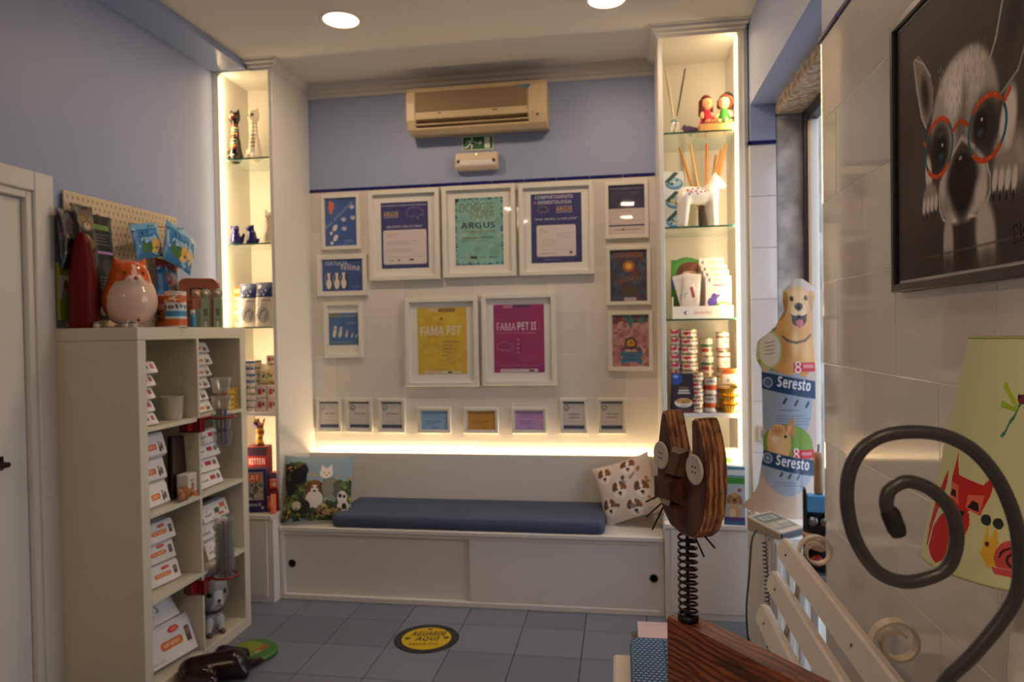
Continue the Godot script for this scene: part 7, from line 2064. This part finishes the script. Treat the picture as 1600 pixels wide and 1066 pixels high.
func wooden_cat():
	var d := V(sin(deg_to_rad(38.0)), 0, cos(deg_to_rad(38.0)))
	var n := V(d.z, 0, -d.x)
	mt("plank_wood", Color.WHITE, 0.45).albedo_texture = wood_tex(5, H("8c4a20"), H("4c200e"), H("2a1008"), 0.42, 14.0)
	M.plank_wood.uv1_triplanar = true
	M.plank_wood.uv1_scale = V(7, 5, 7)
	mt("head_wood", Color.WHITE, 0.42).albedo_texture = wood_tex(8, H("b98250"), H("4a2412"), H("170a06"), 0.36, 10.0)
	M.head_wood.uv1_triplanar = true
	M.head_wood.uv1_scale = V(7, 7, 7)
	mt("face_wood", Color.WHITE, 0.42).albedo_texture = wood_tex(12, H("5c2e16"), H("35180c"), H("0f0705"), 0.07, 26.0)
	M.face_wood.uv1_triplanar = true
	M.face_wood.uv1_scale = V(6, 6, 6)
	var wire := mt("black_wire", H("191614"), 0.35, 0.6)
	# origin under the front corner of the plank; local y runs along the plank (grain), so the plank is built upright and laid down
	var t = thing("wooden_cat", "dark wooden plank cat with spring neck, button eyes and curled wire tail on the counter", "cat sculpture", V(0.052, 0.8925, -0.90))
	var L := 0.38
	var lay := Basis(n, d, -V(0, 1, 0)) if Basis(n, d, -V(0, 1, 0)).determinant() > 0 else Basis(n, d, V(0, 1, 0))
	var pl := MeshInstance3D.new()
	pl.name = "body"
	pl.mesh = box(V(0.0365, L, 0.105), 0.0025)
	pl.material_override = M.plank_wood
	pl.transform = Transform3D(lay, d * (L / 2) + n * 0.01825 + V(0, 0.1715 - 0.0525, 0))
	t.add_child(pl, true)
	for q in [0.035, L - 0.035]:
		for k in [0.006, 0.0305]:
			var lg := MeshInstance3D.new()
			lg.name = "leg"
			lg.mesh = box(V(0.012, 0.03, 0.066), 0.002)
			lg.material_override = M.plank_wood
			lg.transform = Transform3D(lay, d * q + n * k + V(0, 0.033, 0))
			t.add_child(lg, true)
	# spring neck
	var base := V(0.079 - 0.052, 0.1715, 0.012)
	var s := st0(1)
	var pts := []
	var turns := 12.0
	for i in int(turns * 18) + 1:
		var f := i / (turns * 18)
		var a := f * turns * TAU
		pts.append(base + V(0.0112 * cos(a), 0.004 + 0.106 * f, 0.0112 * sin(a)))
	tube(s, pts, 0.0017, 7)
	var sp = obj("spring_neck", done(s), wire, t)
	obj("core_rod", tubed([base, base + V(0, 0.112, 0)], 0.0022, 8), wire, sp)
	obj("collar", lathed([Vector2(0, 0), Vector2(0.0125, 0), Vector2(0.013, 0.002), Vector2(0.013, 0.008), Vector2(0, 0.009)], 24), wire, t, base)
	# head
	var hd := Node3D.new()
	hd.name = "head"
	t.add_child(hd, true)
	hd.scale = V(0.93, 0.93, 0.93)
	hd.position = base + V(0.005, 0.110, 0.0)
	hd.rotation_degrees = V(0, -64, 0)
	var T := 0.030
	var o := [0.0, 0.0, 0.028, 0.003, 0.046, 0.016, 0.058, 0.040, 0.063, 0.070, 0.0635, 0.098, 0.061, 0.118, 0.054, 0.140, 0.047, 0.156, 0.042, 0.1615, 0.0335, 0.1615, 0.0320, 0.156, 0.0325, 0.112, 0.0, 0.109, -0.022, 0.109, -0.031, 0.134, -0.039, 0.158, -0.042, 0.1625, -0.0475, 0.1625, -0.050, 0.156, -0.057, 0.130, -0.062, 0.104, -0.0635, 0.074, -0.060, 0.046, -0.049, 0.022, -0.030, 0.006]
	var poly := PackedVector2Array()
	for i in range(0, o.size(), 2): poly.append(Vector2(o[i], o[i + 1]))
	var plate := prismed(poly, T, 0.0016, false)
	obj("plate", plate, M.head_wood, hd)
	var front := PackedVector2Array()
	for p in poly: front.append((p - Vector2(0, 0.08)) * 0.962 + Vector2(0, 0.08))
	obj("face", prismed(front, 0.0016, 0.0004), M.face_wood, hd, V(0, 0, T / 2 + 0.0004))
	# muzzle: wedge nose, brow ridge and chin facets
	var ns := st0()
	var z0 := T / 2
	var A := [V(-0.034, 0.078, z0), V(0.006, 0.078, z0), V(0.006, 0.046, z0), V(-0.034, 0.046, z0)]
	var Bq := [V(-0.029, 0.076, z0 + 0.024), V(0.003, 0.073, z0 + 0.020), V(0.003, 0.048, z0 + 0.018), V(-0.029, 0.048, z0 + 0.024)]
	solid(ns, A, Bq)
	obj("nose_block", done(ns), M.face_wood, hd)
	ns = st0()
	solid(ns, [V(-0.018, 0.118, z0), V(0.022, 0.118, z0), V(0.010, 0.080, z0), V(-0.022, 0.080, z0)], [V(-0.010, 0.112, z0 + 0.009), V(0.014, 0.112, z0 + 0.009), V(0.004, 0.082, z0 + 0.013), V(-0.018, 0.082, z0 + 0.013)])
	obj("brow_block", done(ns), M.face_wood, hd)
	ns = st0()
	solid(ns, [V(-0.050, 0.042, z0), V(0.022, 0.042, z0), V(0.010, 0.010, z0), V(-0.028, 0.010, z0)], [V(-0.036, 0.036, z0 + 0.010), V(0.006, 0.036, z0 + 0.010), V(0.002, 0.020, z0 + 0.006), V(-0.022, 0.020, z0 + 0.006)])
	obj("chin_block", done(ns), M.face_wood, hd)
	var bt := mt("button", H("b9b2ac"), 0.3)
	for e in [[-0.046, 0.100], [0.040, 0.096]]:
		var b = obj("button_eye", lathed([Vector2(0, 0), Vector2(0.0185, 0), Vector2(0.0195, 0.0012), Vector2(0.0195, 0.003), Vector2(0.0175, 0.0042), Vector2(0.0145, 0.0032), Vector2(0, 0.0032)], 32), bt, hd, V(e[0], e[1], z0 + 0.0016), V(90, 0, 0))
		for q in [[-1, -1], [1, -1], [1, 1], [-1, 1]]: obj("thread_hole", lathed([Vector2(0, 0.0), Vector2(0.0016, 0.0), Vector2(0, 0.0004)], 10), hexm("3c3632", 0.6), b, V(q[0] * 0.0034, 0.0033, q[1] * 0.0034))
	var wh := [[V(-0.052, 0.044, z0 - 0.002), V(-0.055, 0.034, z0 + 0.024)], [V(-0.050, 0.034, z0 - 0.002), V(-0.054, 0.013, z0 + 0.024)], [V(-0.048, 0.030, z0 - 0.002), V(-0.052, -0.006, z0 + 0.016)], [V(0.010, 0.004, z0 - 0.012), V(0.026, -0.024, z0 - 0.018)], [V(0.030, 0.008, z0 - 0.014), V(0.042, -0.008, z0 - 0.024)], [V(0.004, 0.010, z0 - 0.004), V(0.014, -0.012, z0 - 0.004)]]
	for q in wh: obj("whisker", tubed(q, 0.0012, 6), wire, hd)
	# curled tail, a thick coated cable with a black tip
	var path := [V(0.276, 1.058, -0.632), V(0.262, 1.092, -0.618), V(0.254, 1.135, -0.606), V(0.275, 1.167, -0.6), V(0.296, 1.196, -0.6), V(0.308, 1.22, -0.6), V(0.31, 1.248, -0.6), V(0.306, 1.278, -0.6), V(0.294, 1.309, -0.6), V(0.276, 1.332, -0.6), V(0.253, 1.344, -0.6), V(0.226, 1.346, -0.6), V(0.205, 1.341, -0.6), V(0.19, 1.328, -0.6), V(0.182, 1.307, -0.6), V(0.182, 1.28, -0.6), V(0.189, 1.254, -0.6), V(0.204, 1.232, -0.602), V(0.223, 1.223, -0.604), V(0.242, 1.225, -0.606), V(0.259, 1.234, -0.607), V(0.266, 1.251, -0.607), V(0.266, 1.271, -0.607), V(0.259, 1.287, -0.606), V(0.245, 1.3, -0.605), V(0.228, 1.305, -0.604), V(0.215, 1.298, -0.603), V(0.212, 1.286, -0.602), V(0.2155, 1.277, -0.602)]
	path[0] = V(0.268, 1.060, -0.640)
	for i in path.size(): path[i] = path[i] - V(0.052, 0.8925, -0.90)
	var tl = obj("tail", tubed(smooth(path, 5), 0.0056, 14), mt("tail_cable", H("3a3a3a"), 0.32), t)
	var e0: Vector3 = path[-1]
	obj("tail_tip", tubed([e0 + V(-0.002, 0.006, 0), e0 + V(-0.0005, 0.002, 0), e0 + V(0.004, -0.011, 0.001), e0 + V(0.0058, -0.0155, 0.001)], [0.0062, 0.0075, 0.0072, 0.0055], 14), M.rubber, tl)

# eight-cornered solid between two quads given in the same order
func solid(s, a: Array, b: Array):
	var c := Vector3.ZERO
	for p in a + b: c += p / 8.0
	quad(s, a[0], a[1], a[2], a[3], c)
	quad(s, b[0], b[1], b[2], b[3], c)
	for i in 4:
		var j := (i + 1) % 4
		quad(s, a[i], a[j], b[j], b[i], c)

func _dull(m):
	m.metallic_specular = 0.2
	return m

func painting():
	var c := Cv.new(400, 400, H("47413e"), 1)
	for i in 14: c.soft(40 + i * 26, 60 + (i * 97) % 200, 90, 120, [H("504a46"), H("403a37")][i % 2], 0, 1.0, 0.35)
	c.soft(200, 380, 300, 110, H("332e2b"), 0, 0.9, 0.9)
	var w := H("b5aca5")
	var md := H("7c736d")
	var dk := H("211d1b")
	# ears
	c.pl([60, 66, 76, 64, 96, 84, 114, 106, 126, 130, 124, 162, 100, 182, 84, 158, 70, 112], md); c.soft(98, 130, 18, 46, H("262120"), -14, 0.8, 0.95); c.stroke([60, 68, 70, 112, 86, 160, 100, 180], 4, w); c.stroke([64, 66, 94, 84, 116, 110], 3, w, 0.8, 0.8)
	c.pl([270, 156, 288, 132, 312, 66, 350, 18, 372, 60, 362, 140, 336, 186, 302, 200], H("423c39")); c.soft(330, 110, 28, 70, H("2a2523"), 22, 0.9, 0.9); c.stroke([270, 156, 290, 128, 314, 64, 350, 18], 3.5, w); c.stroke([300, 198, 336, 182, 362, 140, 372, 64], 3, H("9a918a"))
	# head
	c.soft(206, 196, 96, 92, H("a09790"), 0, 0.14); c.soft(204, 142, 78, 42, H("c4bbb4"), 0, 0.6); c.soft(184, 160, 38, 54, H("d2cac3"), 8, 0.9); c.soft(242, 158, 34, 50, H("b9b0a9"), -10, 0.9); c.soft(214, 176, 14, 50, H("756c66"), 0, 0.9, 0.8)
	for i in 90: c.soft(140 + (i * 53) % 130, 112 + (i * 37) % 86, 1.6, 7, [H("8a817b"), H("756c66"), H("dcd4cd")][i % 3], -24 + (i * 31) % 48, 0.9, 0.7)
	c.soft(142, 224, 42, 52, dk, 0, 0.6); c.soft(264, 226, 50, 56, H("2c2725"), 0, 0.6); c.soft(204, 212, 22, 34, H("6a615c"), 0, 0.8)
	c.soft(314, 238, 22, 56, H("c9c1ba"), 12, 0.4); c.soft(336, 280, 30, 50, H("9a918a"), 0, 0.8); c.soft(108, 252, 14, 38, H("c0b7b0"), -6, 0.5); c.soft(296, 262, 20, 26, H("a39a93"), 0, 0.9)
	for q in [[148, 226], [254, 222]]:
		c.soft(q[0], q[1], 20, 23, H("0c0a0a"), 0, 0.4); c.soft(q[0] - 1, q[1] + 9, 13, 10, H("24404f"), 0, 0.8); c.soft(q[0] + 3, q[1] - 7, 3.4, 3.4, H("f0ece8"), 0, 0.6); c.soft(q[0], q[1] - 24, 22, 7, H("4c4541"), 0, 0.8, 0.8)
	# muzzle
	c.soft(206, 288, 70, 54, H("b0a7a0"), 0, 0.16); c.soft(206, 280, 54, 54, H("1f1b19"), 0, 0.45); c.soft(160, 308, 24, 26, H("8a817b"), 0, 0.8); c.soft(254, 306, 24, 30, H("b9b0a9"), 0, 0.8); c.soft(206, 306, 30, 40, H("171312"), 0, 0.8)
	c.soft(205, 244, 34, 26, H("3c3532"), 0, 0.8); c.soft(204, 256, 25, 15, H("0e0b0b"), 0, 0.5); c.soft(202, 250, 8, 5, H("a8a4a0"), 0, 0.9)
	c.stroke([146, 268, 140, 288, 142, 308, 152, 324, 170, 332, 190, 330], 3, H("d8d0c9"), 0.9, 0.7); c.stroke([268, 272, 276, 290, 275, 310, 264, 326, 246, 334, 222, 330], 3.5, H("d8d0c9"), 0.9, 0.7); c.stroke([176, 242, 206, 224, 238, 244], 6, H("c2b9b2"), 1.0, 0.9)
	# paws
	c.soft(112, 292, 34, 34, H("4c4541"), 0, 0.7); c.soft(308, 300, 38, 34, H("4c4541"), 0, 0.7)
	c.soft(112, 284, 30, 24, H("8a817b"), 0, 0.5)
	for i in 4:
		c.soft(92 + i * 13, 296, 7, 17, H("b9b0a9"), 6, 0.5); c.soft(90 + i * 13, 312, 2.4, 8, H("1a1615"), 6, 0.6)
	c.soft(308, 286, 36, 26, H("8a817b"), 0, 0.5)
	for i in 4:
		c.soft(286 + i * 14, 298 + i * 2, 8, 20, H("c0b7b0"), 10, 0.5); c.soft(283 + i * 14, 316 + i * 2, 2.6, 9, H("1a1615"), 10, 0.6)
	# reflection below
	c.soft(167, 362, 19, 54, H("a0978f"), 0, 0.45); c.soft(264, 360, 30, 58, H("aca39b"), -8, 0.45); c.soft(166, 390, 30, 30, H("47413e"), 0, 0.9); c.soft(268, 392, 40, 26, H("57504b"), 0, 0.9); c.soft(206, 360, 26, 48, H("2c2725"), 0, 0.9)
	for i in 8: c.soft(110 + i * 30, 372, 60, 3, H("57504b"), 0, 1.0, 0.5)
	# round spectacles: orange above and below, teal at the sides
	for q in [[139, 220, 42, 40], [268, 229, 44, 39]]:
		var ring := []
		for k in 41:
			var a := TAU * k / 40
			ring.append([q[0] + q[2] * cos(a), q[1] + q[3] * sin(a), absf(sin(a))])
		for k in 40:
			var warm := clampf((ring[k][2] - 0.55) * 5.0, 0, 1)
			c.stroke([ring[k][0], ring[k][1], ring[k + 1][0], ring[k + 1][1]], 3.2 + warm * 1.2, H("1b5c6c").lerp(H("bc4218"), warm), 0.5, 1.4)
			if k % 3 == 0 and warm > 0.5: c.soft(ring[k][0], ring[k][1] - 1, 4, 1.6, H("e08a48"), 0, 0.8, 0.7)
	c.stroke([180, 208, 202, 200, 224, 212], 4, H("a8401c"), 0.5, 1.4); c.stroke([308, 208, 320, 198], 4, H("bc4218"), 0.5, 1.4); c.stroke([98, 206, 92, 200], 3.5, H("bc4218"), 0.5, 1.4)
	c.im.adjust_bcs(1.22, 1.0, 1.0)
	c.text("Elsa", 324, 356, 40, 22, H("100d0b"), false, true, -6.0)
	var t = thing("painting", "black-framed painting of a grey bulldog in round orange and teal spectacles", "painting", V(XR - 0.0065, 1.798, -1.365), -90)
	var w2 := 0.60
	var h2 := 0.590
	var fw := 0.018
	var s := st0()
	var rows := []
	for q in [[0.0, 0.0], [0.0, 0.022], [0.002, 0.024], [fw - 0.003, 0.024], [fw, 0.020], [fw, 0.006], [fw, 0.0], [0.0, 0.0]]:
		var x: float = w2 / 2 - q[0]
		var y: float = h2 / 2 - q[0]
		rows.append(PackedVector3Array([V(-x, -y, q[1]), V(x, -y, q[1]), V(x, y, q[1]), V(-x, y, q[1])]))
	grid(s, rows, true, -1, false)
	obj("frame", done(s), mt("frame_black", H("0c0b0e"), 0.4), t)
	obj("mat", span(V(-w2 / 2 + fw, -h2 / 2 + fw, 0.003), V(w2 / 2 - fw, h2 / 2 - fw, 0.012), 0.0), M.paper, t)
	var am := span(V(-0.275, -0.270, 0.0125), V(0.275, 0.270, 0.0145), 0.0)
	am.surface_set_material(0, hexm("4a4440", 0.6))
	face(am, V(-0.275, 0.270, 0.0150), V(0.55, 0, 0), V(0, -0.54, 0), _dull(texm("bulldog", ImageTexture.create_from_image(c.im), 0.6)))
	obj("canvas", am, null, t)
